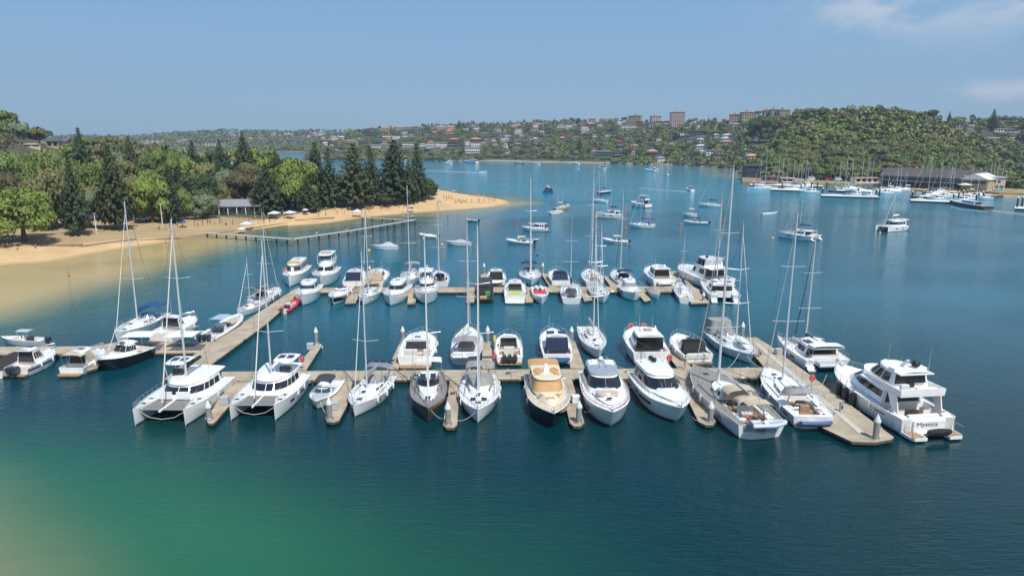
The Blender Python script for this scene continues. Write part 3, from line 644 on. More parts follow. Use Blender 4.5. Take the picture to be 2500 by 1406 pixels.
    mast(r, mx * L, zm, H, max(.10, H * .0075), (.33, .64), B * .26, mastm, .34 * L if boom else None, cover, bang, (.93 * L, 0, fb - .1) if furl else None, fcol, hf, aft=False, bz=1.2, fthick=.075)
    return r, h, L
# ------------------------------------------------------------------ front row, bows towards the open water
M1 = 'yachts berthed along the front of the middle pontoon'
r, h, L = catam('large white catamaran with two raised deck lockers before its windows, leftmost front yacht', (390, 1041), (518, 940, 11.6), 7.3, 537, helm=-1, group=M1, mx=.43)
z_ = h.zd(.7)
for s_ in (1, -1):
    MB().box(.685 * L, .70 * L, s_ * 1.0 - .75, s_ * 1.0 + .75, z_ + .05, z_ + .85).build('locker_lid', white, r)
fenders(r, Hull(L, 7.3, 1.5, 1.9), (.45, .7), 1)
r, h, L = catam('white sailing catamaran with a long roof stripe, second from the left in the front row', (617, 1029), (700, 940, 11.3), 6.7, 590, helm=1, group=M1, mx=.43)
fenders(r, Hull(L, 6.7, 1.5, 1.9), (.3, .5, .8), 1, white)
r, h, L = motor('small open day boat with a black square awning and grey sun pad', (772, 1004), (826, 932, 7.6), 2.9, .95, 1.3, group=M1, cat='motorboat', cock=(.03, .60, .72, .45), sole=lgrey, rake=.7, name='motorboat', railt=None, plat=.6, stripe=(ltan, .78, .96))
seats(r, [(.5, 1.1, -.9, .9, .4, .9), (3.4, 3.9, -.8, -.2, .45, 1.2), (3.4, 3.9, .2, .8, .45, 1.2)], white); Cab(5.2, 7.6, 2.0, 1.15, .18, .2, .1, .2, .5, .3, 2).body(r, lgrey, 'sun_pad')
c = Cab(4.3, 5.6, 1.9, 1.1, .6, .7, 0, .2, .8, .3, 2.2); c.body(r, white, 'console'); c.win(r, [], .25, .95, glassb, (.35, .03)); canopy(r, 2.6, 5.2, 2.1, 2.75, dgrey, zbase=1.1)
r, h, L = sail('white sailing yacht with four solar panels on its stern arch, moored beside the short pontoon', (863, 1022), (936, 938), 4.0, 617, group=M1, hoodc=greyc, mx=.56, biminic=clearp, hw=[(.35, .43), (.62, .66)])
for k in range(4): patch(r, .2, 1.1, -1.7 + k * .87, -.95 + k * .87, 3.35, solar, 'solar_panel', .03)
fenders(r, h, (.25, .5, .7), 1, white)
r, h, L = sail('dark brown hulled sailing yacht with solar panels on its grey doghouse and teak side decks', (1046, 1036), (1047, 938), 4.1, 570, hull=brownh, group=M1, hoodc=None, mx=.50, deck=greyteak, cab=(.27, .80), cabh=.38, biminic=None, boomc=None, rake=.3, fs=1.4, fb=1.9)
c = Cab(.26 * L, .52 * L, 2.9, 1.7, 1.0, 1.0, .1, .35, .8, .4, 2.4); c.body(r, greyc, 'doghouse'); c.win(r, [(.1, .35), (.4, .6)], .3, .8, glass, (.55, .03)); c.roof(r, white, .05, .1)
for a in (-1, 1):
    for b_ in (0, 1): patch(r, 4.4 + b_ * .9, 5.15 + b_ * .9, a * .6 - .32, a * .6 + .32, 2.92, solar, 'solar_panel', .03)
canopy(r, 0, 1.9, 3.3, 3.6, offw, zbase=1.5, rise=.15); fenders(r, h, (.3, .55), 1, navy)
r, h, L = sail('bright white sailing yacht with a big grey sprayhood and four square deck hatches', (1166, 1038), (1174, 938), 4.5, 553, group=M1, hoodc=None, mx=.57, biminic=greyc, hw=[(.30, .36), (.66, .71)], fs=1.3, fb=1.75, cab=(.33, .66))
hood(r, .25 * L, .47 * L, 3.3, 1.55, 1.05, greyc, greyc); patch(r, .2, .9, -1.5, 1.5, 3.7, solar, 'solar_panel', .03)
for a in (-1, 1):
    for b_ in (.675, .72): patch(r, b_ * L, b_ * L + .42, a * .62 - .3, a * .62 + .3, h.zd(b_) + .02, glass, 'hatch', .05)
fenders(r, h, (.2, .35, .55), 1, white); fenders(r, h, (.5, .7), -1, white)
# cream launch
r, h, L = motor('cream decked motor yacht with black hull, tan canvas windscreen and oval tan seats', (1352, 1055), (1324, 940), 4.6, 1.5, 2.1, black, cream, M1, cock=(.02, .20, .8, .7), rake=1.3, p=2.3)
Cab(.25 * L, .84 * L, 3.3, 1.65, .42, 1.2, .2, .35, .62, .35, 2.1, .25).body(r, cream, 'trunk_cabin')
c = Cab(.18 * L, .60 * L, 3.8, 1.95, 1.35, 1.3, .1, .28, .88, .6, 3.2); c.body(r, cream); c.win(r, [(.1, .35), (.4, .64)], .3, .85, glass, None); c.win(r, [], .15, .95, tan, (.66, .0)); f = c.roof(r, cream, .3, .2, .1, .14)
for s_ in (1, -1):
    MB().lathe([(.0, .0), (.95, .0), (.95, .10), (.85, .14), (0, .14)], 18, (.33 * L, s_ * .95, 3.47), 1, .55).build('oval_seat', tan, r)
    patch(r, .40 * L, .43 * L, s_ * 1.1 - .35, s_ * 1.1 + .35, 3.47, tan, 'cushion', .06); patch(r, .635 * L, .66 * L, s_ * .95 - .3, s_ * .95 + .3, 2.25, tan, 'hatch_cover', .04)
patch(r, .71 * L, .745 * L, -.42, .42, 2.28, tan, 'hatch_cover', .05); MB().cbox(.33 * L, .36 * L, -.3, .3, 3.45, 3.95).build('helm_console', white, r); dome(r, .30 * L, 0, 3.7, .25); whips(r, [(.26 * L, .3, 3.5, 2.2)])
canopy(r, -.3, .25 * L, 3.7, 3.42, tan, 'aft_awning', .25, True, 1.6)
# silver-roofed express cruiser
r, h, L = motor('white motor yacht with silver roof, black roof panels and red rope lights on its rails', (1495, 1057), (1460, 938), 5.0, 1.7, 2.3, white, white, M1, cock=(.02, .16, .8, .8), rake=1.8, p=2.4)
hull_win(r, h, [(.42, .62), (.66, .72)], .45, .62); Cab(.3 * L, .85 * L, 3.6, 1.95, .45, 2.0, .2, .5, .6, .35, 2.0, .3).body(r, white, 'trunk_cabin')
c = Cab(.13 * L, .62 * L, 4.35, 1.95, 1.6, 2.2, .1, .45, .86, .62, 3.0); c.body(r); c.win(r, [(.05, .26), (.29, .54)], .32, .90, glass, (.57, .01)); c.roof(r, silver, .1, .3, .05, .14, .16)
Cab(.10 * L, .26 * L, 3.2, 3.66, .1, .1, .1, .1, .95, .8, 4).slab(r, white, 'sliding_roof', .08)
for k in range(3): patch(r, .27 * L + k * .95, .27 * L + k * .95 + .75, -.42, .42, 3.80 - .02 * k, solar, 'roof_panel', .03)
Cab(.63 * L, .74 * L, 2.5, 2.52, .16, .2, .05, .15, .8, .4, 2.2).body(r, ltan, 'sun_pad'); patch(r, .78 * L, .805 * L, -.3, .3, 2.68, glass, 'hatch', .04)
b = MB(); [b.path([(h.pt(t, 1, 1, -.05)[0], h.pt(t, 1, 1, -.05)[1] * s_, h.zd(t) + .33 + .05 * math.sin(t * 160)) for t in [.36 + .62 * i / 40 for i in range(41)]], .035, 5) for s_ in (1, -1)]; b.build('rope_lights', redm, r)
dome(r, .16 * L, 0, 3.85, .28); dome(r, .18 * L, -1.0, 3.75, .16); b = MB(); b.path([(.625 * L, .9, 2.45), (.60 * L, 0, 2.9), (.625 * L, -.9, 2.45)], .03, 5); b.build('wiper', steel, r)
fenders(r, h, (.35, .55), -1, black)
# white express cruiser
r, h, L = motor('white motor yacht with a plain white roof, dark raked windscreen and two black radar domes', (1662, 1043), (1575, 938), 4.9, 1.7, 2.2, white, white, M1, cock=(.02, .18, .8, .8), rake=1.6, p=2.4)
hull_win(r, h, [(.30, .40), (.44, .70)], .5, .70); Cab(.3 * L, .86 * L, 3.6, 1.9, .4, 1.6, .2, .45, .6, .35, 2.0, .3).body(r, white, 'trunk_cabin')
c = Cab(.14 * L, .66 * L, 4.35, 1.95, 1.55, 2.0, .1, .42, .84, .6, 3.0); c.body(r); c.win(r, [(.05, .25), (.28, .52)], .24, .86, glass, (.55, .01)); c.roof(r, white, .2, .6, .05, .2, .16)
patch(r, .14 * L, .20 * L, .35, 1.4, 3.72, glass, 'roof_hatch', .04); patch(r, .14 * L, .20 * L, -1.4, -.35, 3.72, glass, 'roof_hatch', .04)
dome(r, .16 * L, -.1, 3.85, .3, rubber); dome(r, .215 * L, .1, 3.8, .32, rubber)
for s_ in (.5, -.5): MB().path([(.64 * L, s_, 2.5), (.59 * L, s_ * 1.2, 3.0)], .03, 4).build('wiper', steel, r)
# big ketch-sized sloop, stern to the camera
r, h, L = sail('largest sailing yacht, grey teak foredeck, sand coloured canopies and oval silver transom with steps', (1694, 920), (1858, 1072), 5.9, 405, group=M1, fs=1.7, fb=1.7, deck=greyteak, mx=.60, hoodc=ltan, boomc=None, cab=(.36, .64), cabh=.6, hw=None, mrad=.17, trs=.80, spr=(.26, .48, .70), sw=2.0, wheels=2, stripe=None, mm=mastm, bang=0)
c = Cab(.34 * L, .50 * L, 4.0, 1.95, .95, 1.2, .1, .4, .8, .4, 2.4); c.body(r); c.win(r, [(.05, .35), (.4, .6)], .25, .75, glass, (.6, .03))
canopy(r, .25 * L, .35 * L, 3.4, 3.55, ltan, 'bimini', .5, True, 1.8); canopy(r, .14 * L, .22 * L, 2.8, 3.35, ltan, 'bimini', .55, True, 1.8, bow=.15); canopy(r, .03 * L, .10 * L, 2.6, 3.6, ltan, 'bimini', .2, True, 1.8)
MB().loft([[(h.pt(0, q, 1)[0] - .03, h.pt(0, q, 1)[1] * .80 * f, h.pt(0, q, 1)[2]) for f in (1, .6, 0, -.6, -1)] for q in (.12, .4, .7, .94)], closed=False, cap0=False, cap1=False).build('transom_panel', lgrey, r)
for k in range(4): q = h.pt(0, .3 + .15 * k, 1); MB().box(q[0] - .10, q[0] - .04, -.5, .5, q[2] - .035, q[2] + .035).build('transom_step', dgrey, r)
for k in range(3): hull_win(r, h, [(.205 + .022 * k, .215 + .022 * k)], .35, .72, black, 'hull_mark', (1,))
seats(r, [(1.2, 3.0, s_ * 1.5 - .4, s_ * 1.5 + .4, 1.2, 1.75) for s_ in (1, -1)] + [(3.6, 4.6, -.7, .7, 1.2, 1.9)], white, 'cockpit_seat'); fenders(r, h, (.3, .45, .6), 1, white, 1.2); whips(r, [(.1, 1.2, 1.7, 2.0), (.2, -1.4, 1.7, 1.5)])
p_ = xf(r, -.75, 1.55); dinghy('pale grey inflatable dinghy strapped across the stern of the largest sailing yacht', p_[0], p_[1], 2.0, r.rotation_euler.z - math.pi / 2 - .05, 3.6, mat('rib_tube_pale', (.48, .55, .62), .5), 1.5)
p_ = xf(r, -.2, .2); fl = MB(); fl.path([(0, 0, 0), (-.45, 0, 1.6)], .025, 5); fr_ = empty('ensign_flag', (p_[0], p_[1], 1.75), r.rotation_euler.z, 'red ensign drooping from the stern of the largest sailing yacht', 'flag'); fl.build('flag_staff', teak, fr_)
MB().loft([[(-.45 - .03 * k, .04 * math.sin(k * 2), 1.55 - .16 * k), (-.40 + .13 * k ** .5, .07 * math.cos(k * 2), 1.42 - .17 * k)] for k in range(7)], closed=False, cap0=False, cap1=False).build('flag_cloth', redm, fr_)
# second stern-to sloop
r, h, L = sail('white sailing yacht with a curved grey bimini and two steering wheels, beside the broad pontoon', (1868, 922), (1985, 1047), 4.9, 513, group=M1, fs=1.4, fb=1.6, mx=.62, biminic=None, boomc=None, cab=(.36, .72), hw=[(.1, .16)], spr=(.36, .68), hoodc=None, rake=.2, teakc=teak)
canopy(r, .14 * L, .24 * L, 3.9, 3.35, greyc, 'bimini', .45, True, 1.5, bow=.2); hood(r, .35 * L, .42 * L, 2.9, 1.8, .8, greyc); MB().cbox(2.5, 4.2, -.5, .5, .9, 1.6).build('cockpit_table', teak, r); fenders(r, h, (.2, .4, .6), 1, white)
p_ = xf(r, -.5, 1.6); dinghy('blue inflatable dinghy with oars across the stern of a white yacht', p_[0], p_[1], .75, r.rotation_euler.z - math.pi / 2, 3.3, tubeb, 1.45, tilt=-.5)
# three-hatch catamaran stern-to, right of the broad pontoon
r, h, L = catam('white catamaran with dark furled sails and grey covered tender, behind the large motor yacht', (1932, 848), (2010, 899, 10.6), 6.4, 564, group=M1, cover=mat('dark_green_cover', (.01, .05, .05), .8), fcol=darkwire, mx=.62, cab=(.2, .62), boom=True, bang=.0)
canopy(r, .1, .16 * L, 4.2, 3.4, white, 'hardtop', .15, True, 1.6); p_ = xf(r, -.35, 1.6); dinghy('grey canvas covered tender slung between the hulls of the stern-to catamaran', p_[0], p_[1], 1.0, r.rotation_euler.z - math.pi / 2, 3.4, tubeg, 1.5, cover=lgrey)
# big flybridge yacht at the end
r, h, L = motor('large two storey white motor yacht with black covered stern tender, far right of front row', (2040, 932), (2262, 1062), 6.2, 1.9, 2.5, white, white, M1, cock=(.015, .27, .86, .95), rake=1.6, p=2.5, plat=None, boot=navy, mx=.42)
MB().loft([[(x, y, z) for x, y in ((.3, 2.9), (-1.3, 2.85), (-1.7, 2.6), (-1.7, 1.25), (-.6, 1.15), (-.6, -1.15), (-1.7, -1.25), (-1.7, -2.6), (-1.3, -2.85), (.3, -2.9))] for z in (.2, .5)]).build('swim_platform', white, r)
for s_ in (1, -1):
    patch(r, -1.6, .1, s_ * 2.05 - .7, s_ * 2.05 + .7, .5, teak, 'platform_teak', .02)
    MB().path([(-.3, s_ * 2.8, .5), (-.3, s_ * 2.8, 1.4), (-1.5, s_ * 2.8, 1.4), (-1.5, s_ * 2.8, .5)], .03, 5).build('platform_rail', steel, r)
    MB().loft([[(0.0, s_ * 2.95, .5), (0.0, s_ * 1.95, .5), (0.0, s_ * 1.95, 1.75), (0, s_ * 2.95, 1.75)], [(1.0, s_ * 2.98, .5), (1.0, s_ * 2.1, .5), (1.0, s_ * 2.1, 1.95), (1., s_ * 2.98, 1.95)]]).build('stern_quarter', white, r)
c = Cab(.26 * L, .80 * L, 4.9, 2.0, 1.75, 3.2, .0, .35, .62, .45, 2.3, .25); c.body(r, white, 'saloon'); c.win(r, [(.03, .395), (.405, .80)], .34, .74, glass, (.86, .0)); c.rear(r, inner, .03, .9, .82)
MB().loft([[(x, y, z) for y, z in ((2.5, 3.75), (-2.5, 3.75), (-2.5, 3.95), (2.5, 3.95))] for x in (.075 * L, .5 * L)]).build('upper_deck', white, r)
d_ = Cab(.075 * L, .62 * L, 5.0, 3.93, .1, 0, 0, 0, .7, .5, 2.4); d_.wall(r, white, .55, .1, .0, 'upper_bulwark', .06)
MB().box(.075 * L, .075 * L + .1, -2.5, 2.5, 3.93, 4.55).build('upper_bulwark_rear', white, r)
c2 = Cab(.20 * L, .60 * L, 4.3, 3.95, 1.75, 2.6, .2, .35, .70, .50, 2.4); c2.body(r, white, 'upper_saloon'); c2.win(r, [(.12, .36), (.40, .62)], .34, .88, glass, (.66, .02)); c2.rear(r, glass, .3, .92, .9); c2.rear(r, inner, .02, .9, .25, 'upper_door')
f = c2.roof(r, white, .35, 1.1, .12, .16, .12); patch(r, .42 * L, .45 * L, -.5, .2, 5.95, glass, 'roof_hatch', .04)
MB().loft([[(.21 * L, 1.9, 5.9), (.21 * L, -1.9, 5.9), (.21 * L, -1.9, 6.1), (.21 * L, 1.9, 6.1)], [(.27 * L, 1.9, 5.9), (.27 * L, -1.9, 5.9), (.27 * L, -1.9, 6.1), (.27 * L, 1.9, 6.1)]]).build('radar_arch', white, r)
dome(r, .22 * L, -.6, 6.1, .42, rubber); MB().loft([[(.25 * L, -.15 + .3, 6.05), (.25 * L, .45, 6.05), (.29 * L, .45, 6.05), (.29 * L, .15, 6.05)], [(.21 * L, .2, 7.0), (.21 * L, .4, 7.0), (.23 * L, .4, 7.0), (.23 * L, .2, 7.0)]]).build('radar_mast', white, r)
whips(r, [(.3 * L, 1.7, 5.9, 2.6), (.2 * L, -1.9, 5.9, 2.6), (.24 * L, .9, 6.0, 1.4)])
seats(r, [(.11 * L, .14 * L, -2.1, .2, 3.95, 4.4), (.11 * L, .13 * L, 1.2, 2.1, 3.95, 4.9)], cush, 'upper_seat')
seats(r, [(.15 * L, .20 * L, .9, 2.2, 1.0, 1.9), (.15 * L, .19 * L, -2.3, -1.3, 1.0, 1.85), (.04 * L, .065 * L, -1.7, 1.7, 1.0, 1.95)], white, 'cockpit_seat')
for s_ in (1, -1): MB().loft([[(.08 * L, s_ * 2.55, 2.0), (.08 * L, s_ * 2.45, 2.0), (.11 * L, s_ * 2.45, 3.8), (.11 * L, s_ * 2.55, 3.8)], [(.14 * L, s_ * 2.55, 2.0), (.14 * L, s_ * 2.45, 2.0), (.20 * L, s_ * 2.45, 3.8), (.20 * L, s_ * 2.55, 3.8)]]).build('side_support', white, r)
tb = MB().cbox(-.25, .35, -1.75, 1.75, .5, 1.75, .1); tb.build('transom_locker', white, r)
fc = bpy.data.curves.new('lettering', 'FONT'); fc.body = 'Mystica'; fc.size = .72; fc.align_x = 'CENTER'; fc.extrude = .01; fo_ = bpy.data.objects.new('lettering', fc); C.objects.link(fo_); fo_.parent = r; fo_.location = (-.265, .3, 1.12); fo_.rotation_euler = (math.pi / 2, 0, -math.pi / 2); fc.materials.append(mat('letter_grey', (.10, .10, .12), .4, .3)); fo_.scale = (1.1, .9, 1); bpy.context.view_layer.update(); tm = bpy.data.meshes.new_from_object(fo_.evaluated_get(bpy.context.evaluated_depsgraph_get())); tx = bpy.data.objects.new('lettering', tm); C.objects.link(tx); tx.parent = r; tx.location = fo_.location; tx.rotation_euler = fo_.rotation_euler; tx.scale = fo_.scale; bpy.data.objects.remove(fo_)
hull_win(r, h, [(.16, .26)], .66, .70, dgrey, 'hull_vent', (1,)); hull_win(r, h, [(.16, .26)], .74, .78, dgrey, 'hull_vent', (1,))
hull_win(r, h, [(.36, .365), (.5, .505), (.62, .625), (.72, .725)], .70, .80, glass, 'porthole')
b = MB(); b.lathe([(0, 0), (.30, 0), (.42, .2), (.40, .5), (.2, .62), (0, .64)], 12, (0, 0, 0), 3.2, 1); jt = b.build('jet_tender', blackc, None); p_ = xf(r, -1.25, -.35); jt.location = (p_[0], p_[1], .55); jt.rotation_euler = (0, 0, r.rotation_euler.z + math.pi / 2 + .04); jt.scale = (1.1, 1.1, 1.0)
tag(jt, 'black canvas covered tender lying on the stern platform of the large motor yacht', 'tender')
for k, t in enumerate((.46, .56, .66)):
    q = h.pt(t, .5, 1, .42); p_ = xf(r, q[0], q[1]); b = MB(); b.lathe([(0, -.95), (.28, -.9), (.36, -.7), (.36, .7), (.28, .9), (0, .95)], 12); b.path([(0, 0, .9), (0, -.2, 2.0)], .02, 4)
    o = b.build('fender', rubber); o.location = (p_[0], p_[1], 1.05); tag(o, ('big black fender nearest the bow of the large motor yacht', 'big black fender in the middle of three beside the large motor yacht', 'big black fender nearest the saloon door of the large motor yacht')[2 - k], 'fender', 'big black fenders')
def cruiser(label, bow, stern, B, fs=1.3, fb=1.8, hull=white, group='boats moored in the marina', cab=(.2, .62), h=1.45, win=glass, wt=(.32, .82), encl=None, roof=white, fly=None, trunk=True, rake=1.0, outb=0, cushc=ltan, roofx=(.2, .5), spans=((.06, .30), (.34, .60)), front=(.64, .02), solarp=0, awn=None, detail=True, boot=antif, stripe=None, fr=1.3, domes=0, whip=0, deck=white, sole=teak, cat='motor cruiser', name='motor_cruiser', tower=False, cock=None, raild=True, plat=.6, cabc=white, p=2.5, nf=.86):
    r, hl, L = motor(label, bow, stern, B, fs, fb, hull, deck, group, cat, boot, cock or (.02, cab[0] + .02, .82, .6), sole, stripe, .92, p, rake, name, plat, (.35, .995) if raild else None)
    zc = hl.zd(.4)
    if trunk: Cab((cab[0] + .1) * L, min(.88, cab[1] + .24) * L, B * .72, zc, .35, .12 * L, .2, .3, .6, .35, 2.1, hl.fb - hl.fs - .3).body(r, deck, 'trunk_cabin')
    c = Cab(cab[0] * L, cab[1] * L, B * .76, zc, h, fr, .1, .3, nf, .6, 3.0); c.body(r, cabc)
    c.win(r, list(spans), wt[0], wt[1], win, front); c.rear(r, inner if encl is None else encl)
    f = c.roof(r, roof, roofx[0], roofx[1], .08, .12, .1); zr = zc + h + .15
    if encl:                                            # canvas enclosure over the cockpit
        Cab(cab[0] * L - min(2.0, .15 * L), cab[0] * L - .05, B * .74, fs - .05, zc + h - fs, .0, .35, .12, 1.0, .99, 9).body(r, encl, 'cockpit_enclosure')
    if solarp:
        for s_ in (1, -1): patch(r, (cab[0] + .06) * L, (cab[0] + .06) * L + 1.4, s_ * .8 - .55, s_ * .8 + .55, zr + .04, solar, 'solar_panel', .03)
    elif detail: patch(r, (cab[0] + .10) * L, (cab[0] + .10) * L + .7, -.4, .4, zr + .04, glass, 'roof_hatch', .04)
    if fly:                                             # flybridge on the roof
        d = Cab((cab[0] - .08) * L, (cab[1] - .12) * L, B * .66, zr - .04, .1, .3, .0, .0, .8, .5, 2.4); d.slab(r, white, 'flybridge_floor'); d.wall(r, white, .65, .1, 0, 'flybridge_coaming', .05)
        d2 = Cab((cab[0] + .12) * L, (cab[1] - .13) * L, B * .6, zr + .55, .55, .4, 0, .1, .8, .4, 2.4); MB().loft([d2.ring(0), d2.ring(1)], cap0=False, cap1=False).build('flybridge_windshield', clearp, r)
        seats(r, [((cab[0] + .0) * L, (cab[0] + .05) * L, -.8, .8, zr, zr + .55)], cush)
        if fly == 2: o = Cab((cab[0] - .04) * L, (cab[1] - .1) * L, B * .66, zr + 1.85, .1, .2, 0, 0, .85, .6, 3); o.slab(r, white, 'hardtop'); q = MB(); [q.path([(a * L, b_ * B * .3, zr), (a * L, b_ * B * .3, zr + 1.86)], .035, 5) for a in (cab[0], cab[1] - .15) for b_ in (1, -1)]; q.build('hardtop_frame', white, r)
    if outb: outboards(r, outb, .85, 1.1)
    if awn: canopy(r, .02 * L, cab[0] * L, B * .8, zc + h + .1, awn, 'awning', .2, True, fs)
    for k in range(domes): dome(r, (cab[0] + .12) * L, (k - (domes - 1) / 2) * 1.6, zr, .25)
    if whip: whips(r, [((cab[0] + .2) * L, .9, zr, 2.4), ((cab[0] + .2) * L, -.9, zr, 2.0)][:whip])
    if tower: q = MB(); [q.path([((cab[0] + .25) * L, s_ * B * .36, zc + .5), ((cab[0] + .1) * L, s_ * B * .28, zr + 1.7)], .035, 5) for s_ in (1, -1)]; q.build('tower_frame', white, r)
    return r, hl, L
def open_boat(label, bow, stern, B, hull=white, group='boats on swing moorings', cover=None, outb=1, canop=None, rib=None, console=True, fs=.8, fb=1.15, sole=lgrey, cat='motorboat', name='motorboat', boot=None, peak=.6, ctop=2.3):
    if rib:
        r, L, P = boat(name, label, cat, bow, stern, group); h = Hull(L, B * .78, fs * .7, fb, .95, .5, 2.3, .8, .4); build_hull(r, h, hull, lgrey, (.02, .72, .85, .3), sole, None, None)
        pts = [(0, 1, fs * .75)] + [(L * t, 1, h.zd(t) * 1.0) for t in (.2, .4, .6)] + [(L * .78, .86, h.zd(.8)), (L * .92, .5, h.zd(.95)), (L * .99, .0, fb + .05)]
        full = [(x, y * (B / 2 - .25), z) for x, y, z in pts] + [(x, -y * (B / 2 - .25), z) for x, y, z in reversed(pts[:-1])]
        MB().path(full, .26, 9).build('inflated_tube', rib, r)
    else:
        r, L, P = boat(name, label, cat, bow, stern, group); h = Hull(L, B, fs, fb, .92, .45, 2.5, .85, .6); build_hull(r, h, hull, white, (.03, .68, .78, .45), sole, None, boot)
    if cover:
        q = []
        for t in (0, .15, .3, .42, .55, .75, .96):
            zz = h.zd(t); pk = peak * math.exp(-((t - .36) / .22) ** 2) + .12; w_ = h.hw(t) + .03; q.append([(t * L, w_, zz - .12), (t * L, w_ * .98, zz + .05), (t * L, w_ * .45, zz + pk * .55), (t * L, 0, zz + pk), (t * L, -w_ * .45, zz + pk * .55), (t * L, -w_ * .98, zz + .05), (t * L, -w_, zz - .12)])
        MB().loft(q).build('boat_cover', cover, r, ang=20)
    else:
        if console: c = Cab(.42 * L, .55 * L, B * .40, fs * .5, 1.0, .35, 0, .05, .8, .4, 2.4); c.body(r, white, 'console'); c.win(r, [], .62, .98, glassb, (.4, .02)); seats(r, [(.30 * L, .37 * L, -B * .2, B * .2, fs * .5, fs * .5 + .75)], dgrey)
        seats(r, [(.05 * L, .12 * L, -B * .3, B * .3, fs * .5, fs * .5 + .4)])
        if canop: canopy(r, .28 * L, .56 * L, B * .62, ctop, canop, 't_top', .12, True, fs * .8)
    if outb: outboards(r, outb, fs * .85, .9)
    return r, h, L
M2 = 'yachts berthed along the back of the middle pontoon'
r, h, L = cruiser('all white motor yacht with open beige cockpit, leftmost boat behind the middle pontoon', (1033, 842), (1014, 897), 4.8, 1.6, 2.2, group=M2, cab=(.24, .74), h=1.25, win=clearp, wt=(.5, .8), front=None, spans=(), rake=1.4, plat=1.2, roofx=(.1, .1), whip=0)
seats(r, [(.08 * L, .13 * L, -.2, 1.6, 1.0, 2.2), (.16 * L, .22 * L, -1.7, -.9, 1.0, 1.9)], cush)
r, h, L = sail('white sailing yacht with long pale sail cover and inflatable tied over its stern', (1149, 820), (1135, 892), 4.3, 522, group=M2, boomc=offw, biminic=greyc, hoodc=greyc, bang=.25, boot=navy, spr=(.33, .62), mx=.6)
p_ = xf(r, -.2, 1.6); dinghy('white inflatable hanging across the stern of a white sailing yacht', p_[0], p_[1], 1.5, r.rotation_euler.z - math.pi / 2, 3.4, tubew, 1.3, tilt=.3)
r, h, L = cruiser('white centre console boat with three grey outboards in a row', (1239, 838), (1244, 890), 3.7, 1.1, 1.7, group=M2, cab=(.40, .62), h=1.55, win=glass, encl=None, trunk=True, outb=3, cock=(.06, .42, .78, .55), cat='motorboat', name='centre_console_boat', plat=.9, roofx=(.1, .5))
seats(r, [(.26 * L, .30 * L, -.7, .7, .6, 1.7), (.08 * L, .11 * L, -1.4, 1.4, .6, 1.1)])
p_ = xf(r, .66 * L, 1.95); kb = MB().loft([[(x, w_ * math.cos(a), .18 * math.sin(a)) for a in [k * math.pi / 4 for k in range(8)]] for x, w_ in ((-1.6, .03), (-.9, .3), (0, .38), (.9, .3), (1.6, .03))]).build('kayak', yellow); kb.location = (p_[0], p_[1], 1.75); kb.rotation_euler = (1.1, 0, r.rotation_euler.z); tag(kb, 'yellow kayak lashed to the rail of the boat with three outboards', 'kayak')
r, h, L = cruiser('white motor cruiser with two solar panels on its roof and dark blue cockpit windows', (1348, 832), (1362, 890), 4.2, 1.5, 2.1, group=M2, cab=(.24, .58), h=1.6, encl=navyc, solarp=1, rake=1.2, whip=1)
p_ = xf(r, -.75, 1.35); dinghy('dark blue covered dinghy across the stern of the cruiser with solar panels', p_[0], p_[1], .8, r.rotation_euler.z - math.pi / 2, 2.8, bluec, 1.4, cover=bluec)
r, h, L = sail('small white racing yacht with furled white sails, right of the solar panelled cruiser', (1463, 882), (1432, 815), 3.6, 545, group=M2, boomc=offw, hoodc=None, cab=(.34, .68), wheels=1, fs=1.2, fb=1.6)
r, h, L = cruiser('wide white trawler yacht with tan roof cushion and orange life rings at the bow', (1551, 835), (1590, 890), 5.2, 1.8, 2.5, group=M2, cab=(.20, .66), h=1.7, encl=None, rake=1.2, roofx=(.1, 1.4), domes=2, whip=2, cushc=tan)
patch(r, .30 * L, .40 * L, -.6, .3, 3.85, tan, 'roof_cushion', .08); Cab(.12 * L, .20 * L - .05, 3.8, 1.75, 1.6, 0, .1, .1, 1, .99, 9).body(r, glass, 'cockpit_enclosure')
for s_ in (1, -1): q = h.pt(.92, 1, s_, -.02); b = MB(); b.torus((q[0], q[1], q[2] + .4), .33, .09, 'x', 14, 6); b.build('life_ring', orange, r)
r, h, L = cruiser('white sports cruiser with black canvas over its cockpit, beside the wide trawler yacht', (1652, 845), (1704, 890), 4.3, 1.4, 2.0, group=M2, cab=(.30, .60), h=1.0, win=clearp, roof=blackc, encl=blackc, rake=1.5, roofx=(-.2, .2), spans=())
seats(r, [(-.1, .5, -1.5, 1.5, .9, 1.5)], cush)
r, h, L = sail('white sailing yacht with a tall grey cockpit tent, its bow against the broad pontoon corner', (1836, 892), (1745, 822), 4.7, 548, group=M2, boomc=None, hoodc=greyc, hw=[(.55, .62)], boom=True, spr=(.33, .62), mx=.58)
Cab(.0, .22 * L, 3.9, 1.3, 1.9, .3, .2, .4, .95, .7, 3).body(r, greyc, 'cockpit_tent'); p_ = xf(r, .63 * L, .1); dinghy('white upturned dinghy lying on the foredeck of the yacht with the grey tent', p_[0], p_[1], 2.25, r.rotation_euler.z, 2.9, tubew, 1.3, cover=white)
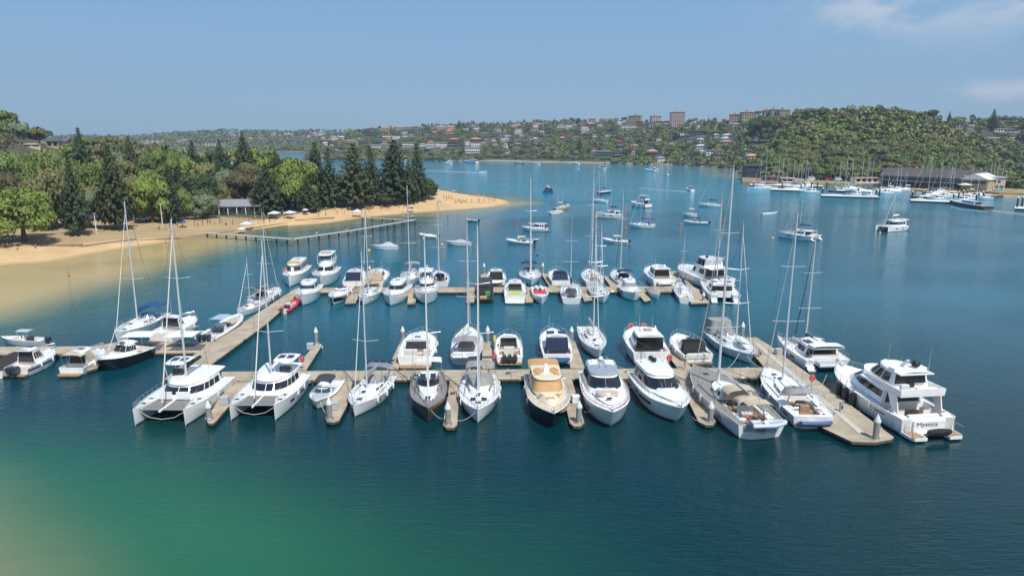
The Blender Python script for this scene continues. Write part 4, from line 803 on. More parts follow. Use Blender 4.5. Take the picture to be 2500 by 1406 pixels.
# left pontoon
M3 = 'boats around the left pontoon'
r, h, L = sail('white sailing yacht with bright blue sail cover and canopy at the left pontoon', (283, 838), (392, 780), 4.3, 493, group=M3, boomc=bluec, hoodc=bluec, biminic=bluec, mx=.52, hw=[(.3, .36)], teakd=1)
r, h, L = cruiser('white pilothouse fishing boat with green tinted windows at the left pontoon', (478, 802), (394, 838), 4.2, 1.6, 2.2, group=M3, cab=(.30, .56), h=1.7, win=mat('green_tint_glass', (.05, .12, .11), .06, var=0), rake=1.2, whip=2, cock=(.02, .32, .84, .8))
r, h, L = open_boat('white rigid inflatable with tan bow deck, pale blue T-top and three black outboards', (588, 790), (503, 838), 3.6, rib=tubew, group=M3, outb=3, canop=mat('pale_blue_top', (.36, .45, .54), .5), cat='motorboat', name='rigid_inflatable_boat', ctop=2.9, fs=1.1, fb=1.5)
Cab(.60 * L, .93 * L, 2.0, 1.15, .2, .9, .1, .15, .4, .2, 1.9).body(r, ltan, 'bow_deck')
r, h, L = sail('grey hulled sailing yacht with grey canvas bimini alongside the diagonal walkway', (682, 718), (622, 750), 3.9, 520, hull=lilac, group=M3, biminic=dgrey, hoodc=dgrey, boomc=None, mx=.55, deck=white)
fenders(r, h, (.3, .6, .8), -1, white)
r, h, L = sail('small white sloop behind the rigid inflatable, with a short thin mast', (580, 778), (648, 742), 2.8, 633, group=M3, biminic=None, hoodc=None, boomc=None, fs=.9, fb=1.15, cab=(.3, .68), wheels=0)
r, h, L = open_boat('small beige runabout with grey folding canopy at the far left', (4, 838), (112, 841), 2.3, hull=lilac, group=M3, outb=1, canop=lgrey, sole=ltan, fs=.8, fb=1.1, ctop=2.2)
r, h, L = open_boat('dark canvas covered speedboat cut off by the left edge of the photo', (72, 872), (-18, 925), 2.9, group=M3, cover=mat('brown_black_cover', (.035, .028, .027), .8), outb=0, fs=1.1, fb=1.5, boot=navy)
r, h, L = cruiser('white cabin cruiser with two black outboards at the far left pontoon', (138, 877), (42, 920), 3.3, 1.2, 1.7, group=M3, cab=(.26, .62), h=1.65, win=glass, outb=2, rake=.8, cat='motorboat', stripe=(navy, .60, .78), solarp=0, spans=((.03, .2), (.24, .42), (.46, .64)), front=(.7, .02))
r, h, L = cruiser('white boat enclosed in sand coloured canvas, left of the black hulled game boat', (256, 875), (176, 918), 3.3, 1.1, 1.6, group=M3, cab=(.20, .66), h=1.5, win=ltan, wt=(.08, .9), spans=((.02, .65),), front=None, roof=white, rake=.8, cat='motorboat', encl=None, awn=ltan, plat=.9)
r, h, L = cruiser('black hulled game fishing boat with white tower frame, bow pointing left', (240, 912), (356, 868), 3.9, 1.4, 1.9, hull=black, group=M3, cab=(.34, .60), h=1.35, win=blackc, rake=1.2, tower=True, fly=0, roofx=(.1, .5), cat='game boat', name='game_fishing_boat', deck=white, boot=None)
r, h, L = open_boat('small red inflatable boat with a black outboard beside the diagonal walkway', (724, 744), (690, 766), 2.3, rib=redm, group=M3, outb=1, console=True, fs=.6, fb=.8, cat='dinghy', name='inflatable_boat', sole=lgrey)
# back pontoon, boats on its near side
M4 = 'boats on the near side of the back pontoon'; M5 = 'boats on the far side of the back pontoon'
cruiser('white cabin cruiser with navy blue windscreen at the head of the diagonal walkway', (737, 750), (765, 714), 4.2, 1.6, 2.3, group=M4, cab=(.24, .60), win=navyc, fr=.7, front=(.72, .0))
r, h, L = cruiser('black and white sports boat with black roll bar, left of the small white sloop', (812, 748), (846, 714), 3.3, 1.2, 1.7, group=M4, cab=(.34, .60), h=.75, win=clearp, roof=blackc, stripe=(black, .35, .85), roofx=(-.9, -.1), spans=(), cat='motorboat', trunk=True)
sail('white sloop with grey sail cover, near side of back pontoon, left of cruiser pair', (886, 748), (917, 714), 3.5, 508, group=M4, boomc=greyc, hoodc=None, fb=1.6)
cruiser('white motor cruiser with dark wraparound windows, near side of back pontoon', (951, 750), (984, 713), 4.2, 1.6, 2.2, group=M4, cab=(.22, .66), h=1.5, solarp=0, domes=1)
cruiser('tall white flybridge cruiser with a clear enclosed bridge, near side of the back pontoon', (1041, 747), (1043, 713), 4.3, 1.6, 2.4, group=M4, cab=(.22, .60), h=1.5, fly=2, rake=1.3, front=(.60, .0))
r, L, P = boat('work_barge', 'black work barge with a dark tarpaulin, green crate and orange floats', 'work barge', (1182, 742), (1184, 706), M4)
MB().cbox(0, L, -1.7, 1.7, -.2, .8).build('hull', black, r); MB().path([(L * .62, -1.6, 1), (L * .62, -1.6, 2.7), (L * .62, 1.6, 2.7), (L * .62, 1.6, 1)], .05, 5).build('frame', black, r); Cab(0, .6 * L, 3.1, .8, 1.7, .1, .1, .1, 1, .99, 9).body(r, dgrey, 'tarpaulin_shelter')
MB().cbox(.66 * L, .76 * L, .2, 1.1, .8, 1.5).build('crate', green, r); MB().cbox(.82 * L, .93 * L, -.8, .5, .8, 1.05).build('float_stack', tan, r); MB().torus((.63 * L, -1.5, 2.2), .35, .1, 'x').build('life_ring', redm, r)
r, h, L = cruiser('white power catamaran with clear sided cockpit and yellow bench, stern towards the camera', (1258, 708), (1257, 742), 4.0, 1.6, 1.9, group=M4, cab=(.34, .72), h=1.4, win=clearp, rake=.4, p=4, sole=lgrey, cock=(.02, .36, .85, .6)); seats(r, [(.26 * L, .31 * L, -1.1, 1.1, 1.0, 1.6)], mat('lime_cushion', (.55, .58, .15), .7))
r, h, L = open_boat('white launch with a red lined open cockpit and two paddle boards', (1323, 746), (1314, 714), 3.2, group=M4, outb=0, console=False, sole=redm, fs=1.2, fb=1.6); seats(r, [(.40 * L, .66 * L, -1.1, -.6, .9, 1.4), (.40 * L, .66 * L, .6, 1.1, .9, 1.4), (.62 * L, .68 * L, -1.1, 1.1, .8, 1.45)], redm, 'red_seat')
for s_ in (-.45, .45): q = MB().loft([[(x, s_ + w_ * math.cos(a), 1.55 + .05 * math.sin(a)) for a in [k * math.pi / 4 for k in range(8)]] for x, w_ in ((.3, .05), (.8, .3), (1.8, .35), (2.6, .28), (3, .05))]); q.build('paddle_board', white, r)
r, h, L = sail('sailing yacht with a grey canopy and dark green boom cover, stern towards the camera', (1392, 706), (1395, 743), 4.0, 530, group=M4, biminic=lgrey, hoodc=lgrey, boomc=mat('dark_green_cover', (.01, .05, .05), .8), boot=navy, mx=.62)
sail('white sloop with bow towards the camera between two short pontoon fingers', (1474, 743), (1454, 713), 3.6, 545, group=M4, boomc=offw, hoodc=None)
cruiser('white half cabin cruiser with square dark roof hatch, near side of back pontoon', (1550, 738), (1530, 712), 3.8, 1.4, 1.9, group=M4, cab=(.20, .52), h=1.4, win=clearp, cat='motorboat', front=(.6, .0))
r, h, L = open_boat('small dinghy sized sailboat under a grey canvas cover', (1606, 734), (1586, 712), 2.1, group=M4, cover=greyc, outb=0, fs=.8, fb=1.1, cat='sailing dinghy', name='sailing_dinghy', peak=.9)
sail('old white sloop with varnished timber bowsprit platform and blue sail cover', (1656, 705), (1676, 742), 3.1, 568, group=M4, boomc=bluec, hoodc=None, fs=1.1, fb=1.4, teakc=teak, deck=white, wheels=0, cab=(.30, .66))
catam('white catamaran with stern steps towards the camera at the end of the back pontoon', (1734, 700), (1771, 740), 6.0, H=17, group=M4, cab=(.25, .62), cover=black, fcol=offw, mx=.60)
# back pontoon, far side
r, h, L = cruiser('old white ferry style cruiser with open sided cabin and yellow mats on its roof', (706, 702), (738, 668), 4.6, 1.9, 2.4, group=M5, cab=(.12, .72), h=1.9, win=inner, spans=((.03, .12), (.15, .24), (.27, .36), (.39, .48), (.51, .60), (.63, .72)), front=(.78, .3), trunk=False, fr=.3, roofx=(.4, .4), rake=.4, name='ferry_cruiser'); patch(r, .5 * L, .62 * L, -1.2, 1.2, 4.2, yellow, 'roof_mat', .05); MB().torus((.60 * L, -1.9, 2.7), .3, .09, 'x').build('life_ring', orange, r)
r, h, L = cruiser('two deck white cruiser with a tan topped upper bridge, beside the old ferry style cruiser', (782, 704), (808, 672), 4.9, 1.9, 2.6, group=M5, cab=(.12, .66), h=1.7, fly=2, spans=((.04, .14), (.18, .28), (.32, .42), (.46, .56)), front=(.66, .1), rake=1.2, roofx=(.2, .6)); patch(r, .3 * L, .4 * L, -1.0, 1.0, 5.95, ltan, 'roof_cushion', .12)
cruiser('white motor cruiser with navy cockpit enclosure, stern towards the camera', (878, 679), (862, 703), 4.3, 1.4, 2.0, group=M5, cab=(.22, .62), encl=navyc, boot=navy)
r, h, L = cruiser('white motor cruiser with sand coloured rear canvas, next to the navy enclosed one', (936, 679), (912, 703), 4.3, 1.4, 2.0, group=M5, cab=(.24, .64), encl=ltan, whip=2, cabc=white); p_ = xf(r, -.5, 1.5); dinghy('orange tan inflatable rolled across the stern of a white cruiser', p_[0], p_[1], 1.0, r.rotation_euler.z - math.pi / 2, 3.0, tan, 1.3, cover=tan)
sail('white ketch style yacht with blue furled headsail, full of deck gear and grey canopies', (994, 703), (1010, 671), 4.2, 454, group=M5, biminic=greyc, hoodc=greyc, boomc=None, fcol=navyc, mx=.6)
r, h, L = sail('white sailing yacht with black cockpit seats, stern to the back pontoon', (1070, 676), (1076, 701), 4.0, 487, group=M5, boomc=None, hoodc=navyc, biminic=None); seats(r, [(.12 * L, .22 * L, y - .35, y + .35, 1.0, 1.7) for y in (-1, 0, 1)], blackc)
r, h, L = cruiser('white and grey sports cruiser with black canvas, first right of the tall pile', (1210, 678), (1212, 699), 3.8, 1.3, 1.8, group=M5, cab=(.20, .6), encl=blackc, roof=white, solarp=0); p_ = xf(r, -.3, 1.3); dinghy('white dinghy on the stern of the black canvased sports cruiser', p_[0], p_[1], .9, r.rotation_euler.z - math.pi / 2, 2.6, tubew, 1.3, cover=white)
r, h, L = sail('white cruising yacht with flags and wind generators at its stern, bow towards the camera', (1298, 700), (1291, 670), 4.5, 436, group=M5, hoodc=navyc, biminic=navyc, boomc=navyc, mx=.52); q = MB()
for s_ in (1, -1): q.path([(.2, s_ * 1.5, 1.2), (.2, s_ * 1.5, 4.6)], .03, 5)
q.build('stern_pole', alu, r); MB().loft([[(.2, 1.5, 4.1), (.2, 1.5, 4.5)], [(.1, 2.3, 4.05), (.1, 2.3, 4.45)]], closed=False, cap0=False, cap1=False).build('flag', bluec, r)
cruiser('white sports cruiser with navy blue canopy, stern towards the camera', (1356, 678), (1370, 701), 4.1, 1.4, 1.9, group=M5, cab=(.20, .56), h=1.1, encl=navyc, roof=navyc, win=navyc, spans=((.3, .6),))
sail('white deck saloon yacht with two furled headsails, stern to the back pontoon', (1437, 672), (1452, 701), 4.3, 412, group=M5, boomc=offw, hoodc=offw, boot=navy, radar=True)
sail('white sailing yacht with navy blue bimini and black furled headsail', (1502, 674), (1530, 701), 4.2, 466, group=M5, boomc=None, hoodc=navyc, biminic=navyc, fcol=darkwire)
r, h, L = cruiser('large white motor cruiser with open saloon door and a grey dinghy on its stern', (1586, 674), (1622, 702), 4.9, 1.7, 2.3, group=M5, cab=(.18, .66), h=1.7, roofx=(.1, .9), domes=2, whip=1); p_ = xf(r, -.5, 1.6); dinghy('light grey dinghy on the stern of the large motor cruiser', p_[0], p_[1], .9, r.rotation_euler.z - math.pi / 2, 3.2, tubeg, 1.4)
r, h, L = cruiser('biggest motor yacht of the back row, wide flybridge with dark windows and two black domes', (1664, 672), (1760, 706), 6.8, 2.0, 2.6, group=M5, cab=(.16, .60), h=1.9, rake=1.0, roofx=(.3, 2.2), p=3.2, spans=((.05, .35),), front=(.62, .05)); c = Cab(.20 * L, .50 * L, 4.4, 4.15, 1.55, 1.0, .1, .3, .85, .6, 3); c.body(r, white, 'upper_cabin'); c.win(r, [(.04, .3), (.34, .62)], .15, .92, glass, (.66, .02)); c.roof(r, white, .2, .9); dome(r, .24 * L, 1.3, 5.85, .32, rubber); dome(r, .24 * L, -1.3, 5.85, .32, rubber); p_ = xf(r, -.2, 1.7); dinghy('grey tender carried on the stern of the biggest back row yacht', p_[0], p_[1], 1.1, r.rotation_euler.z - math.pi / 2, 3.6, tubeg, 1.5)
# swing moorings
MO = 'boats on swing moorings'
def sm(label, bow, stern, B, top, **k):
    k.setdefault('boomc', bluec); k.setdefault('hoodc', None); return sail(label, bow, stern, B, top, group=MO, fs=k.pop('fs', 1.0), fb=k.pop('fb', 1.3), wheels=0, cab=(.28, .68), **k)
open_boat('moored runabout under a peaked silver grey cover, left of the masts', (908, 608), (972, 608), 2.5, cover=lgrey, outb=0, peak=1.1)
open_boat('small moored inflatable with white cover, right of the tall blue furled mast', (1024, 580), (1067, 582), 2.1, rib=tubew, cover=offw, outb=1, peak=.5, cat='dinghy', name='inflatable_boat')
open_boat('moored white runabout with grey peaked cover, in front of the sandy point', (1087, 597), (1149, 599), 2.4, cover=lgrey, outb=0, peak=.7, boot=navy)
open_boat('moored white rigid inflatable with flat white top, left of the cruising yacht mast', (1236, 594), (1302, 597), 2.5, rib=tubew, canop=white, outb=2, name='rigid_inflatable_boat')
cruiser('moored white cabin cruiser with its wheelhouse at the stern', (1272, 562), (1335, 565), 3.2, .9, 1.3, group=MO, cab=(.05, .48), h=1.5, trunk=False, fr=.3, detail=False, raild=True, spans=((.08, .25), (.3, .45), (.5, .7)), cat='motorboat', cock=(.01, .06, .6, .3))
open_boat('tiny white dinghy moored above the cabin cruiser', (1289, 549), (1309, 551), 1.5, outb=0, console=False, fs=.5, fb=.7, cat='dinghy', name='dinghy')
open_boat('green aluminium dinghy carrying one person near the sandy point', (1136, 540), (1167, 542), 1.9, hull=green, outb=1, console=False, fs=.55, fb=.75, group='boats under way', cat='dinghy', name='dinghy')
sm('small white sloop with blue cover moored beside the yellow one', (1376, 522), (1341, 524), 2.8, 470)
sm('small pale yellow sloop on a swing mooring', (1391, 510), (1353, 513), 2.7, 466, hull=mat('yellow_gelcoat', (.55, .42, .15), .3), boomc=ltan, fore=False)
sm('white sloop with blue sail cover moored left of the two deck cruiser', (1444, 493), (1484, 495), 3.0, 400)
sm('dark hulled yacht with navy cover moored nearest the far beach', (1494, 471), (1461, 474), 3.3, 391, hull=navy, boomc=navyc)
r, h, L = catam('moored cruising catamaran with turquoise cover and blue sail cover', (1456, 530), (1518, 533), 4.6, 470, group=MO, cover=navyc, cab=(.22, .66), cabh=1.1, furl=False, mx=.45); patch(r, .68 * L, .80 * L, -.9, .9, 1.75, tealc, 'turquoise_cover', .1)
cruiser('moored two deck white cruiser with a white upper bridge', (1540, 503), (1583, 508), 4.3, 1.5, 2.3, group=MO, cab=(.14, .62), h=1.6, fly=2, detail=False, spans=((.1, .22), (.26, .38), (.42, .54)), rake=.7)
sm('white yacht with blue cover and blue canopy moored in mid water', (1534, 555), (1599, 556), 3.5, 458, hoodc=bluec, biminic=bluec)
open_boat('white rigid inflatable with a white awning moored below the blue covered yacht', (1471, 592), (1533, 595), 2.5, rib=tubew, canop=white, outb=1, name='rigid_inflatable_boat', boot=navy)
sm('small white sloop without cover moored behind the black console inflatable', (1666, 528), (1701, 530), 2.4, 482, boomc=offw, fore=False)
open_boat('grey rigid inflatable with a black console and A-frame', (1669, 547), (1728, 548), 2.5, rib=tubeg, canop=blackc, outb=2, name='rigid_inflatable_boat')
sm('white yacht with navy cover and a long furled headsail in open water', (1704, 504), (1763, 506), 3.4, 436, boomc=navyc)
open_boat('long low white day boat with no mast, in open water on the right', (1898, 523), (1859, 525), 2.0, outb=0, console=False, fs=.6, fb=.85)
cruiser('small white motorboat under way with a thin curved wake', (1676, 463), (1691, 467), 2.6, .9, 1.3, group='boats under way', cab=(.3, .62), h=1.3, detail=False, raild=False, cat='motorboat', plat=None)
cruiser('white flybridge cruiser moored near the far shore', (1573, 418), (1600, 419), 4.2, 1.4, 2.1, group=MO, cab=(.15, .6), h=1.5, fly=2, detail=False, raild=False, spans=((.1, .5),))
open_boat('tiny white tender near the far shore cruiser', (1599, 413), (1606, 414), 1.8, outb=0, console=False, fs=.5, fb=.8, cat='dinghy', name='dinghy')
sm('white yacht seen bow on, moored nearest the rocky far shore', (1629, 430), (1634, 424, 11), 3.3, 383, boomc=offw)
for k, (a, b_, t_, hc_, lb) in enumerate([((1080, 400), (1102, 401), 366, white, 'white sloop moored off the far bush, left of the motor yacht'), ((1089, 396), (1105, 395), 370, white, 'small white sloop behind the left far sloop'), ((1254, 398), (1278, 400), 368, navy, 'dark hulled ketch moored off the far beach'), ((1300, 400), (1317, 401), 381, white, 'white sloop moored off the middle of the far beach'), ((1398, 400), (1414, 401), 372, white, 'white sloop close in at the right end of the far beach')]):
    sm(lb, a, b_, 3.2, t_, hull=hc_, detail=False, boomc=offw, fore=False)
cruiser('long white motor yacht anchored off the far shore bush', (1133, 397), (1165, 399), 5.2, 1.8, 2.6, group=MO, cab=(.2, .72), h=1.7, detail=False, raild=False, spans=((.05, .6),), fly=1, stripe=(navy, .3, .6))
cruiser('pinkish white cruiser moored off the far beach', (1461, 412), (1476, 413), 3.6, 1.2, 1.8, group=MO, cab=(.1, .6), h=1.7, detail=False, raild=False, cabc=mat('pink_white', (.6, .5, .5), .4))
open_boat('small dinghy moored off the right end of the far beach', (1407, 413), (1415, 413), 1.8, outb=0, console=False, fs=.5, fb=.8, cat='dinghy', name='dinghy')
open_boat('speedboat crossing the bay with a long white wake behind it', (1190, 421), (1180, 421, 7.5), 2.4, outb=1, group='boats under way', fs=.7, fb=1.2)
catam('moored catamaran with blue sail cover, in open water right of the tallest mast', (1908, 578), (1950, 583, 11.5), 6.2, 455, group=MO, cover=bluec, cab=(.25, .66), cabh=1.2)
catam('moored white charter catamaran with a tall flat roof, far right open water', (2152, 566), (2192, 561, 11.5), 6.0, 470, group=MO, cover=offw, cab=(.12, .70), cabh=1.9, boom=True, cabw=.8)
r, h, L = cruiser('dark blue hulled sports yacht speeding left past the right marina', (2314, 497), (2413, 513), 4.6, 1.5, 2.1, hull=navy, group='boats under way', cab=(.24, .66), h=1.2, fr=2.6, rake=1.8, spans=((.1, .5),), front=(.5, .02), roofx=(.1, .4), boot=None)
# blue and yellow inflatable raft
p = G(1338, 471); r = empty('inflatable_raft', (p[0], p[1], 0), 0, 'floating heap of blue and yellow inflatables moored in mid bay', 'inflatable raft'); MB().cbox(-3, 3, -2, 2, -.1, .6).build('raft_deck', bluec, r)
for k in range(22): x, y = R.uniform(-2.4, 2.4), R.uniform(-1.5, 1.5); z = .7 + R.random() * 3.2 * (1 - abs(x) / 3.4); s_ = R.uniform(.55, .95); MB().lathe([(0, -s_ * .8), (s_ * .7, -s_ * .6), (s_, 0), (s_ * .7, s_ * .6), (0, s_ * .8)], 8, (x, y, z)).build('inflatable_float', R.choice([yellow, bluec, tealc, mat('sky_blue_vinyl', (.10, .35, .6), .4), dgrey]), r)
# ------------------------------------------------------------------ pontoons
def plank_mat():
    m = mat('pontoon_deck', (.44, .37, .27), .85, var=.10, scale=.8); t = m.node_tree; b = t.nodes['Principled BSDF']
    g = t.nodes.new('ShaderNodeNewGeometry'); wv = t.nodes.new('ShaderNodeTexWave'); wv.inputs['Scale'].default_value = 1.1; wv.inputs['Distortion'].default_value = .3; t.links.new(g.outputs['Position'], wv.inputs[0])
    src = b.inputs['Base Color'].links[0].from_socket; mr = t.nodes.new('ShaderNodeMapRange'); mr.inputs[1].default_value = 0; mr.inputs[2].default_value = .12; mr.inputs[3].default_value = .86; mr.inputs[4].default_value = 1; t.links.new(wv.outputs[1], mr.inputs[0])
    v = t.nodes.new('ShaderNodeVectorMath'); v.operation = 'SCALE'; t.links.new(src, v.inputs[0]); t.links.new(mr.outputs[0], v.inputs[3]); n2 = t.nodes.new('ShaderNodeTexNoise'); n2.inputs['Scale'].default_value = .35; n2.inputs['Detail'].default_value = 7; n2.inputs['Roughness'].default_value = .7; t.links.new(g.outputs['Position'], n2.inputs[0]); m3 = t.nodes.new('ShaderNodeMapRange'); m3.inputs[1].default_value = .35; m3.inputs[2].default_value = .6; m3.inputs[3].default_value = .72; m3.inputs[4].default_value = 1.05; t.links.new(n2.outputs[0], m3.inputs[0]); v2 = t.nodes.new('ShaderNodeVectorMath'); v2.operation = 'SCALE'; t.links.new(v.outputs[0], v2.inputs[0]); t.links.new(m3.outputs[0], v2.inputs[3]); t.links.new(v2.outputs[0], b.inputs['Base Color']); return m
deckm = plank_mat(); fasc = mat('timber_fascia', (.10, .085, .065), .85, var=.25, scale=2); conc = mat('pile_concrete', (.30, .27, .24), .85, var=.18, scale=2); capm = mat('white_pile_cap', (.72, .72, .70), .5, var=.05); blackp = mat('black_pile_sleeve', (.02, .02, .022), .5, var=.1)
wetp = mat('barnacled_concrete', (.055, .05, .038), .8, var=.3, scale=5)
def cut(poly, k):                                     # shrink a polygon towards its middle by k metres
    cx = sum(p[0] for p in poly) / len(poly); cy = sum(p[1] for p in poly) / len(poly); o = []
    for x, y in poly: d = math.hypot(x - cx, y - cy); o.append((cx + (x - cx) * (1 - k / d), cy + (y - cy) * (1 - k / d)))
    return o
def orient(p):
    a = sum(p[i][0] * p[(i + 1) % len(p)][1] - p[(i + 1) % len(p)][0] * p[i][1] for i in range(len(p))); return p if a > 0 else p[::-1]
def pontoon(label, pix, z=.55, group='floating pontoons', dz=0.0, cat='pontoon', seams=True, name='pontoon', dm=None):
    P = orient([G(x, y, z) for x, y in pix]); r = empty(name, (0, 0, 0), 0, label, cat, group)
    MB().prism(cut(P, .05), z - .02 + dz, z + dz).build('decking', dm or deckm, r, False); MB().prism(P, z - .28, z - .021 + dz).build('kerb_timber', fasc, r, False); MB().prism(cut(P, .30), -.35, z - .281).build('float', rubber, r, False)
    if dm is None:
        Q_ = cut(P, .22); nn = 0
        for i in range(len(Q_)):
            a, b_ = Vector(Q_[i]), Vector(Q_[(i + 1) % len(Q_)]); l_ = (b_ - a).length; d = (b_ - a) / max(l_, .01)
            for k in range(int(l_ / 4.5)):
                if nn < 60: c = a + d * (2 + k * 4.5); e = d * .16; MB().path([(c.x - e.x, c.y - e.y, z + dz + .07), (c.x + e.x, c.y + e.y, z + dz + .07)], .035, 5).add([(c.x - .04, c.y - .04, z + dz), (c.x + .04, c.y - .04, z + dz), (c.x, c.y + .05, z + dz + .07)], [(0, 1, 2)]).build('cleat', steel, r); nn += 1
    return r
pontoon('long middle pontoon running across the marina behind the front row of yachts', [(540, 907), (1866, 897), (1872, 922), (540, 930)])
pontoon('diagonal walkway pontoon joining the left, middle and back pontoons', [(720, 705), (748, 705), (647, 793), (515, 890), (468, 926), (400, 926), (477, 863)], .56)
pontoon('left pontoon with grey rubber mats, reaching the left edge of the photo', [(-120, 847), (232, 845), (290, 834), (520, 834), (484, 861), (-120, 867)], .57)
pontoon('back pontoon across the marina behind the inner water', [(745, 703), (1690, 699), (1722, 712), (738, 714)], .57)
pontoon('short slanting pontoon at the right end of the back pontoon', [(1633, 662), (1655, 662), (1733, 739), (1688, 741)], .58)
pontoon('broad right hand pontoon beside the large two storey motor yacht', [(1806, 824), (1846, 823), (1880, 843), (2183, 1067), (2176, 1073), (2137, 1080), (2080, 1078), (2010, 1045), (1868, 921), (1866, 897)], .58)
a_ = G(1846, 838, .6); b2 = G(2105, 1058, .6); dv = Vector((b2[0] - a_[0], b2[1] - a_[1], 0)).normalized(); nv = Vector((-dv.y, dv.x, 0)) * .35; rp = MB().prism(orient([(a_[0] + nv.x, a_[1] + nv.y), (a_[0] - nv.x, a_[1] - nv.y), (b2[0] - nv.x, b2[1] - nv.y), (b2[0] + nv.x, b2[1] + nv.y)]), .60, .625).build('service_duct', mat('pale_duct_cover', (.50, .47, .40), .8, var=.1), bpy.data.objects['pontoon.004'] if 0 else C.objects[[o.name for o in C.objects if o.get('label', '').startswith('broad right hand')][0]], False)
FG = 'short pontoon fingers between berths'
for lb, pg in [('finger pontoon between the two large catamarans', [(560, 931), (611, 931), (527, 1028), (520, 1034), (508, 1033), (503, 1024)]), ('finger pontoon between the small awning boat and the solar arch yacht', [(828, 929), (862, 926), (850, 985), (828, 1026), (812, 1031), (797, 1028), (794, 1019)]),
               ('finger pontoon between the brown hulled yacht and the white one', [(1099, 925), (1125, 925), (1116, 1037), (1108, 1044), (1090, 1044), (1081, 1037)]), ('finger pontoon between the cream yacht and the silver roofed yacht', [(1366, 925), (1396, 925), (1427, 1031), (1418, 1040), (1400, 1040), (1391, 1032)]),
               ('finger pontoon between the white cruiser and the largest sailing yacht', [(1655, 924), (1690, 924), (1748, 1028), (1741, 1037), (1722, 1037), (1705, 1029)]),
               ('narrow finger pontoon with red life ring stand reaching into the inner water', [(717, 902), (747, 904), (786, 843), (774, 838), (768, 842)]), ('finger pontoon left of the all white motor yacht', [(945, 901), (972, 901), (991, 838), (976, 837)]),
               ('finger pontoon between the grey covered sloop and the three outboard boat', [(1177, 900), (1202, 900), (1201, 835), (1177, 835)]), ('finger pontoon between the solar panelled cruiser and the racing yacht', [(1392, 899), (1428, 899), (1404, 833), (1389, 833)]),
               ('finger pontoon between the trawler yacht and the black canvased cruiser', [(1655, 899), (1691, 899), (1624, 838), (1608, 838)]), ('far finger pontoon left of the black canvased sports cruiser', [(1173, 701), (1192, 701), (1191, 669), (1174, 669)]),
               ('far finger pontoon right of the flagged cruising yacht', [(1342, 701), (1362, 701), (1335, 668), (1321, 668)]), ('far finger pontoon between the deck saloon yacht and the navy bimini yacht', [(1492, 701), (1515, 701), (1484, 674), (1472, 674)]),
               ('near finger pontoon left of the black work barge', [(1140, 713), (1160, 713), (1158, 738), (1138, 738)]), ('near finger pontoon left of the red lined launch', [(1280, 713), (1304, 713), (1301, 738), (1283, 738)]),
               ('near finger pontoon right of the grey canopied yacht', [(1418, 713), (1436, 713), (1447, 732), (1426, 735)]), ('near finger pontoon left of the grey covered sailing dinghy', [(1553, 713), (1572, 713), (1590, 732), (1574, 736)]),
               ('near finger pontoon between the sports boat and the small sloop', [(850, 712), (880, 712), (868, 740), (842, 741)]), ('near finger pontoon left of the clear bridged flybridge cruiser', [(998, 712), (1022, 712), (1013, 741), (994, 742)]),
               ('finger pontoon under the stern of the sand canvas boat', [(212, 905), (238, 898), (272, 868), (246, 868)]), ('finger pontoon beside the far left cabin cruiser', [(-20, 908), (20, 908), (62, 866), (30, 866)])]:
    pontoon(lb, pg, .5, FG, .0)
for y0, y1, xa, xb, lb, z in [(910, 926, 560, 1850, 'long middle', .556), (704, 712, 770, 1680, 'back pontoon across', .576)]:
    par = [o for o in C.objects if o.get('label', '').startswith(lb)][0]
    for k in range(1, 15): x = xa + (xb - xa) * k / 15; a = G(x, y0, .55); c = G(x, y1, .55); MB().box(a[0] - .025, a[0] + .025, c[1] - .3, a[1] + .3, z - .002, z + .003).build('deck_joint', fasc, par, False)
for x, y, lb in [(650, 915, 'on the middle pontoon behind the second catamaran'), (1240, 911, 'on the middle pontoon behind the bright white yacht'), (1530, 908, 'on the middle pontoon behind the white cruiser'), (2030, 1012, 'by the pedestal nearest the large motor yacht'), (1830, 868, 'on the far part of the broad pontoon'), (1105, 960, 'on the finger by the brown hulled yacht'), (600, 830, 'on the diagonal walkway')]:
    p = G(x, y, .58); b = MB(); b.path([(.32 * (1 - k / 60) * math.cos(k * .55), .32 * (1 - k / 60) * math.sin(k * .55), .03 + .0015 * k) for k in range(36)] + [(.7, .5, .03), (1.3, .3, .03)], .028, 5); o = b.build('coiled_hose', R.choice([bluec, darkwire, green])); o.location = (p[0], p[1], .585); tag(o, 'coiled water hose ' + lb, 'hose', 'coiled hoses')
mp_ = G(322, 846, .6)
for k, (x, y, nm) in enumerate([(350, 848, 'near the blue canopied yacht'), (452, 848, 'near the three outboards')]):
    P = [G(x - 42, y + 7, .6), (G(x + 38, y + 7, .6)), G(x + 52, y - 8, .6), G(x - 18, y - 8, .6)]; b = MB().prism(orient(P), .575, .60); tag(b.build('rubber_mat', mat('grey_rubber_mat', (.10, .10, .11), .8, var=.15), None, False), 'dark grey rubber mat on the left pontoon ' + nm, 'mat', 'rubber mats')
    p = G(x - 2, y - 4, .6); r = empty('shade_sail', (p[0], p[1], .6), 0, 'white square shade canopy over the left pontoon ' + nm, 'shade canopy', 'white shade canopies'); pl = MB().path([(0, 0, 0), (0, 0, 1.7)], .05, 6); pl.build('post', white, r)
    MB().loft([[(-2.3, -1.5, 1.7), (2.0, -1.5, 1.75)], [(-1.9, 0, 1.95), (2.3, 0, 2.0)], [(-1.5, 1.5, 1.8), (2.6, 1.5, 1.85)]], closed=False, cap0=False, cap1=False).build('canopy', mat('white_shade_cloth', (.72, .70, .64), .8), r)
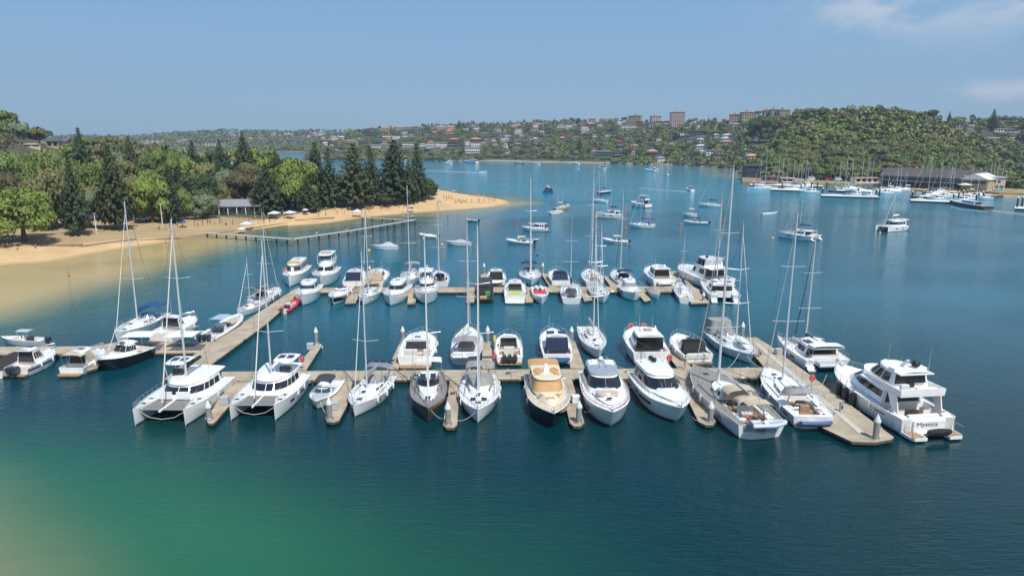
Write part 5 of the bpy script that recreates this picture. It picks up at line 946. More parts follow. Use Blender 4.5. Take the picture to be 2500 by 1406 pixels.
# piles with pointed caps
PL = [(511, 1022, 977, 'beside the first catamaran'), (805, 1022, 969, 'at the end of the finger by the awning boat'), (1094, 1036, 980, 'at the end of the finger by the brown hulled yacht'), (1413, 1031, 977, 'at the end of the finger by the silver roofed yacht'), (1734, 1029, 978, 'at the end of the finger by the largest sailing yacht'), (2137, 1072, 1011, 'on the tip of the broad right pontoon'),
      (773, 840, 798, 'at the end of the life ring finger'), (984, 838, 796, 'left of the all white motor yacht'), (1191, 836, 795, 'behind the three outboard boat'), (1395, 834, 796, 'right of the solar panelled cruiser'), (1598, 834, 794, 'behind the trawler yacht'), (1812, 824, 785, 'on the far end of the broad right pontoon'),
      (1182, 670, 642, 'left of the black canvased sports cruiser'), (1325, 668, 641, 'right of the flagged yacht'), (903, 668, 648, 'between the navy enclosed and sand canvased cruisers'), (1043, 667, 646, 'behind the clear bridged cruiser'), (1469, 667, 642, 'behind the deck saloon yacht'), (1717, 735, 711, 'on the short slanting pontoon')]
for x, y, yt, lb in PL:
    p = G(x, y, .5); H_ = zat(p[1], yt); rr = .30 if y > 900 else .27; r = empty('mooring_pile', (p[0], p[1], 0), 0, 'white capped concrete pile ' + lb, 'mooring pile', 'mooring piles with white caps')
    MB().lathe([(rr, .4), (rr, H_ - .8)], 14).build('shaft', conc, r); MB().lathe([(rr * 1.03, -1.5), (rr * 1.03, .42)], 14).build('wet_base', wetp, r); MB().lathe([(rr * 1.12, H_ - .82), (rr * 1.12, H_ - .62), (.03, H_)], 14).build('cap', capm, r)
    MB().torus((0, 0, .62), rr + .12, .05, n=12).build('pile_guide', steel, r)
for x, y, lb, c_ in [(549, 985, 'on the finger between the catamarans', lgrey), (758, 852, 'on the life ring finger', lgrey), (816, 998, 'on the finger beside the awning boat', lgrey), (1405, 982, 'on the finger by the silver roofed yacht', white), (1900, 865, 'on the far part of the broad pontoon', lgrey)]:
    p = G(x, y, .55); o = MB().cbox(-.45, .45, -.35, .35, 0, .75, .05); o.cbox(-.48, .48, -.38, .38, .75, .85, .06); o = o.build('dock_box', c_); o.location = (p[0], p[1], .57); o.rotation_euler = (0, 0, .2); tag(o, ('white' if c_ is white else 'blue grey') + ' storage box ' + lb, 'dock box', 'dock boxes')
for x, y, lb in [(738, 900, 'on the narrow inner finger'), (1633, 897, 'behind the white express cruiser'), (1981, 948, 'on the broad right pontoon'), (1207, 893, 'beside the three outboards')]:
    p = G(x, y, .55); r = empty('life_ring_stand', (p[0], p[1], .56), 0, 'red life ring cabinet on a post ' + lb, 'life ring stand', 'red life ring stands'); MB().path([(0, 0, 0), (0, 0, 1.1)], .04, 6).build('post', steel, r); MB().lathe([(0, 0), (.36, .0), (.40, .05), (.40, .20), (.36, .25), (0, .25)], 16).build('ring_case', redm, r)
    cs = C.objects[-1]; cs.location = (0, .1, 1.3); cs.rotation_euler = (math.pi / 2, 0, 0); cs.scale = (.9, 1.05, .8); MB().torus((0, -.14, 1.3), .2, .04, 'y').build('ring_mark', mat('pale_red', (.75, .35, .35), .5), r)
for x, y, lb in [(1855, 872, 'on the far part of the broad right pontoon'), (2053, 1005, 'nearest the large motor yacht'), (1345, 905, 'on the middle pontoon behind the cream yacht'), (1146, 905, 'on the middle pontoon left of the awning-topped sloop')]:
    p = G(x, y, .55); r = empty('power_pedestal', (p[0], p[1], .56), .2, 'grey service pedestal ' + lb, 'service pedestal', 'service pedestals'); MB().cbox(-.17, .17, -.14, .14, 0, 1.0).build('cabinet', lgrey, r); MB().box(-.12, .12, -.146, -.14, .35, .8).build('socket_panel', dgrey, r); MB().cbox(-.2, .2, -.17, .17, 1.0, 1.12).build('lid', conc, r)
# mooring lines
def line(a, za, b_, zb, lb, sag=.35, m=offw, r=.022):
    p, q = G(a[0], a[1], za), G(b_[0], b_[1], zb); pts = [(p[0] + (q[0] - p[0]) * t, p[1] + (q[1] - p[1]) * t, za + (zb - za) * t - sag * 4 * t * (1 - t)) for t in [i / 8 for i in range(9)]]
    tag(MB().path(pts, r, 5).build('mooring_line', m), lb, 'mooring line', 'mooring lines')
for a, za, b_, zb, lb in [((1052, 1000), 1.7, (1088, 1022), .6, 'from the brown hulled yacht to its finger'), ((1160, 1006), 1.6, (1112, 1026), .6, 'from the bright white yacht to the finger on its left'), ((1470, 985), 2.0, (1428, 1005), .7, 'from the silver roofed yacht to its pile'), ((1545, 945), 1.6, (1512, 925), .6, 'from the white express cruiser to the middle pontoon'), ((1690, 1017), 1.7, (1712, 1020), .7, 'from the white express cruiser to the end of its finger'),
                          ((858, 968), 1.5, (833, 990), .6, 'from the solar arch yacht to its finger'), ((780, 975), 1.1, (797, 1008), .7, 'from the awning boat to its pile'), ((1480, 870), 1.4, (1525, 899), .6, 'from the racing yacht to the middle pontoon'), ((1805, 862), 1.5, (1775, 899), .6, 'from the grey tented yacht to the middle pontoon'), ((1825, 870), 1.5, (1862, 897), .6, 'from the grey tented yacht to the broad pontoon'),
                          ((1700, 930), 1.6, (1672, 925), .6, 'from the largest sailing yacht bow to the pontoon'), ((2150, 1040), 1.0, (2170, 1060), .6, 'from the large motor yacht stern to the pontoon tip'), ((1290, 925), 1.4, (1252, 918), .6, 'slack, from the cream yacht to the middle pontoon'), ((1010, 690), 1.3, (1040, 699), .6, 'from the blue furled ketch to the back pontoon'), ((1700, 672), 1.5, (1650, 690), .6, 'from the biggest back row yacht to the slanting pontoon'),
                          ((2018, 915), 1.6, (2000, 945), .6, 'from the large motor yacht bow to the broad pontoon')]: line(a, za, b_, zb, 'pale rope ' + lb)
# buoys
for x, y, c_, lb in [(901, 613, yellow, 'left of the peaked grey covered runabout'), (1034, 584, yellow, 'under the white covered inflatable'), (1079, 599, yellow, 'left of the grey covered white runabout'), (1266, 584, yellow, 'by the flat topped inflatable'), (1455, 532, yellow, 'at the bow of the turquoise covered catamaran'), (1527, 558, orange, 'left of the blue covered yacht'), (1527, 510, orange, 'left of the two deck cruiser'), (1662, 549, orange, 'left of the black console inflatable'),
                     (1851, 529, orange, 'left of the low white day boat'), (1438, 477, redm, 'above the far sloops'), (1886, 583, yellow, 'at the bow of the blue covered catamaran'), (2148, 569, yellow, 'at the bow of the charter catamaran'), (1261, 541, redm, 'near the cabin cruiser'), (782, 850, white, 'at the end of the life ring finger'), (1766, 543, redm, 'behind the tallest mast')]:
    p = G(x, y); b = MB().lathe([(0, -.25), (.3, -.2), (.42, .05), (.3, .35), (.08, .45), (.05, .62), (0, .63)], 10); b = b.build('mooring_buoy', c_); b.location = (p[0], p[1], .05); tag(b, {yellow: 'yellow', orange: 'orange', redm: 'pinkish red', white: 'white'}[c_] + ' mooring buoy ' + lb, 'buoy', 'mooring buoys')
# wakes
def foam_mat():
    m = bpy.data.materials.new('foam'); m.use_nodes = True; t = m.node_tree; b = t.nodes['Principled BSDF']; b.inputs['Base Color'].default_value = (.85, .88, .9, 1); b.inputs['Roughness'].default_value = .8
    g = t.nodes.new('ShaderNodeNewGeometry'); n = t.nodes.new('ShaderNodeTexNoise'); n.inputs['Scale'].default_value = .9; n.inputs['Detail'].default_value = 5; t.links.new(g.outputs[0], n.inputs[0]); mr = t.nodes.new('ShaderNodeMapRange'); mr.inputs[1].default_value = .25; mr.inputs[2].default_value = .42; t.links.new(n.outputs[0], mr.inputs[0]); t.links.new(mr.outputs[0], b.inputs['Alpha']); return m
foam = foam_mat()
for pts, w0, w1, lb in [([(1180, 422), (1120, 420), (1045, 417), (980, 415)], 3.0, 1.6, 'thin white wake behind the speedboat crossing the bay'), ([(2412, 513), (2440, 516), (2500, 523), (2620, 540)], 1.6, 5.0, 'white wake trailing right from the dark blue sports yacht'), ([(2320, 502), (2350, 511), (2412, 516)], .5, 1.1, 'bow wave along the side of the dark blue sports yacht'), ([(1676, 467), (1650, 466), (1600, 462), (1560, 459)], .8, .3, 'faint wake of the small white motorboat')]:
    q = []
    for i, (x, y) in enumerate(pts):
        p = G(x, y, .03); w_ = w0 + (w1 - w0) * i / (len(pts) - 1); q.append([(p[0], p[1] - w_ / 2, .03), (p[0], p[1], .06), (p[0], p[1] + w_ / 2, .03)])
    tag(MB().loft(q, closed=False, cap0=False, cap1=False).build('boat_wake', foam), lb, 'wake', kind='stuff')
# ------------------------------------------------------------------ netted swimming enclosure
dk = mat('painted_white_boardwalk', (.44, .46, .42), .7, var=.1); post_m = mat('dark_timber_post', (.035, .045, .04), .8, var=.2)
def jetty(label, pts, nposts, w=1.3, z=1.5, rl=False):
    P = [Vector(G(x, y, z) + (z,)) for x, y in pts]; r = empty('boardwalk', (0, 0, 0), 0, label, 'boardwalk', 'boardwalks round the bathing enclosure')
    for a, b_ in zip(P[:-1], P[1:]):
        d = (b_ - a).normalized(); n = Vector((-d.y, d.x, 0)) * w / 2; MB().prism(orient([(a + n)[:2], (a - n)[:2], (b_ - n)[:2], (b_ + n)[:2]]), z - .22, z).build('deck', dk, r, False)
    L_ = [(b_ - a).length for a, b_ in zip(P[:-1], P[1:])]; T_ = sum(L_)
    for k in range(nposts):
        s_ = T_ * k / (nposts - 1); i = 0
        while i < len(L_) - 1 and s_ > L_[i]: s_ -= L_[i]; i += 1
        p = P[i].lerp(P[i + 1], s_ / L_[i]); MB().lathe([(.24, -2), (.24, z - .25)], 8, (p.x, p.y, 0)).build('post', post_m, r)
    return r
jetty('white boardwalk closing the bathing enclosure, with a bend at its seaward corner', [(505, 568), (714, 583), (860, 562), (1013, 536)], 24)
jetty('short far boardwalk of the bathing enclosure parallel to the beach', [(884, 530), (950, 534), (1013, 537)], 6, .9, 1.3)
# ------------------------------------------------------------------ people
def person_mesh(kind):
    J = {'stand': [((0, 0, .92), .15), ((0, 0, 1.15), .13), ((0, 0, 1.38), .17), ((0, 0, 1.53), .06), ((0, 0, 1.66), .11), ((-.2, 0, 1.38), .06), ((-.27, .02, 1.12), .045), ((-.28, .08, .86), .035), ((.2, 0, 1.38), .06), ((.27, .02, 1.12), .045), ((.28, .08, .86), .035), ((-.10, 0, .82), .10), ((-.11, .02, .46), .07), ((-.11, 0, .06), .05), ((-.11, .12, .04), .04), ((.10, 0, .82), .10), ((.11, .02, .46), .07), ((.11, 0, .06), .05), ((.11, .12, .04), .04)]}
    J['walk'] = list(J['stand']); J['walk'][12] = ((-.11, .16, .48), .07); J['walk'][13] = ((-.11, .28, .08), .05); J['walk'][14] = ((-.11, .40, .08), .04); J['walk'][16] = ((.11, -.05, .46), .07); J['walk'][17] = ((.11, -.28, .10), .05); J['walk'][18] = ((.11, -.18, .04), .04); J['walk'][7] = ((-.25, -.22, .92), .035); J['walk'][10] = ((.25, .25, .95), .035)
    J['sit'] = [((0, 0, .14), .15), ((0, -.08, .36), .13), ((0, -.12, .6), .17), ((0, -.10, .75), .06), ((0, -.08, .88), .11), ((-.2, -.12, .6), .06), ((-.3, -.2, .36), .045), ((-.32, -.3, .1), .035), ((.2, -.12, .6), .06), ((.3, .0, .40), .045), ((.15, .25, .42), .035), ((-.10, .05, .14), .10), ((-.12, .42, .40), .07), ((-.12, .62, .08), .05), ((-.12, .74, .05), .04), ((.10, .05, .14), .10), ((.12, .42, .40), .07), ((.12, .62, .08), .05), ((.12, .74, .05), .04)]
    J['lie'] = [((0, 0, .12), .14), ((0, -.25, .13), .12), ((0, -.48, .14), .15), ((0, -.63, .13), .06), ((0, -.76, .13), .1), ((-.2, -.48, .12), .06), ((-.28, -.22, .08), .045), ((-.26, .02, .06), .035), ((.2, -.48, .12), .06), ((.28, -.22, .08), .045), ((.26, .02, .06), .035), ((-.10, .1, .12), .10), ((-.12, .5, .10), .07), ((-.12, .88, .07), .05), ((-.14, .95, .14), .04), ((.10, .1, .12), .10), ((.12, .5, .10), .07), ((.12, .88, .07), .05), ((.14, .95, .14), .04)]
    E_ = [(0, 1), (1, 2), (2, 3), (3, 4), (2, 5), (5, 6), (6, 7), (2, 8), (8, 9), (9, 10), (0, 11), (11, 12), (12, 13), (13, 14), (0, 15), (15, 16), (16, 17), (17, 18)]
    j = J[kind]; me = bpy.data.meshes.new('person_skeleton'); me.from_pydata([a for a, _ in j], E_, []); o = bpy.data.objects.new('person_skeleton', me); C.objects.link(o)
    sk = o.modifiers.new('s', 'SKIN'); o.modifiers.new('b', 'SUBSURF').levels = 1
    bpy.context.view_layer.update()
    if not me.skin_vertices: me.attributes
    for i, (_, rr) in enumerate(j): me.skin_vertices[0].data[i].radius = (rr, rr * .8)
    me.skin_vertices[0].data[0].use_root = True
    dg = bpy.context.evaluated_depsgraph_get(); dg.update(); m = bpy.data.meshes.new_from_object(o.evaluated_get(dg)); bpy.data.objects.remove(o); m.shade_smooth(); m.materials.clear(); return m
PM = {}
for kd in ('stand', 'walk', 'sit', 'lie'):
    try: base = person_mesh(kd)
    except Exception as e_: print('person', kd, e_); base = MB().lathe([(.12, 0), (.2, .9), (.24, 1.4), (.1, 1.5), (.12, 1.7)], 8).build('x', skin1).data
    PM[kd] = []
    for s_ in (skin1, skin2): q = base.copy(); q.materials.append(s_); PM[kd].append(q)
def blob(c, rad, seg=8, h0=0): return MB().lathe([(0, -rad[2]), (rad[0] * .8, -rad[2] * .6), (rad[0], 0), (rad[0] * .8, rad[2] * .6), (0, rad[2])], seg, c, 1, rad[1] / rad[0])
CLO = {}
def person(x, y, z, pose, label, cloth, shirt=None, rz=None, group='people on the beach', sk=0):
    o = bpy.data.objects.new('person', PM[pose][sk]); C.objects.link(o); o.location = (x, y, z); o.rotation_euler = (0, 0, R.uniform(0, 6.28) if rz is None else rz); tag(o, label, 'person', group)
    hip = {'stand': (0, 0, .86), 'walk': (0, 0, .86), 'sit': (0, .02, .15), 'lie': (0, .03, .12)}[pose]; ch = {'stand': (0, 0, 1.25), 'walk': (0, 0, 1.25), 'sit': (0, -.1, .48), 'lie': (0, -.34, .135)}[pose]; hd = {'stand': (0, -.02, 1.70), 'walk': (0, -.02, 1.70), 'sit': (0, -.1, .92), 'lie': (0, -.82, .13)}[pose]
    key = (pose, cloth.name); L_ = [(key, 'shorts', hip, (.22, .18, .17), cloth), ((pose, 'hair'), 'hair', hd, (.12, .13, .11), hairm)]
    if shirt: L_.append(((pose, 's', shirt.name), 'shirt', ch, (.24, .17, .30) if pose != 'lie' else (.22, .3, .15), shirt))
    for ky, nm, c_, rad, m in L_:
        if ky not in CLO: t_ = blob(c_, rad).build(nm, m, o); CLO[ky] = t_.data
        else: t_ = bpy.data.objects.new(nm, CLO[ky]); C.objects.link(t_); t_.parent = o
    return o
CL = [(navyc, 'navy'), (redm, 'red'), (blackc, 'black'), (white, 'white'), (tealc, 'teal'), (dgrey, 'dark grey'), (yellow, 'yellow'), (bluec, 'blue')]
ZN = [  # pixel strip, count, where, poses
    ((1130, 473), (1175, 478), 9, "on the point's far edge", 'sss'), ((1118, 484), (1142, 492), 6, 'in the sandy point group', 'sw'), ((1150, 478), (1232, 487), 12, "on the point's seaward side", 'sws'), ((1150, 496), (1215, 503), 7, "near the point's tip", 'sw'),
    ((1072, 480), (1115, 482), 6, 'by the beached boats', 'sti'), ((730, 515), (1000, 500), 14, 'below the tall pines', 'ssiw'), ((770, 535), (980, 522), 10, 'at the enclosure waterline', 'ssw'), ((600, 538), (700, 530), 10, 'near the white canopies', 'siw'),
    ((560, 548), (680, 558), 8, 'left of the enclosure bend', 'sw'), ((470, 545), (560, 552), 9, 'left of the pavilion', 'ssi'), ((590, 512), (700, 520), 6, 'in front of the pavilion', 'siw'), ((5, 597), (45, 600), 5, 'at the far left of the beach', 'il'), ((380, 555), (450, 552), 5, 'under the narrow pine', 'is')]
cnt = 0
for a, b_, n, wh, ps in ZN:
    for k in range(n):
        f = (k + R.uniform(.2, .8)) / n; px = a[0] + (b_[0] - a[0]) * f; py = a[1] + (b_[1] - a[1]) * f + R.uniform(-2.5, 2.5); x, y = G(px, py, 1.5); z = float(land_z(x, y)); 
        x, y = G(px, py, z); z = max(float(land_z(x, y)), -.6); c_, cn_ = R.choice(CL); sh = R.choice([None, None, R.choice(CL)]); pz = {'s': 'stand', 'w': 'walk', 'i': 'sit', 't': 'stand', 'l': 'lie'}[R.choice(ps)]
        person(x, y, z, pz, {'stand': 'person standing', 'walk': 'person walking', 'sit': 'person seated', 'lie': 'person lying'}[pz] + f' in {cn_} ' + ('shorts and ' + sh[1] + ' top ' if sh else 'swimwear ') + wh, c_, sh[0] if sh else None, sk=R.randint(0, 1)); cnt += 1
p = G(1672, 900, .56); person(p[0], p[1], .56, 'walk', 'person in grey shirt and pale shorts stepping onto the black canvased cruiser', ltan, greyc, 2.2, 'people in the marina')
p = G(1150, 539, .5); person(p[0], p[1], .35, 'sit', 'person in a dark top sitting in the green dinghy', navyc, navyc, 1, 'people in boats')
for x, y, ps, lb, c_ in [(773, 572, 'sit', 'first of two people sitting together on the boardwalk past the bend', white), (779, 571, 'sit', 'second of two people sitting together on the boardwalk past the bend', bluec), (843, 561, 'stand', 'person standing on the seaward boardwalk arm', blackc), (849, 562, 'sit', 'person in grey sitting beside the one standing on the boardwalk arm', greyc), (937, 546, 'sit', 'person sitting near the far end of the seaward boardwalk', ltan), (716, 575, 'stand', 'person in teal standing at the corner of the boardwalk', tealc)]:
    p = G(x, y, 1.5); person(p[0], p[1], 1.51, ps, lb, c_, c_, None, 'people on the boardwalk')
for x, y, lb in [(89, 619, 'child standing alone on the wide sand at the left'), (168, 674, 'swimmer standing in the shallows far left'), (405, 594, 'swimmer in green in the shallows'), (380, 618, 'swimmer in the tan shallows left of the second tallest mast'), (1093, 527, 'swimmer standing in shallow water right of the boardwalk'), (1118, 522, 'swimmer off the sandy point'), (1034, 515, 'wader at the edge of the sand above the boardwalk end')]:
    p = G(x, y, 0); z = float(land_z(*p)) if y < 0 else -.7; z = .9 if y == 619 else -.8; person(p[0], p[1], z, 'stand', lb, R.choice(CL)[0], None, None, 'bathers')
# beach shelters and umbrellas
tentw = mat('pale_tent_cloth', (.62, .62, .72), .8); 
for x, y, w_, lb in [(602, 550, 3.4, 'pale lilac beach canopy nearest the boardwalk start'), (670, 531, 3.6, 'white beach canopy left of the pair under the pine'), (708, 529, 3.4, 'white beach canopy right of the pair under the pine'), (872, 520, 3.2, 'white beach canopy below the widest pine'), (1064, 487, 3.0, 'pale blue canopy at the tree end of the sandy point')]:
    p = G(x, y, 1.8); z = float(land_z(*p)); r = empty('beach_canopy', (p[0], p[1], z), R.uniform(-.3, .3), lb, 'beach canopy', 'beach canopies'); q = MB(); [q.path([(a * w_ / 2, b_ * w_ / 2, 0), (a * w_ / 2, b_ * w_ / 2, 2.1)], .04, 4) for a in (1, -1) for b_ in (1, -1)]; q.build('frame', alu, r)
    h_ = w_ / 2 + .05; MB().add([(-h_, -h_, 1.9), (h_, -h_, 1.9), (h_, h_, 1.9), (-h_, h_, 1.9), (-h_, -h_, 2.15), (h_, -h_, 2.15), (h_, h_, 2.15), (-h_, h_, 2.15), (0, 0, 2.9)], [(0, 1, 5, 4), (1, 2, 6, 5), (2, 3, 7, 6), (3, 0, 4, 7), (4, 5, 8), (5, 6, 8), (6, 7, 8), (7, 4, 8)]).build('canopy', tentw, r, False)
for x, y, c_, lb in [(746, 523, tentw, 'white beach umbrella right of the canopies'), (935, 503, tentw, 'pale umbrella under the tall pines'), (1004, 509, bluec, 'pale blue umbrella left of the sandy point'), (590, 556, white, 'small white beach shelter on the sand'), (447, 552, bluec, 'blue umbrella beside the narrow pine'), (20, 599, redm, 'red umbrella at the far left of the beach'), (38, 598, tealc, 'teal umbrella at the far left of the beach')]:
    p = G(x, y, 1.8); z = float(land_z(*p)); r = empty('beach_umbrella', (p[0], p[1], z), 0, lb, 'umbrella', 'beach umbrellas'); MB().path([(0, 0, 0), (0, 0, 2.1)], .03, 5).build('pole', alu, r); MB().lathe([(1.3, 1.7), (.9, 1.98), (.4, 2.15), (0, 2.2)], 10).build('shade', c_, r, False)
for bw, st, lb in [((1095, 474), (1120, 477), 'white and green motorboat drawn up on the far side of the sandy point'), ((1128, 479), (1146, 481), 'small pale boat drawn up beside the motorboat on the point'), ((1062, 470), (1078, 473), 'red and white boat beached by the last tree')]:
    open_boat(lb, bw, st, 2.3, outb=1, canop=white if 'green' in lb else None, console=False, group='boats drawn up on the sand', hull=redm if 'red' in lb else white)
# ------------------------------------------------------------------ pavilion, sea wall, path
wallw = mat('painted_weatherboard', (.48, .48, .44), .7, var=.06); roofg = mat('grey_metal_roof', (.26, .27, .28), .5, var=.08)
p = G(566, 523, 2.6); r = empty('park_pavilion', (p[0], p[1] + 4, 2.5), .13, 'long low grey roofed pavilion with columns on the park lawn', 'pavilion')
MB().box(-10.5, 10.5, -2.5, 5, 0, 2.9).build('wall', wallw, r, False); MB().loft([[(-11.6, -5.2, 2.9), (11.6, -5.2, 2.9), (11.6, 6, 2.9), (-11.6, 6, 2.9)], [(-11.6, -5.2, 3.1), (11.6, -5.2, 3.1), (11.6, 6, 3.1), (-11.6, 6, 3.1)], [(-6, 0, 5.2), (6, 0, 5.2), (6, .6, 5.2), (-6, .6, 5.2)]]).build('roof', roofg, r, False)
for k in range(8): MB().box(-11 + k * 3.14 - .12, -11 + k * 3.14 + .12, -4.9, -4.66, 0, 2.9).build('column', white, r, False)
for k in range(9): MB().box(-9.8 + k * 2.2, -8.4 + k * 2.2, -2.56, -2.5, .9, 2.4).build('window', glass, r, False)
sandst = mat('sandstone_wall', (.26, .19, .12), .9, var=.25, scale=2)
def wallrun(label, pts, z0, ht, th=.6, m=sandst, name='sea_wall', cat='sea wall', group='low sea walls along the beach'):
    P = [Vector((*G(x, y, z0 + ht), 0)) for x, y in pts]; b = MB()
    for a, c in zip(P[:-1], P[1:]): d = (c - a).normalized(); n = Vector((-d.y, d.x, 0)) * th / 2; zz = float(land_z((a.x + c.x) / 2, (a.y + c.y) / 2)); b.prism(orient([(a + n)[:2], (a - n)[:2], (c - n)[:2], (c + n)[:2]]), zz - 1, zz + ht * .45)
    return tag(b.build(name, m, None, False), label, cat, group)
wallrun('low sandstone sea wall along the grass at the left', [(60, 592), (200, 588), (330, 572), (442, 565), (520, 556), (600, 548), (700, 535)], 1.6, .9); wallrun('upper edge of the path wall beside the pavilion lawn', [(430, 561), (520, 551), (610, 541), (720, 526), (815, 519)], 2.2, .6, .5)
wallrun('short curved sand fence stub below the widest pine', [(862, 526), (890, 530), (940, 537)], 1.0, .5, .3)
# ------------------------------------------------------------------ trees
def leafmat(name, col, var=.3):
    m = mat(name, col, .75, var=var, scale=.35, spec=.25, objvar=.16); return m
LM = {'bright': leafmat('leaf_bright', (.175, .230, .050)), 'green': leafmat('leaf_green', (.155, .210, .055)), 'olive': leafmat('leaf_olive', (.200, .200, .078)), 'dark': leafmat('leaf_dark', (.085, .120, .048)), 'grey': leafmat('leaf_grey_green', (.165, .200, .120)), 'brown': leafmat('leaf_brownish', (.145, .130, .065)), 'pine': leafmat('leaf_pine', (.050, .076, .034)), 'pine2': leafmat('leaf_pine_warm', (.070, .088, .034))}
bark = mat('bark', (.12, .09, .065), .9, var=.25, scale=2); barkp = mat('pale_bark', (.33, .29, .25), .9, var=.2, scale=2)
def cards(cen, nrm, size, jit=.45):
    n = len(cen); nrm = nrm + NR.normal(0, jit, (n, 3)); nrm /= np.linalg.norm(nrm, axis=1)[:, None]
    a = np.cross(nrm, NR.normal(0, 1, (n, 3))); a /= np.linalg.norm(a, axis=1)[:, None] + 1e-9; b = np.cross(nrm, a)
    s = (size * NR.uniform(.6, 1.3, n))[:, None]; k = NR.uniform(.5, 1.0, n)[:, None]
    return np.stack([cen - a * s, cen - b * s * k, cen + a * s, cen + b * s * k], 1)
def crown_pts(n, lobes=13, base=.28, spread=1.0, seed=None):
    g = np.random.default_rng(seed); C_ = []; 
    for i in range(lobes):
        th = g.uniform(0, 6.28); rr = math.sqrt(g.uniform(0, 1)) * .66 * spread; zz = base + .20 + (1 - base - .36) * g.uniform(.1, 1) * (1 - .55 * rr ** 2); C_.append((rr * math.cos(th), rr * math.sin(th), zz, g.uniform(.24, .40) * (1.1 - .3 * rr), g.uniform(.13, .2)))
    C_.append((0, 0, .72, .45, .24)); C_ = np.array(C_); k = g.integers(0, len(C_), n); d = g.normal(0, 1, (n, 3)); d[:, 2] = np.abs(d[:, 2]) * np.where(g.uniform(0, 1, n) < .8, 1, -1); d /= np.linalg.norm(d, axis=1)[:, None]
    rr = g.uniform(.72, 1.05, n)[:, None]; c = C_[k]; P = c[:, :3] + d * rr * np.stack([c[:, 3], c[:, 3], c[:, 4]], 1); P[:, 2] = np.minimum(P[:, 2], 1.0 + g.normal(0, .01, n)); return P, d
def broad_variant(n, size, seed, lobes=13, base=.28):
    P, d = crown_pts(n, lobes, base, 1, seed); return cards(P, d, size)
def trunk_mb(h0, rad, seed, limbs=4, top=.8):
    g = random.Random(seed); b = MB(); b.path([(0, 0, -.05), (.01, .0, h0 * .5), (.02, 0, h0), (0, 0, top)], rad, 7, rad * .3)
    for k in range(limbs): a = 6.28 * k / limbs + g.uniform(-.4, .4); b.path([(0, 0, h0 * .8), (.25 * math.cos(a), .25 * math.sin(a), h0 + .15), (.5 * math.cos(a), .5 * math.sin(a), h0 + .35)], rad * .5, 5, rad * .15)
    return b
def pine_variant(seed, tiers=26, dens=1.0, bare=.10):
    g = np.random.default_rng(seed); P = []; Nn = []; S = []
    for t in range(tiers):
        f = t / (tiers - 1); z = bare + (1 - bare) * f ** .95; rad = (1 - f) ** .88 * (1 - .25 * max(0, .16 - f) / .16) * g.uniform(.86, 1.05) + .03; nb = int(9 - 3 * f); ph = g.uniform(0, 6.28)
        for b in range(nb):
            a = ph + 6.283 * b / nb + g.normal(0, .12); r_ = rad * g.uniform(.82, 1.08); n = max(3, int(r_ * 15 * dens))
            for j in range(n):
                u = (j + .7) / n; rr = r_ * u; zz = z + (-.012 + .034 * u ** 2) * (1 - f * .6) - .004
                for q in range(5):
                    P.append((rr * math.cos(a) + g.normal(0, .045 * (u * .6 + .4)), rr * math.sin(a) + g.normal(0, .045 * (u * .6 + .4)), zz + g.normal(0, .006))); Nn.append((math.cos(a) * .35, math.sin(a) * .35, 1.0)); S.append((.062 * (.55 + .5 * (1 - f))))
    return cards(np.array(P), np.array(Nn), np.array(S), .28)
BV = {}
def tree_obj(kind, key, x, y, z, w, h, rz, label, cat, group, leaf, hi=True, parts=True):
    name = {'pine': 'pine_tree', 'broad': 'broadleaf_tree', 'gum': 'gum_tree', 'shrub': 'coastal_shrub'}[kind]
    r = empty(name, (x, y, z), rz, label, cat, group)
    # meshes are shared between trees of one variant
    kk = (kind, key, leaf)
    if kk not in BV:
        Q = {'pine': lambda: pine_variant(key, 17 + key % 3 * 2, 1.0, .09 + .02 * (key % 3)), 'broad': lambda: broad_variant(9500, .040, key, 24, .02), 'gum': lambda: broad_variant(1300, .085, key, 12, .12), 'shrub': lambda: broad_variant(1500, .06, key, 8, .05)}[kind]()
        o = fast_quads('crown', Q, [LM[leaf]], None, r); tk = None
        if kind != 'shrub': tk = (MB().path([(0, 0, -.05), (0, 0, .5), (0, 0, .97)], .035 if kind == 'pine' else .05, 7, .006) if kind == 'pine' else trunk_mb(.3, .07 if kind == 'broad' else .05, key)).build('trunk', bark if kind != 'gum' else barkp, r)
        BV[kk] = (o.data, tk.data if tk else None); ms = [(o, 'crown'), (tk, 'trunk')]
    else:
        ms = []
        for dt, nm in zip(BV[kk], ('crown', 'trunk')):
            if dt is None: continue
            o = bpy.data.objects.new(nm, dt); C.objects.link(o); o.parent = r; ms.append((o, nm))
    for o, nm in ms:
        if o: o.scale = (w / 2, w / 2, h)
    return r
def march(px, py):                                    # where the sight line through a pixel meets the park ground
    D_ = 170.0
    while D_ < 620:
        x, y, z = atD(px, py, D_); g = float(land_z(x, y))
        if g >= z: return x, y, g
        D_ += 2
    x, y = G(px, py, 2.5); return x, y, float(land_z(x, y))
def park_tree(kind, px, pyb, pyt, wpx, leaf, label, key=None, group=None):
    x, y, z = march(px, pyb)
    h = zat(y, pyt) - z; w = wpx / FP * (y * CT + (HC - z) * ST); tree_obj(kind, key if key is not None else R.randint(1, 3), x, y, z - .1, w, h, R.uniform(0, 6.28), label, 'pine tree' if kind == 'pine' else ('shrub' if kind == 'shrub' else 'tree'), group or {'pine': 'tall pines in the beachside park', 'shrub': 'shrubs in the beachside park'}.get(kind, 'broadleaf trees in the beachside park'), leaf)
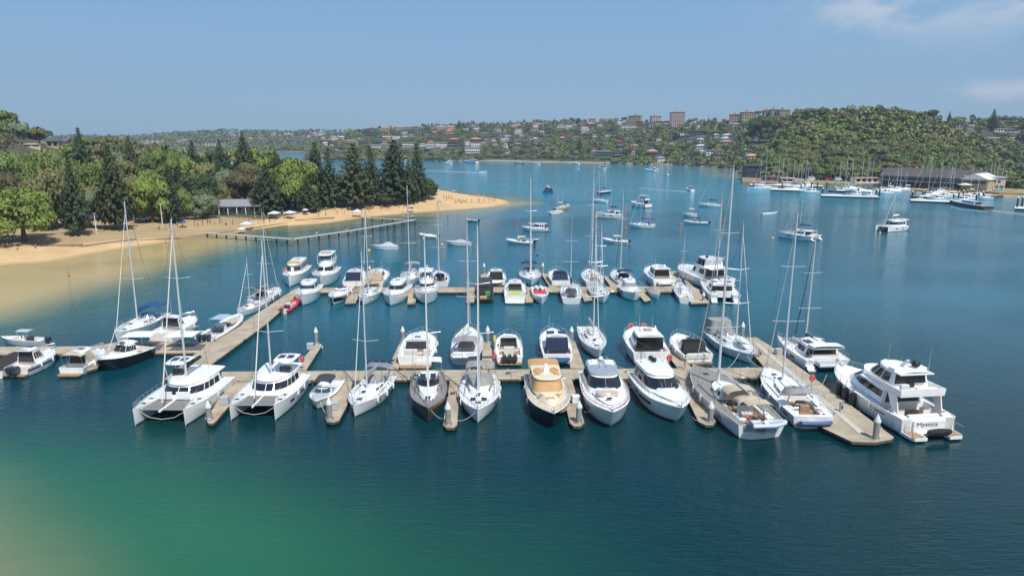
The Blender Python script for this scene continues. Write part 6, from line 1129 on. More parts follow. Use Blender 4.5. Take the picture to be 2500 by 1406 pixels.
PINES = [(190, 577, 385, 74, 'tall narrow pine standing forward on the beach lawn, leftmost of the front pines'), (285, 562, 358, 92, 'tall broad pine right of the leftmost front pine, shading the lawn'), (425, 548, 413, 56, 'slim pine rising beside the outdoor tables'), (656, 524, 404, 84, 'conical pine just right of the pavilion'), (756, 517, 438, 62, 'shorter pine in front of the big bright green tree'), (776, 503, 350, 72, 'tall dark pine left of the bare trunked one'), (808, 508, 366, 62, 'pine with a long bare trunk near the beach'), (868, 508, 353, 104, 'widest pine of the group, left of the sea gap'), (908, 500, 360, 66, 'pine behind the right shoulder of the widest pine'), (966, 498, 343, 104, 'tallest dark pine above the sandy point'), (1000, 498, 392, 50, 'smaller pine tucked behind the tallest dark pine'), (1020, 493, 356, 62, 'last tall pine before the sandy point'),
         (207, 452, 314, 62, 'flat topped pine on the rise at the left'), (325, 452, 336, 48, 'hazy pine behind the park, right of the flat topped one'), (476, 446, 345, 62, 'pine in the back of the park against the bay'), (543, 446, 342, 50, 'thin pine in the back of the park left of the tall spired one'), (600, 448, 322, 60, 'spired pine with a bare top in the back of the park'), (537, 484, 380, 32, 'slender dark pine in the middle of the park'), (676, 446, 368, 56, 'round topped pine beyond the big bright tree'), (690, 512, 428, 46, 'small pine leaning into the bright green tree')]
for i, (a, b_, c, d, lb) in enumerate(PINES): park_tree('pine', a, b_, c, d * 1.12, 'pine2' if i % 3 == 1 else 'pine', lb, 1 + i % 4)
BROAD = [(60, 592, 452, 200, 'bright', 'big bright green tree at the left end of the beach'), (-70, 600, 440, 200, 'bright', 'bright green tree cut off by the left edge'), (140, 560, 392, 150, 'olive', 'olive brown tree behind the bright green beach tree'), (20, 560, 412, 130, 'brown', 'brownish tree crown at the left edge'), (235, 520, 388, 110, 'bright', 'yellow green tree between the two front pines'), (110, 500, 372, 120, 'green', 'green tree on the slope above the olive tree'), (20, 500, 365, 130, 'green', 'mid green tree on the left slope'), (372, 545, 408, 112, 'bright', 'light green tree with a leaning pale trunk'), (330, 540, 430, 70, 'olive', 'olive tree right of the broad front pine'), (482, 528, 414, 124, 'dark', 'dark spreading fig tree left of the pavilion'), (452, 540, 455, 62, 'green', 'green tree beside the slim pine'), (503, 536, 470, 78, 'grey', 'low grey green tree against the pavilion'), (600, 505, 402, 116, 'brown', 'brownish fig tree behind the pavilion'), (560, 500, 412, 76, 'grey', 'grey green tree above the pavilion roof'), (540, 520, 440, 60, 'olive', 'small olive tree behind the pavilion'), (722, 512, 380, 132, 'bright', 'largest bright green tree in the middle of the park'), (690, 500, 400, 80, 'bright', 'left part neighbour of the largest bright green tree'), (742, 500, 392, 80, 'green', 'green tree behind the largest bright tree'), (940, 503, 466, 98, 'dark', 'low flat crowned dark tree between the widest and tallest pines'), (1046, 488, 432, 54, 'dark', 'dark bushy tree at the start of the sandy point'), (1030, 488, 452, 40, 'olive', 'low olive tree under the last pine'), (400, 480, 352, 110, 'green', 'feathery green tree in the back of the park'), (442, 470, 366, 90, 'bright', 'light green tree in the back of the park'), (300, 480, 385, 90, 'olive', 'olive tree between the back pines'), (640, 480, 402, 80, 'dark', 'dark tree behind the conical pine'), (180, 500, 378, 90, 'green', 'green tree behind the leftmost front pine'), (510, 470, 392, 90, 'olive', 'wide olive tree in the back of the park'), (830, 480, 420, 60, 'dark', 'dark tree filling behind the bare trunked pine'), (760, 478, 395, 60, 'olive', 'brown topped tree left of the tall dark pine')]
for i, (a, b_, c, d, lf, lb) in enumerate(BROAD): park_tree('broad', a, b_, c, d, lf, lb, 1 + i % 5)
# ------------------------------------------------------------------ houses
WC = {'w': (white, 'white'), 'c': (mat('cream_render', (.60, .50, .36), .8), 'cream'), 'y': (mat('ochre_render', (.48, .34, .15), .8), 'ochre'), 'g': (mat('grey_render', (.28, .30, .32), .8), 'grey'), 'd': (mat('dark_cladding', (.045, .05, .06), .6), 'dark'), 'b': (mat('red_brick', (.24, .11, .075), .85, var=.15), 'brick'), 'p': (mat('pink_render', (.50, .36, .31), .8), 'pinkish'), 't': (mat('teal_glass_wall', (.06, .12, .13), .15), 'teal glass'), 'n': (mat('tan_brick', (.42, .32, .21), .85), 'tan')}
RC = {'o': (mat('terracotta_tile', (.50, .21, .11), .8, var=.15), 'orange tiled'), 'g': (mat('grey_tile', (.20, .21, .22), .8), 'grey'), 'w': (mat('pale_metal_roof', (.58, .60, .62), .5), 'white'), 'd': (mat('dark_slate', (.05, .052, .058), .7), 'dark'), 'r': (mat('red_brown_tile', (.34, .11, .07), .8), 'red brown'), 'n': (mat('brown_tile', (.22, .14, .10), .8), 'brown'), 'p': (mat('salmon_tile', (.50, .28, .20), .8), 'salmon')}
HB = []
def house(px, py, wpx, hpx, wc, rc, style, pt, label, cat='house', group=None, name='house', fl=None, depth=None):
    x, y, z = pt(px, py); s = (y * CT + (HC - z) * ST) / FP; W_ = wpx * s; H_ = hpx * s; D_ = depth or max(6, min(W_ * .8, 14)); rz = R.uniform(-.35, .35) - math.atan2(x, y) * .6
    fl = fl or max(1, min(4, round(H_ / 3.4))); r = empty(name, (x, y + D_ * .3, z - .3), rz, label, cat, group); wm_, rm = WC[wc][0], RC[rc][0]; a = W_ / 2; d = D_ / 2
    hw = H_ * (1.0 if style in 'fx' else .72)
    MB().box(-a, a, -d, d, -3.5, hw).build('wall', wm_, r, False)
    if style == 'h': MB().loft([[(-a - .5, -d - .5, hw), (a + .5, -d - .5, hw), (a + .5, d + .5, hw), (-a - .5, d + .5, hw)], [(-a - .5, -d - .5, hw + .15), (a + .5, -d - .5, hw + .15), (a + .5, d + .5, hw + .15), (-a - .5, d + .5, hw + .15)], [(-a + d * .8, -.1, H_ * 1.12), (a - d * .8, -.1, H_ * 1.12), (a - d * .8, .1, H_ * 1.12), (-a + d * .8, .1, H_ * 1.12)] if a > d * .9 else [(-.1, -.1, H_ * 1.12), (.1, -.1, H_ * 1.12), (.1, .1, H_ * 1.12), (-.1, .1, H_ * 1.12)]]).build('roof', rm, r, False)
    elif style == 'g': MB().add([(-a - .3, -d - .5, hw), (a + .3, -d - .5, hw), (a + .3, d + .5, hw), (-a - .3, d + .5, hw), (0, -d - .5, H_ * 1.25), (0, d + .5, H_ * 1.25)], [(0, 4, 5, 3), (1, 2, 5, 4), (0, 1, 4), (3, 5, 2), (0, 3, 2, 1)]).build('roof', rm, r, False)
    elif style == 's': MB().loft([[(-a - .6, -d - .8, hw), (a + .6, -d - .8, hw), (a + .6, -d - .8, hw + .3), (-a - .6, -d - .8, hw + .3)], [(-a - .6, d + .4, hw + 1.6), (a + .6, d + .4, hw + 1.6), (a + .6, d + .4, hw + 1.9), (-a - .6, d + .4, hw + 1.9)]]).build('roof', rm, r, False)
    else: MB().box(-a - .5, a + .5, -d - .9, d + .3, hw, hw + .35).build('roof', rm, r, False)
    if style == 'x': MB().box(-a * .25, a * .25, -d * .4, d * .4, hw + .35, hw + 3.4).build('lift_tower', wm_, r, False)
    fh = hw / fl; n = max(2, min(7, int(W_ / 3.0)))
    for f in range(fl):
        b = MB()
        for k in range(n): xx = -a + (k + .5) * W_ / n; b.box(xx - W_ / n * .34, xx + W_ / n * .34, -d - .05, -d, f * fh + fh * .28, f * fh + fh * .82)
        tag(b.build('window_row', glass if wc != 'd' else glassb, r, False), None)
        if f and R.random() < .6 and cat == 'house': MB().box(-a, a, -d - 1.3, -d, f * fh - .12, f * fh + .12).build('balcony', white if wc in 'wgdt' else wm_, r, False)
    HB.append((px, py - hpx, wpx, hpx, y)); return r
def hidden(px, py, y, rad):                          # would this tree stand in front of a house?
    for h_ in HB:
        if y < h_[4] + 8 and abs(px - h_[0]) < h_[2] * .5 + rad * .45 and h_[1] - 2 - (rad * .8 if px < 260 else 0) < py < h_[1] + h_[3] + 3 + rad * .1: return True
    return False
# left slope houses
def left_at(px, py):
    x, y, z = march(px, py); return x, y, z + .5
LH = 'houses on the left slope'
house(70, 336, 46, 17, 'b', 'r', 'h', left_at, 'house with a wide red brown hip roof on the left skyline', 'house', LH); house(118, 350, 16, 12, 'w', 'w', 's', left_at, 'narrow white house right of the red brown roof', 'house', LH); house(130, 362, 26, 16, 'n', 'g', 'f', left_at, 'tan house with grey flat roof left of the flat topped pine', 'house', LH); house(160, 360, 40, 17, 'd', 'g', 'g', left_at, 'dark house with pitched grey roofs beside the flat topped pine', 'house', LH); house(72, 362, 36, 9, 'c', 'p', 'h', left_at, 'cream house half hidden under the red brown roofed one', 'house', LH)
x, y, z = left_at(152, 361); tag(MB().prism([(x - 2.4, y - 12), (x + 2.4, y - 12), (x + 2.4, y - 9), (x - 2.4, y - 9)], z - 2, z + 1.8).build('tarpaulin_cover', mat('bright_blue_tarp', (.02, .35, .65), .5), None, False), 'bright blue tarpaulin in front of the dark grey roofed house', 'tarpaulin')
# the rest of the reserve, row behind row
WHL = [(0, 'at the far left'), (160, 'by the flat topped pine'), (330, 'behind the front pines'), (480, 'near the back pines'), (640, 'behind the pavilion'), (2000, 'near the bay shore')]
def where(px, tb):
    s_ = tb[0][1]
    for a, t_ in tb:
        if px >= a: s_ = t_
    return s_
CNM = {'bright': 'bright green', 'green': 'mid green', 'olive': 'olive', 'dark': 'dark green', 'grey': 'grey green', 'brown': 'brownish', 'pine': 'dark'}
n_ = 0
for row, (D_, wp, hm) in enumerate([(232, 11, 10), (250, 12, 11), (275, 12, 11), (300, 12, 11), (330, 13, 12), (365, 13, 12), (405, 13, 12), (445, 13, 12), (490, 14, 11), (540, 14, 11), (600, 15, 11)]):
    px = -300 + 6 * row
    while px < (760 if row < 4 else 720):
        D2 = D_ + R.uniform(-10, 10); x = (px - 1250) / FP * (D2 * CT + 28 * ST); dl_ = float(poly_dist(np.array([[x, D2]]), LAND)[0]); dg_ = float(poly_dist(np.array([[x, D2]]), GR)[0]); q = proj(x, D2, 3)
        if dl_ > 16 and dg_ > 26 and not (490 < q[0] < 650 and D2 < 285 ) and (D2 > 300 or q[0] < 470) :
            z = float(land_z(x, D2)); h = hm * R.uniform(.75, 1.2); w_ = wp * R.uniform(.85, 1.3); lf = R.choice(['green', 'olive', 'dark', 'green', 'brown', 'grey', 'bright', 'olive'])
            qq = proj(x, D2, z + h * .6)
            if hidden(qq[0], qq[1], D2, w_ / D2 * FP * .5): px += 12; continue
            s = ('just behind the front trees', 'in mid park', 'deep in the park', 'at the back')[min(3, row // 3)]
            tree_obj('broad' if row < 3 else 'gum', R.randint(1, 5), x, D2, z - .1, w_, h, R.uniform(0, 6.28), f'{CNM[lf]} tree {s}, {where(q[0], WHL)}', 'tree', 'trees filling the back of the park', lf); n_ += 1
        px += wp / (D_ * CT) * FP * R.uniform(.70, 1.0)
print('park fill', n_)
# cars and lamp posts behind the lawn
def car(x, y, z, rz, m, lb, hh=1.45):
    r = empty('parked_car', (x, y, z), rz, lb, 'car', 'cars parked behind the beach lawn'); MB().loft([[(-2.2, s_, q) for s_, q in ((-.85, .4), (.85, .4), (.85, .95), (-.85, .95))], [(-1.7, s_, q) for s_, q in ((-.88, .3), (.88, .3), (.75, 1.4), (-.75, 1.4))], [(.3, s_, q) for s_, q in ((-.88, .3), (.88, .3), (.72, hh), (-.72, hh))], [(1.0, s_, q) for s_, q in ((-.88, .3), (.88, .3), (.85, 1.0), (-.85, 1.0))], [(2.2, s_, q) for s_, q in ((-.85, .4), (.85, .4), (.8, .8), (-.8, .8))]]).build('body', m, r); MB().box(-1.4, .3, -.83, -.8, .95, 1.3).build('window', glass, r, False)
    for a in (-1.4, 1.35): w_ = MB().lathe([(.32, -.1), (.32, .1)], 10).build('wheel', rubber, r); w_.rotation_euler = (math.pi / 2, 0, 0); w_.location = (a, -.82, .32)
for px, py, m, c_ in [(318, 538, white, 'white'), (334, 536, dgrey, 'dark grey'), (352, 540, white, 'white'), (364, 533, redm, 'red'), (402, 533, silver, 'silver'), (300, 541, navyc, 'navy'), (436, 526, white, 'white'), (838, 486, white, 'white'), (822, 487, silver, 'silver')]:
    x, y, z = march(px, py); car(x, y, z, R.uniform(-.4, .4), m, f'{c_} car parked in the shade ' + ('left of the slim pine' if px < 420 else ('right of the slim pine' if px < 500 else 'behind the bare trunked pine')))
for px, py, yt, lb in [(236, 572, 522, 'lamp post between the two front pines'), (397, 552, 499, 'white lamp post left of the slim pine')]:
    x, y, z = march(px, py); H_ = zat(y, yt) - z; r = empty('lamp_post', (x, y, z), 0, lb, 'lamp post', 'lamp posts on the lawn'); MB().path([(0, 0, 0), (0, 0, H_)], .13, 7, .08).build('pole', white, r); MB().cbox(-.6, .6, -.15, .15, H_, H_ + .15).build('lamp_head', lgrey, r)
x, y, z = march(262, 556); r = empty('shade_structure', (x, y, z), .1, 'dark shade sails over outdoor tables behind the broad front pine', 'shade sail'); MB().loft([[(-7, -3, 2.6), (0, -3.5, 3.6), (7, -3, 2.8)], [(-7, 3, 3.8), (0, 3.5, 2.9), (7, 3, 3.9)]], closed=False, cap0=False, cap1=False).build('shade_cloth', dgrey, r)
for a in (-7, 0, 7):
    for b_ in (-3, 3): MB().path([(a, b_, 0), (a, b_, 3.9)], .08, 5).build('post', steel, r)
# far shore houses
HS = [(937, 317, 12, 7, 'c', 'o', 'h'), (973, 316, 20, 9, 'p', 'o', 'h'), (995, 318, 18, 7, 'g', 'g', 'h'), (1013, 319, 14, 7, 'g', 'd', 'h'), (1079, 317, 26, 8, 'p', 'p', 'h'), (1102, 318, 18, 8, 'c', 'o', 'h'), (1061, 329, 13, 6, 'p', 'o', 'h'), (1096, 328, 15, 8, 'y', 'o', 'h'), (1098, 338, 26, 10, 'b', 'w', 'f'), (1108, 347, 25, 8, 'b', 'o', 'h'), (902, 334, 36, 11, 'd', 'd', 'f'), (804, 338, 11, 6, 'c', 'o', 'h'), (817, 342, 14, 7, 'w', 'o', 'h'), (834, 341, 12, 9, 'w', 'g', 'f'), (856, 354, 32, 11, 'y', 'g', 'h'), (886, 354, 22, 9, 'd', 'd', 'h'), (920, 352, 20, 10, 't', 'w', 'f'), (912, 361, 26, 6, 'w', 'w', 'f'), (938, 362, 22, 11, 'p', 'g', 'h'), (946, 340, 26, 9, 'w', 'w', 'f'), (966, 341, 18, 8, 'w', 'g', 'f'), (988, 338, 13, 6, 'w', 'g', 'h'), (1003, 338, 15, 7, 'g', 'g', 'h'), (995, 360, 28, 10, 'w', 'w', 'f'), (1032, 362, 18, 9, 'w', 'g', 'h'), (1050, 363, 18, 14, 'w', 'o', 'g'), (1068, 360, 13, 9, 'w', 'w', 'f'), (1083, 362, 16, 11, 'w', 'w', 'f'), (1068, 368, 20, 5, 'p', 'p', 'f'), (1106, 360, 25, 11, 'd', 'd', 'f'), (828, 367, 18, 6, 'w', 'g', 'h'), (826, 373, 20, 4, 'g', 'w', 'f'), (1041, 334, 15, 6, 'g', 'g', 'f'), (793, 356, 12, 6, 'w', 'w', 'h'),
      (1163, 320, 17, 7, 'w', 'w', 'f'), (1212, 318, 15, 6, 'g', 'g', 'f'), (1218, 324, 13, 6, 'w', 'g', 'h'), (1231, 323, 11, 5, 'c', 'o', 'h'), (1253, 315, 16, 7, 'p', 'o', 'h'), (1268, 312, 8, 6, 'p', 'o', 'h'), (1308, 313, 12, 10, 'w', 'o', 'g'), (1306, 321, 14, 7, 'c', 'o', 'g'), (1265, 328, 16, 11, 'w', 'w', 'f'), (1370, 313, 18, 7, 'w', 'g', 'h'), (1388, 315, 16, 8, 'w', 'w', 'f'), (1185, 330, 24, 7, 'g', 'g', 'f'), (1226, 331, 17, 5, 'g', 'w', 'f'), (1239, 334, 14, 5, 'w', 'g', 'f'), (1161, 347, 26, 9, 'b', 'p', 'h'), (1187, 345, 15, 8, 'g', 'd', 'f'), (1205, 349, 12, 8, 'w', 'o', 'g'), (1141, 359, 11, 12, 'w', 'w', 'f'), (1159, 359, 22, 11, 'w', 'p', 'f'), (1179, 355, 14, 5, 'p', 'p', 'h'), (1153, 374, 36, 12, 'w', 'w', 'f'), (1231, 346, 19, 8, 'w', 'g', 'f'), (1262, 346, 22, 8, 'g', 'g', 'f'), (1315, 344, 20, 6, 'g', 'w', 's'), (1298, 341, 13, 5, 'w', 'w', 'f'), (1264, 358, 13, 6, 'b', 'o', 'h'), (1210, 362, 13, 8, 'g', 'g', 'h'), (1233, 364, 12, 9, 'w', 'p', 'g'), (1314, 358, 22, 6, 'g', 'g', 's'), (1338, 369, 8, 6, 'p', 'o', 'g'), (1428, 324, 18, 12, 'w', 'w', 'f'), (1424, 307, 26, 7, 'p', 'n', 'f'), (1442, 309, 18, 7, 'b', 'p', 'h'), (1436, 318, 22, 7, 'p', 'g', 'f'), (1407, 336, 18, 6, 'g', 'g', 'f'), (1465, 312, 13, 7, 'w', 'g', 'f'), (1446, 298, 14, 7, 'n', 'p', 'f'), (1472, 297, 14, 7, 'p', 'r', 'h'), (1476, 348, 17, 5, 'g', 'w', 'f'), (1484, 334, 11, 6, 'w', 'g', 'f'), (1452, 339, 10, 7, 'w', 'w', 'f'), (1428, 340, 9, 5, 'b', 'r', 'h'), (1474, 382, 34, 12, 't', 'w', 'f'),
      (1536, 317, 36, 9, 'w', 'w', 'f'), (1562, 310, 16, 10, 'b', 'd', 'f'), (1536, 338, 15, 5, 'w', 'w', 'f'), (1511, 352, 12, 7, 'b', 'r', 'h'), (1562, 351, 12, 6, 'n', 'o', 'h'), (1610, 345, 13, 8, 'w', 'r', 'g'), (1548, 363, 20, 9, 'p', 'p', 'h'), (1514, 362, 16, 5, 'd', 'w', 'f'), (1588, 359, 21, 10, 't', 'w', 'f'), (1509, 385, 20, 12, 't', 'g', 'f'), (1594, 379, 27, 12, 'b', 'p', 'h'), (1613, 397, 20, 14, 'w', 'g', 'h'), (1703, 332, 40, 11, 't', 'g', 'f'), (1668, 331, 14, 7, 'w', 'g', 'f'), (1706, 314, 11, 5, 'w', 'w', 'h'), (1658, 341, 22, 8, 'd', 'd', 'f'), (1688, 346, 22, 7, 'g', 'w', 'f'), (1712, 348, 15, 12, 'w', 'w', 'f'), (1752, 337, 12, 8, 'w', 'w', 's'), (1777, 336, 22, 8, 'w', 'w', 'h'), (1770, 344, 22, 7, 'g', 'w', 'h'), (1776, 353, 25, 9, 'n', 'p', 'h'), (1713, 364, 24, 10, 'w', 'w', 'h'), (1758, 382, 24, 16, 'n', 'n', 'g'), (1733, 380, 17, 10, 'w', 'w', 'f'), (1826, 373, 24, 7, 'g', 'w', 's'), (1836, 392, 26, 15, 'n', 'p', 'h'), (1838, 357, 22, 11, 'd', 'd', 'f'), (1846, 343, 12, 6, 'w', 'w', 'h'), (1781, 299, 18, 6, 'b', 'r', 'h'), (1755, 298, 16, 4, 'c', 'p', 'f'), (1872, 350, 30, 13, 'd', 'd', 'f'), (1875, 314, 12, 5, 'w', 'd', 's'), (1797, 308, 12, 8, 'w', 'g', 'f'), (1630, 302, 14, 6, 'p', 'r', 'f'), (1612, 304, 20, 7, 'n', 'w', 'f'), (1590, 309, 14, 7, 'g', 'g', 'f'), (1590, 320, 12, 6, 'g', 'g', 'f'),
      (2374, 308, 18, 7, 'w', 'w', 'f'), (2440, 323, 26, 8, 'w', 'w', 'f'), (2431, 345, 30, 8, 'p', 'p', 'h'), (2476, 324, 24, 7, 'w', 'g', 'f'), (2489, 315, 20, 6, 'b', 'o', 'h'), (2410, 364, 18, 8, 'g', 'w', 'f'), (2371, 321, 20, 6, 'w', 'g', 'h'), (2341, 316, 14, 6, 'w', 'w', 'f'), (2362, 298, 14, 5, 'p', 'p', 'h'), (2494, 350, 20, 12, 'd', 'd', 'f'), (2308, 297, 16, 5, 'y', 'n', 'h'), (2460, 304, 14, 6, 'c', 'o', 'h'), (2500, 370, 20, 7, 'w', 'g', 'h')]
STN = {'h': 'hip roof', 'g': 'gabled roof', 'f': 'flat roof', 's': 'sloping roof', 'x': 'flat roof'}
HW = [(0, 'above the rocky headland'), (930, 'behind the tall pines'), (1040, 'above the far bush shore'), (1130, 'left of the far beach'), (1240, 'above far beach left part'), (1340, 'above far beach middle'), (1440, 'above far beach right end'), (1540, 'below the apartment blocks'), (1650, 'above the sailing club cove'), (1790, 'beside the bushland hill'), (2250, 'at the far right')]
def hz_(py): return 'near skyline' if py < 320 else ('high up' if py < 338 else ('halfway up' if py < 356 else 'low down'))
for a, b_, w_, h_, wc, rc, st in HS:
    house(a, b_ - 1, w_ * 1.02, h_ * (1.15 if w_ < 20 else .95), wc, rc, st, main_at, f'{WC[wc][1]} house, {RC[rc][1]} {STN[st]}, {hz_(b_)}, {where(a, HW)}', 'house', 'houses on the far shore hills')
for a, b_, w_, h_, lb in [(1552, 300, 30, 18, 'leftmost of the three tower blocks'), (1601, 299, 24, 18, 'middle one of the three tower blocks'), (1654, 306, 34, 31, 'tallest block, right of the three'), (1794, 293, 24, 18, 'first block on the ridge left of the bushland hill'), (1828, 292, 34, 17, 'wide block on the ridge left of the bushland hill'), (1872, 285, 16, 15, 'narrow block behind the dark fig trees'), (1890, 284, 18, 16, 'block with a roof mast behind the trees'), (1914, 282, 26, 13, 'last block before the bushland hill')]:
    house(a, b_, w_, h_, 'n' if a not in (1654, 1601) else 'p', 'p', 'x', main_at, 'tan apartment tower, ' + lb, 'apartment block', 'apartment blocks on the skyline', 'apartment_block', max(4, int(h_ / 3)))
rk = 0
for _ in range(900):
    if rk >= 60: break
    a = R.choice([R.uniform(790, 1500), R.uniform(1380, 1900), R.uniform(2380, 2500)]); ys, yr = ip(SH, a), ip(RD, a); b_ = yr + 5 + (ys - yr - 22) * R.random() ** 1.7
    if 1915 < a < 2330 or any(abs(a - h_[0]) < (h_[2] + 14) / 2 and abs(b_ - h_[3] / 2 - (h_[1] + h_[3] / 2)) < 8 for h_ in HB): continue
    w_ = R.uniform(8, 15); wc = R.choice('wwwgcpbd'); rc = R.choice('oggwpdrw'); st = R.choice('hhfgf'); house(a, b_, w_, R.uniform(4.5, 7.5), wc, rc, st, main_at, f'{WC[wc][1]} house, {RC[rc][1]} {STN[st]}, {hz_(b_)}, {where(a, HW)}', 'house', 'houses on the far shore hills'); rk += 1
def far_at(px, py): yr = ip([(-900, 336), (180, 336), (330, 337), (360, 334), (450, 326), (560, 322), (650, 324), (1000, 322)], px); return far_pt(px, (371 - py) / (371 - yr))
for k in range(46):
    a = R.uniform(560, 860) if k > 6 else R.uniform(180, 330); b_ = R.uniform(326, 341) if a > 500 else R.uniform(340, 348); wc = R.choice('wwcpgb'); rc = R.choice('oogwpg'); house(a, b_, R.uniform(6, 12), R.uniform(3.5, 5.5), wc, rc, 'h', far_at, f'tiny {WC[wc][1]} house with {RC[rc][1]} hip roof on the distant headland', 'house', 'houses on the distant headland')
for a, b_, w_, h_, lb in [(393, 350, 88, 9, 'longest institutional building with green roof on the distant headland'), (372, 360, 50, 6, 'lower institutional block in front of the longest one'), (440, 346, 30, 9, 'short institutional block right of the longest one'), (520, 356, 50, 7, 'long low institutional building beside the distant bay')]:
    house(a, b_, w_, h_, 'c', 'g', 'f', far_at, lb, 'institutional building', 'institutional buildings', 'institutional_building', 2, 18)
# crane
x, y, z = main_at(949, 344); r = empty('tower_crane', (x, y, z), 0, 'yellow crane mast standing above the pines and houses', 'crane'); H_ = zat(y, 296) - z; cr = mat('crane_yellow', (.62, .36, .08), .5)
q = MB(); [q.path([(a, b_, 0), (a, b_, H_ * .72)], .22, 4) for a in (-.9, .9) for b_ in (-.9, .9)]; [q.path([(-.9 if k % 2 else .9, -.9, H_ * .72 * k / 18), (.9 if k % 2 else -.9, -.9, H_ * .72 * (k + 1) / 18)], .14, 4) for k in range(18)]; q.build('mast', cr, r); MB().path([(0, 0, H_ * .7), (.4, 0, H_)], .45, 5, .15).build('jib', cr, r); MB().cbox(-1.3, 1.3, -1.3, 1.3, H_ * .68, H_ * .72).build('cab', cr, r)
# ------------------------------------------------------------------ woods on the hills
KEYS = ['green', 'olive', 'dark', 'brown', 'grey', 'bright']
gum_n = 0; BW = [(0, 'left end'), (1930, 'left side'), (2010, 'above the blue club house'), (2090, 'above the black piles'), (2170, 'above the long boat shed'), (2260, 'above the boat shed middle'), (2340, 'above the cream club house'), (2400, 'right end')]
UB = ['foot', 'base slope', 'lower slope', 'middle', 'mid slope', 'upper slope', 'shoulder', 'crest']
u = 0.0; cand = []
while u < 1.02:
    px = 1842 + R.uniform(0, 10)
    while px < 2478:
        uu = min(1, max(0, u + R.uniform(-.02, .02))); cand.append((px, uu)); px += R.uniform(17, 26)
    u += .082 - .012 * u
LT = [[], []]                                           # tree list for the merged woodland: x, y, z, w, h, leaf
for i, (px, uu) in enumerate(cand):
    x, y, z = bush_pt(px, uu); lf = R.choice(['olive', 'olive', 'green', 'green', 'brown', 'dark', 'green', 'olive', 'olive']); s_ = FP / y; w_ = R.uniform(11, 17); h = R.uniform(7, 11) * (1 if ip(BH0, px) - ip(BH1, px) > 60 else .7); q = proj(x, y, z + h * .6)
    if hidden(q[0], q[1], y, w_ * s_ * .5): continue
    if gum_n < 225 and (uu < .72 or uu > .95 or R.random() < .3):
        tree_obj('gum', 1 + i % 6, x, y, z - .5, w_, h, R.uniform(0, 6.28), f'{CNM[lf]} gum tree, bush hill {UB[min(7, int(uu * 8))]} {where(px, BW)}', 'tree', 'gum trees covering the bushland hill', lf); gum_n += 1
    else: LT[0].append((x, y, z, w_, h, lf))
print('gums', gum_n)
for _ in range(520):
    px = R.uniform(1842, 2470); uu = R.random(); x, y, z = bush_pt(px, uu); q = proj(x, y, z + 4)
    if not hidden(q[0], q[1], y, 8): LT[0].append((x, y, z, R.uniform(6, 11), R.uniform(4, 8.5), R.choice(['olive', 'green', 'green', 'dark', 'olive', 'grey'])))
def woods(lst, name, label, n, size, seed):
    VV = [crown_pts(n, 6, .15, 1, seed + k) for k in range(10)]; Q = []; I = []
    for (x, y, z, w_, h, lf) in lst:
        P, d = VV[R.randint(0, 9)]; a = R.uniform(0, 6.28); c, s_ = math.cos(a), math.sin(a); P2 = np.stack([(P[:, 0] * c - P[:, 1] * s_) * w_ / 2, (P[:, 0] * s_ + P[:, 1] * c) * w_ / 2, P[:, 2] * h], 1); d2 = np.stack([d[:, 0] * c - d[:, 1] * s_, d[:, 0] * s_ + d[:, 1] * c, d[:, 2]], 1)
        q = cards(P2, d2, np.full(n, size * w_)) + np.array([x, y, z - .4]); Q.append(q); I.append(np.full(n, KEYS.index(lf)))
    o = fast_quads(name, np.concatenate(Q), [LM[k] for k in KEYS], np.concatenate(I)); return tag(o, label, 'woodland', None, 'stuff')
L2 = []
u = 0.0
while u <= 1.0:
    px = 752 + R.uniform(0, 8)
    while px < 2620:
        uu = min(1, max(0, u + R.uniform(-.02, .02))); x, y, z = main_pt(px, uu); s_ = FP / y
        beach = 1180 < px < 1500 and uu < .06
        w_ = R.uniform(8, 15); h = R.uniform(6, 12) * (.6 if uu < .12 else 1); q = proj(x, y, z + h * .6)
        if not beach and not (1910 < px < 2300 and q[1] > 290) and not hidden(q[0], q[1], y, w_ * s_ * .5) and not (px > 1822 and uu < .06):
            L2.append((x, y, z, w_, h, R.choice(['green', 'olive', 'dark', 'green', 'olive', 'grey', 'brown', 'dark'] if px < 1880 or px > 2300 else ['olive', 'green', 'dark'])))
        px += R.uniform(6.5, 10.5)
    u += .047
woods(LT[0] + L2, 'distant_woodland', 'mixed bush and garden trees covering the far shore hills', 150, .085, 50)
L3 = []
u = 0.02
while u <= 1.0:
    px = -300
    while px < 900:
        x, y, z = far_pt(px, min(1, max(0, u + R.uniform(-.03, .03)))); w_ = R.uniform(14, 24); h = R.uniform(8, 14); q = proj(x, y, z + h * .6)
        if not hidden(q[0], q[1], y, w_ * FP / y * .3) and q[1] < 371: L3.append((x, y, z, w_, h, R.choice(['green', 'olive', 'dark', 'grey'])))
        px += R.uniform(8, 13)
    u += .075
woods(L3, 'headland_woodland', 'hazy bush covering the distant headland', 70, .12, 80)
print('woods', len(L2), len(L3), len(LT[0]))
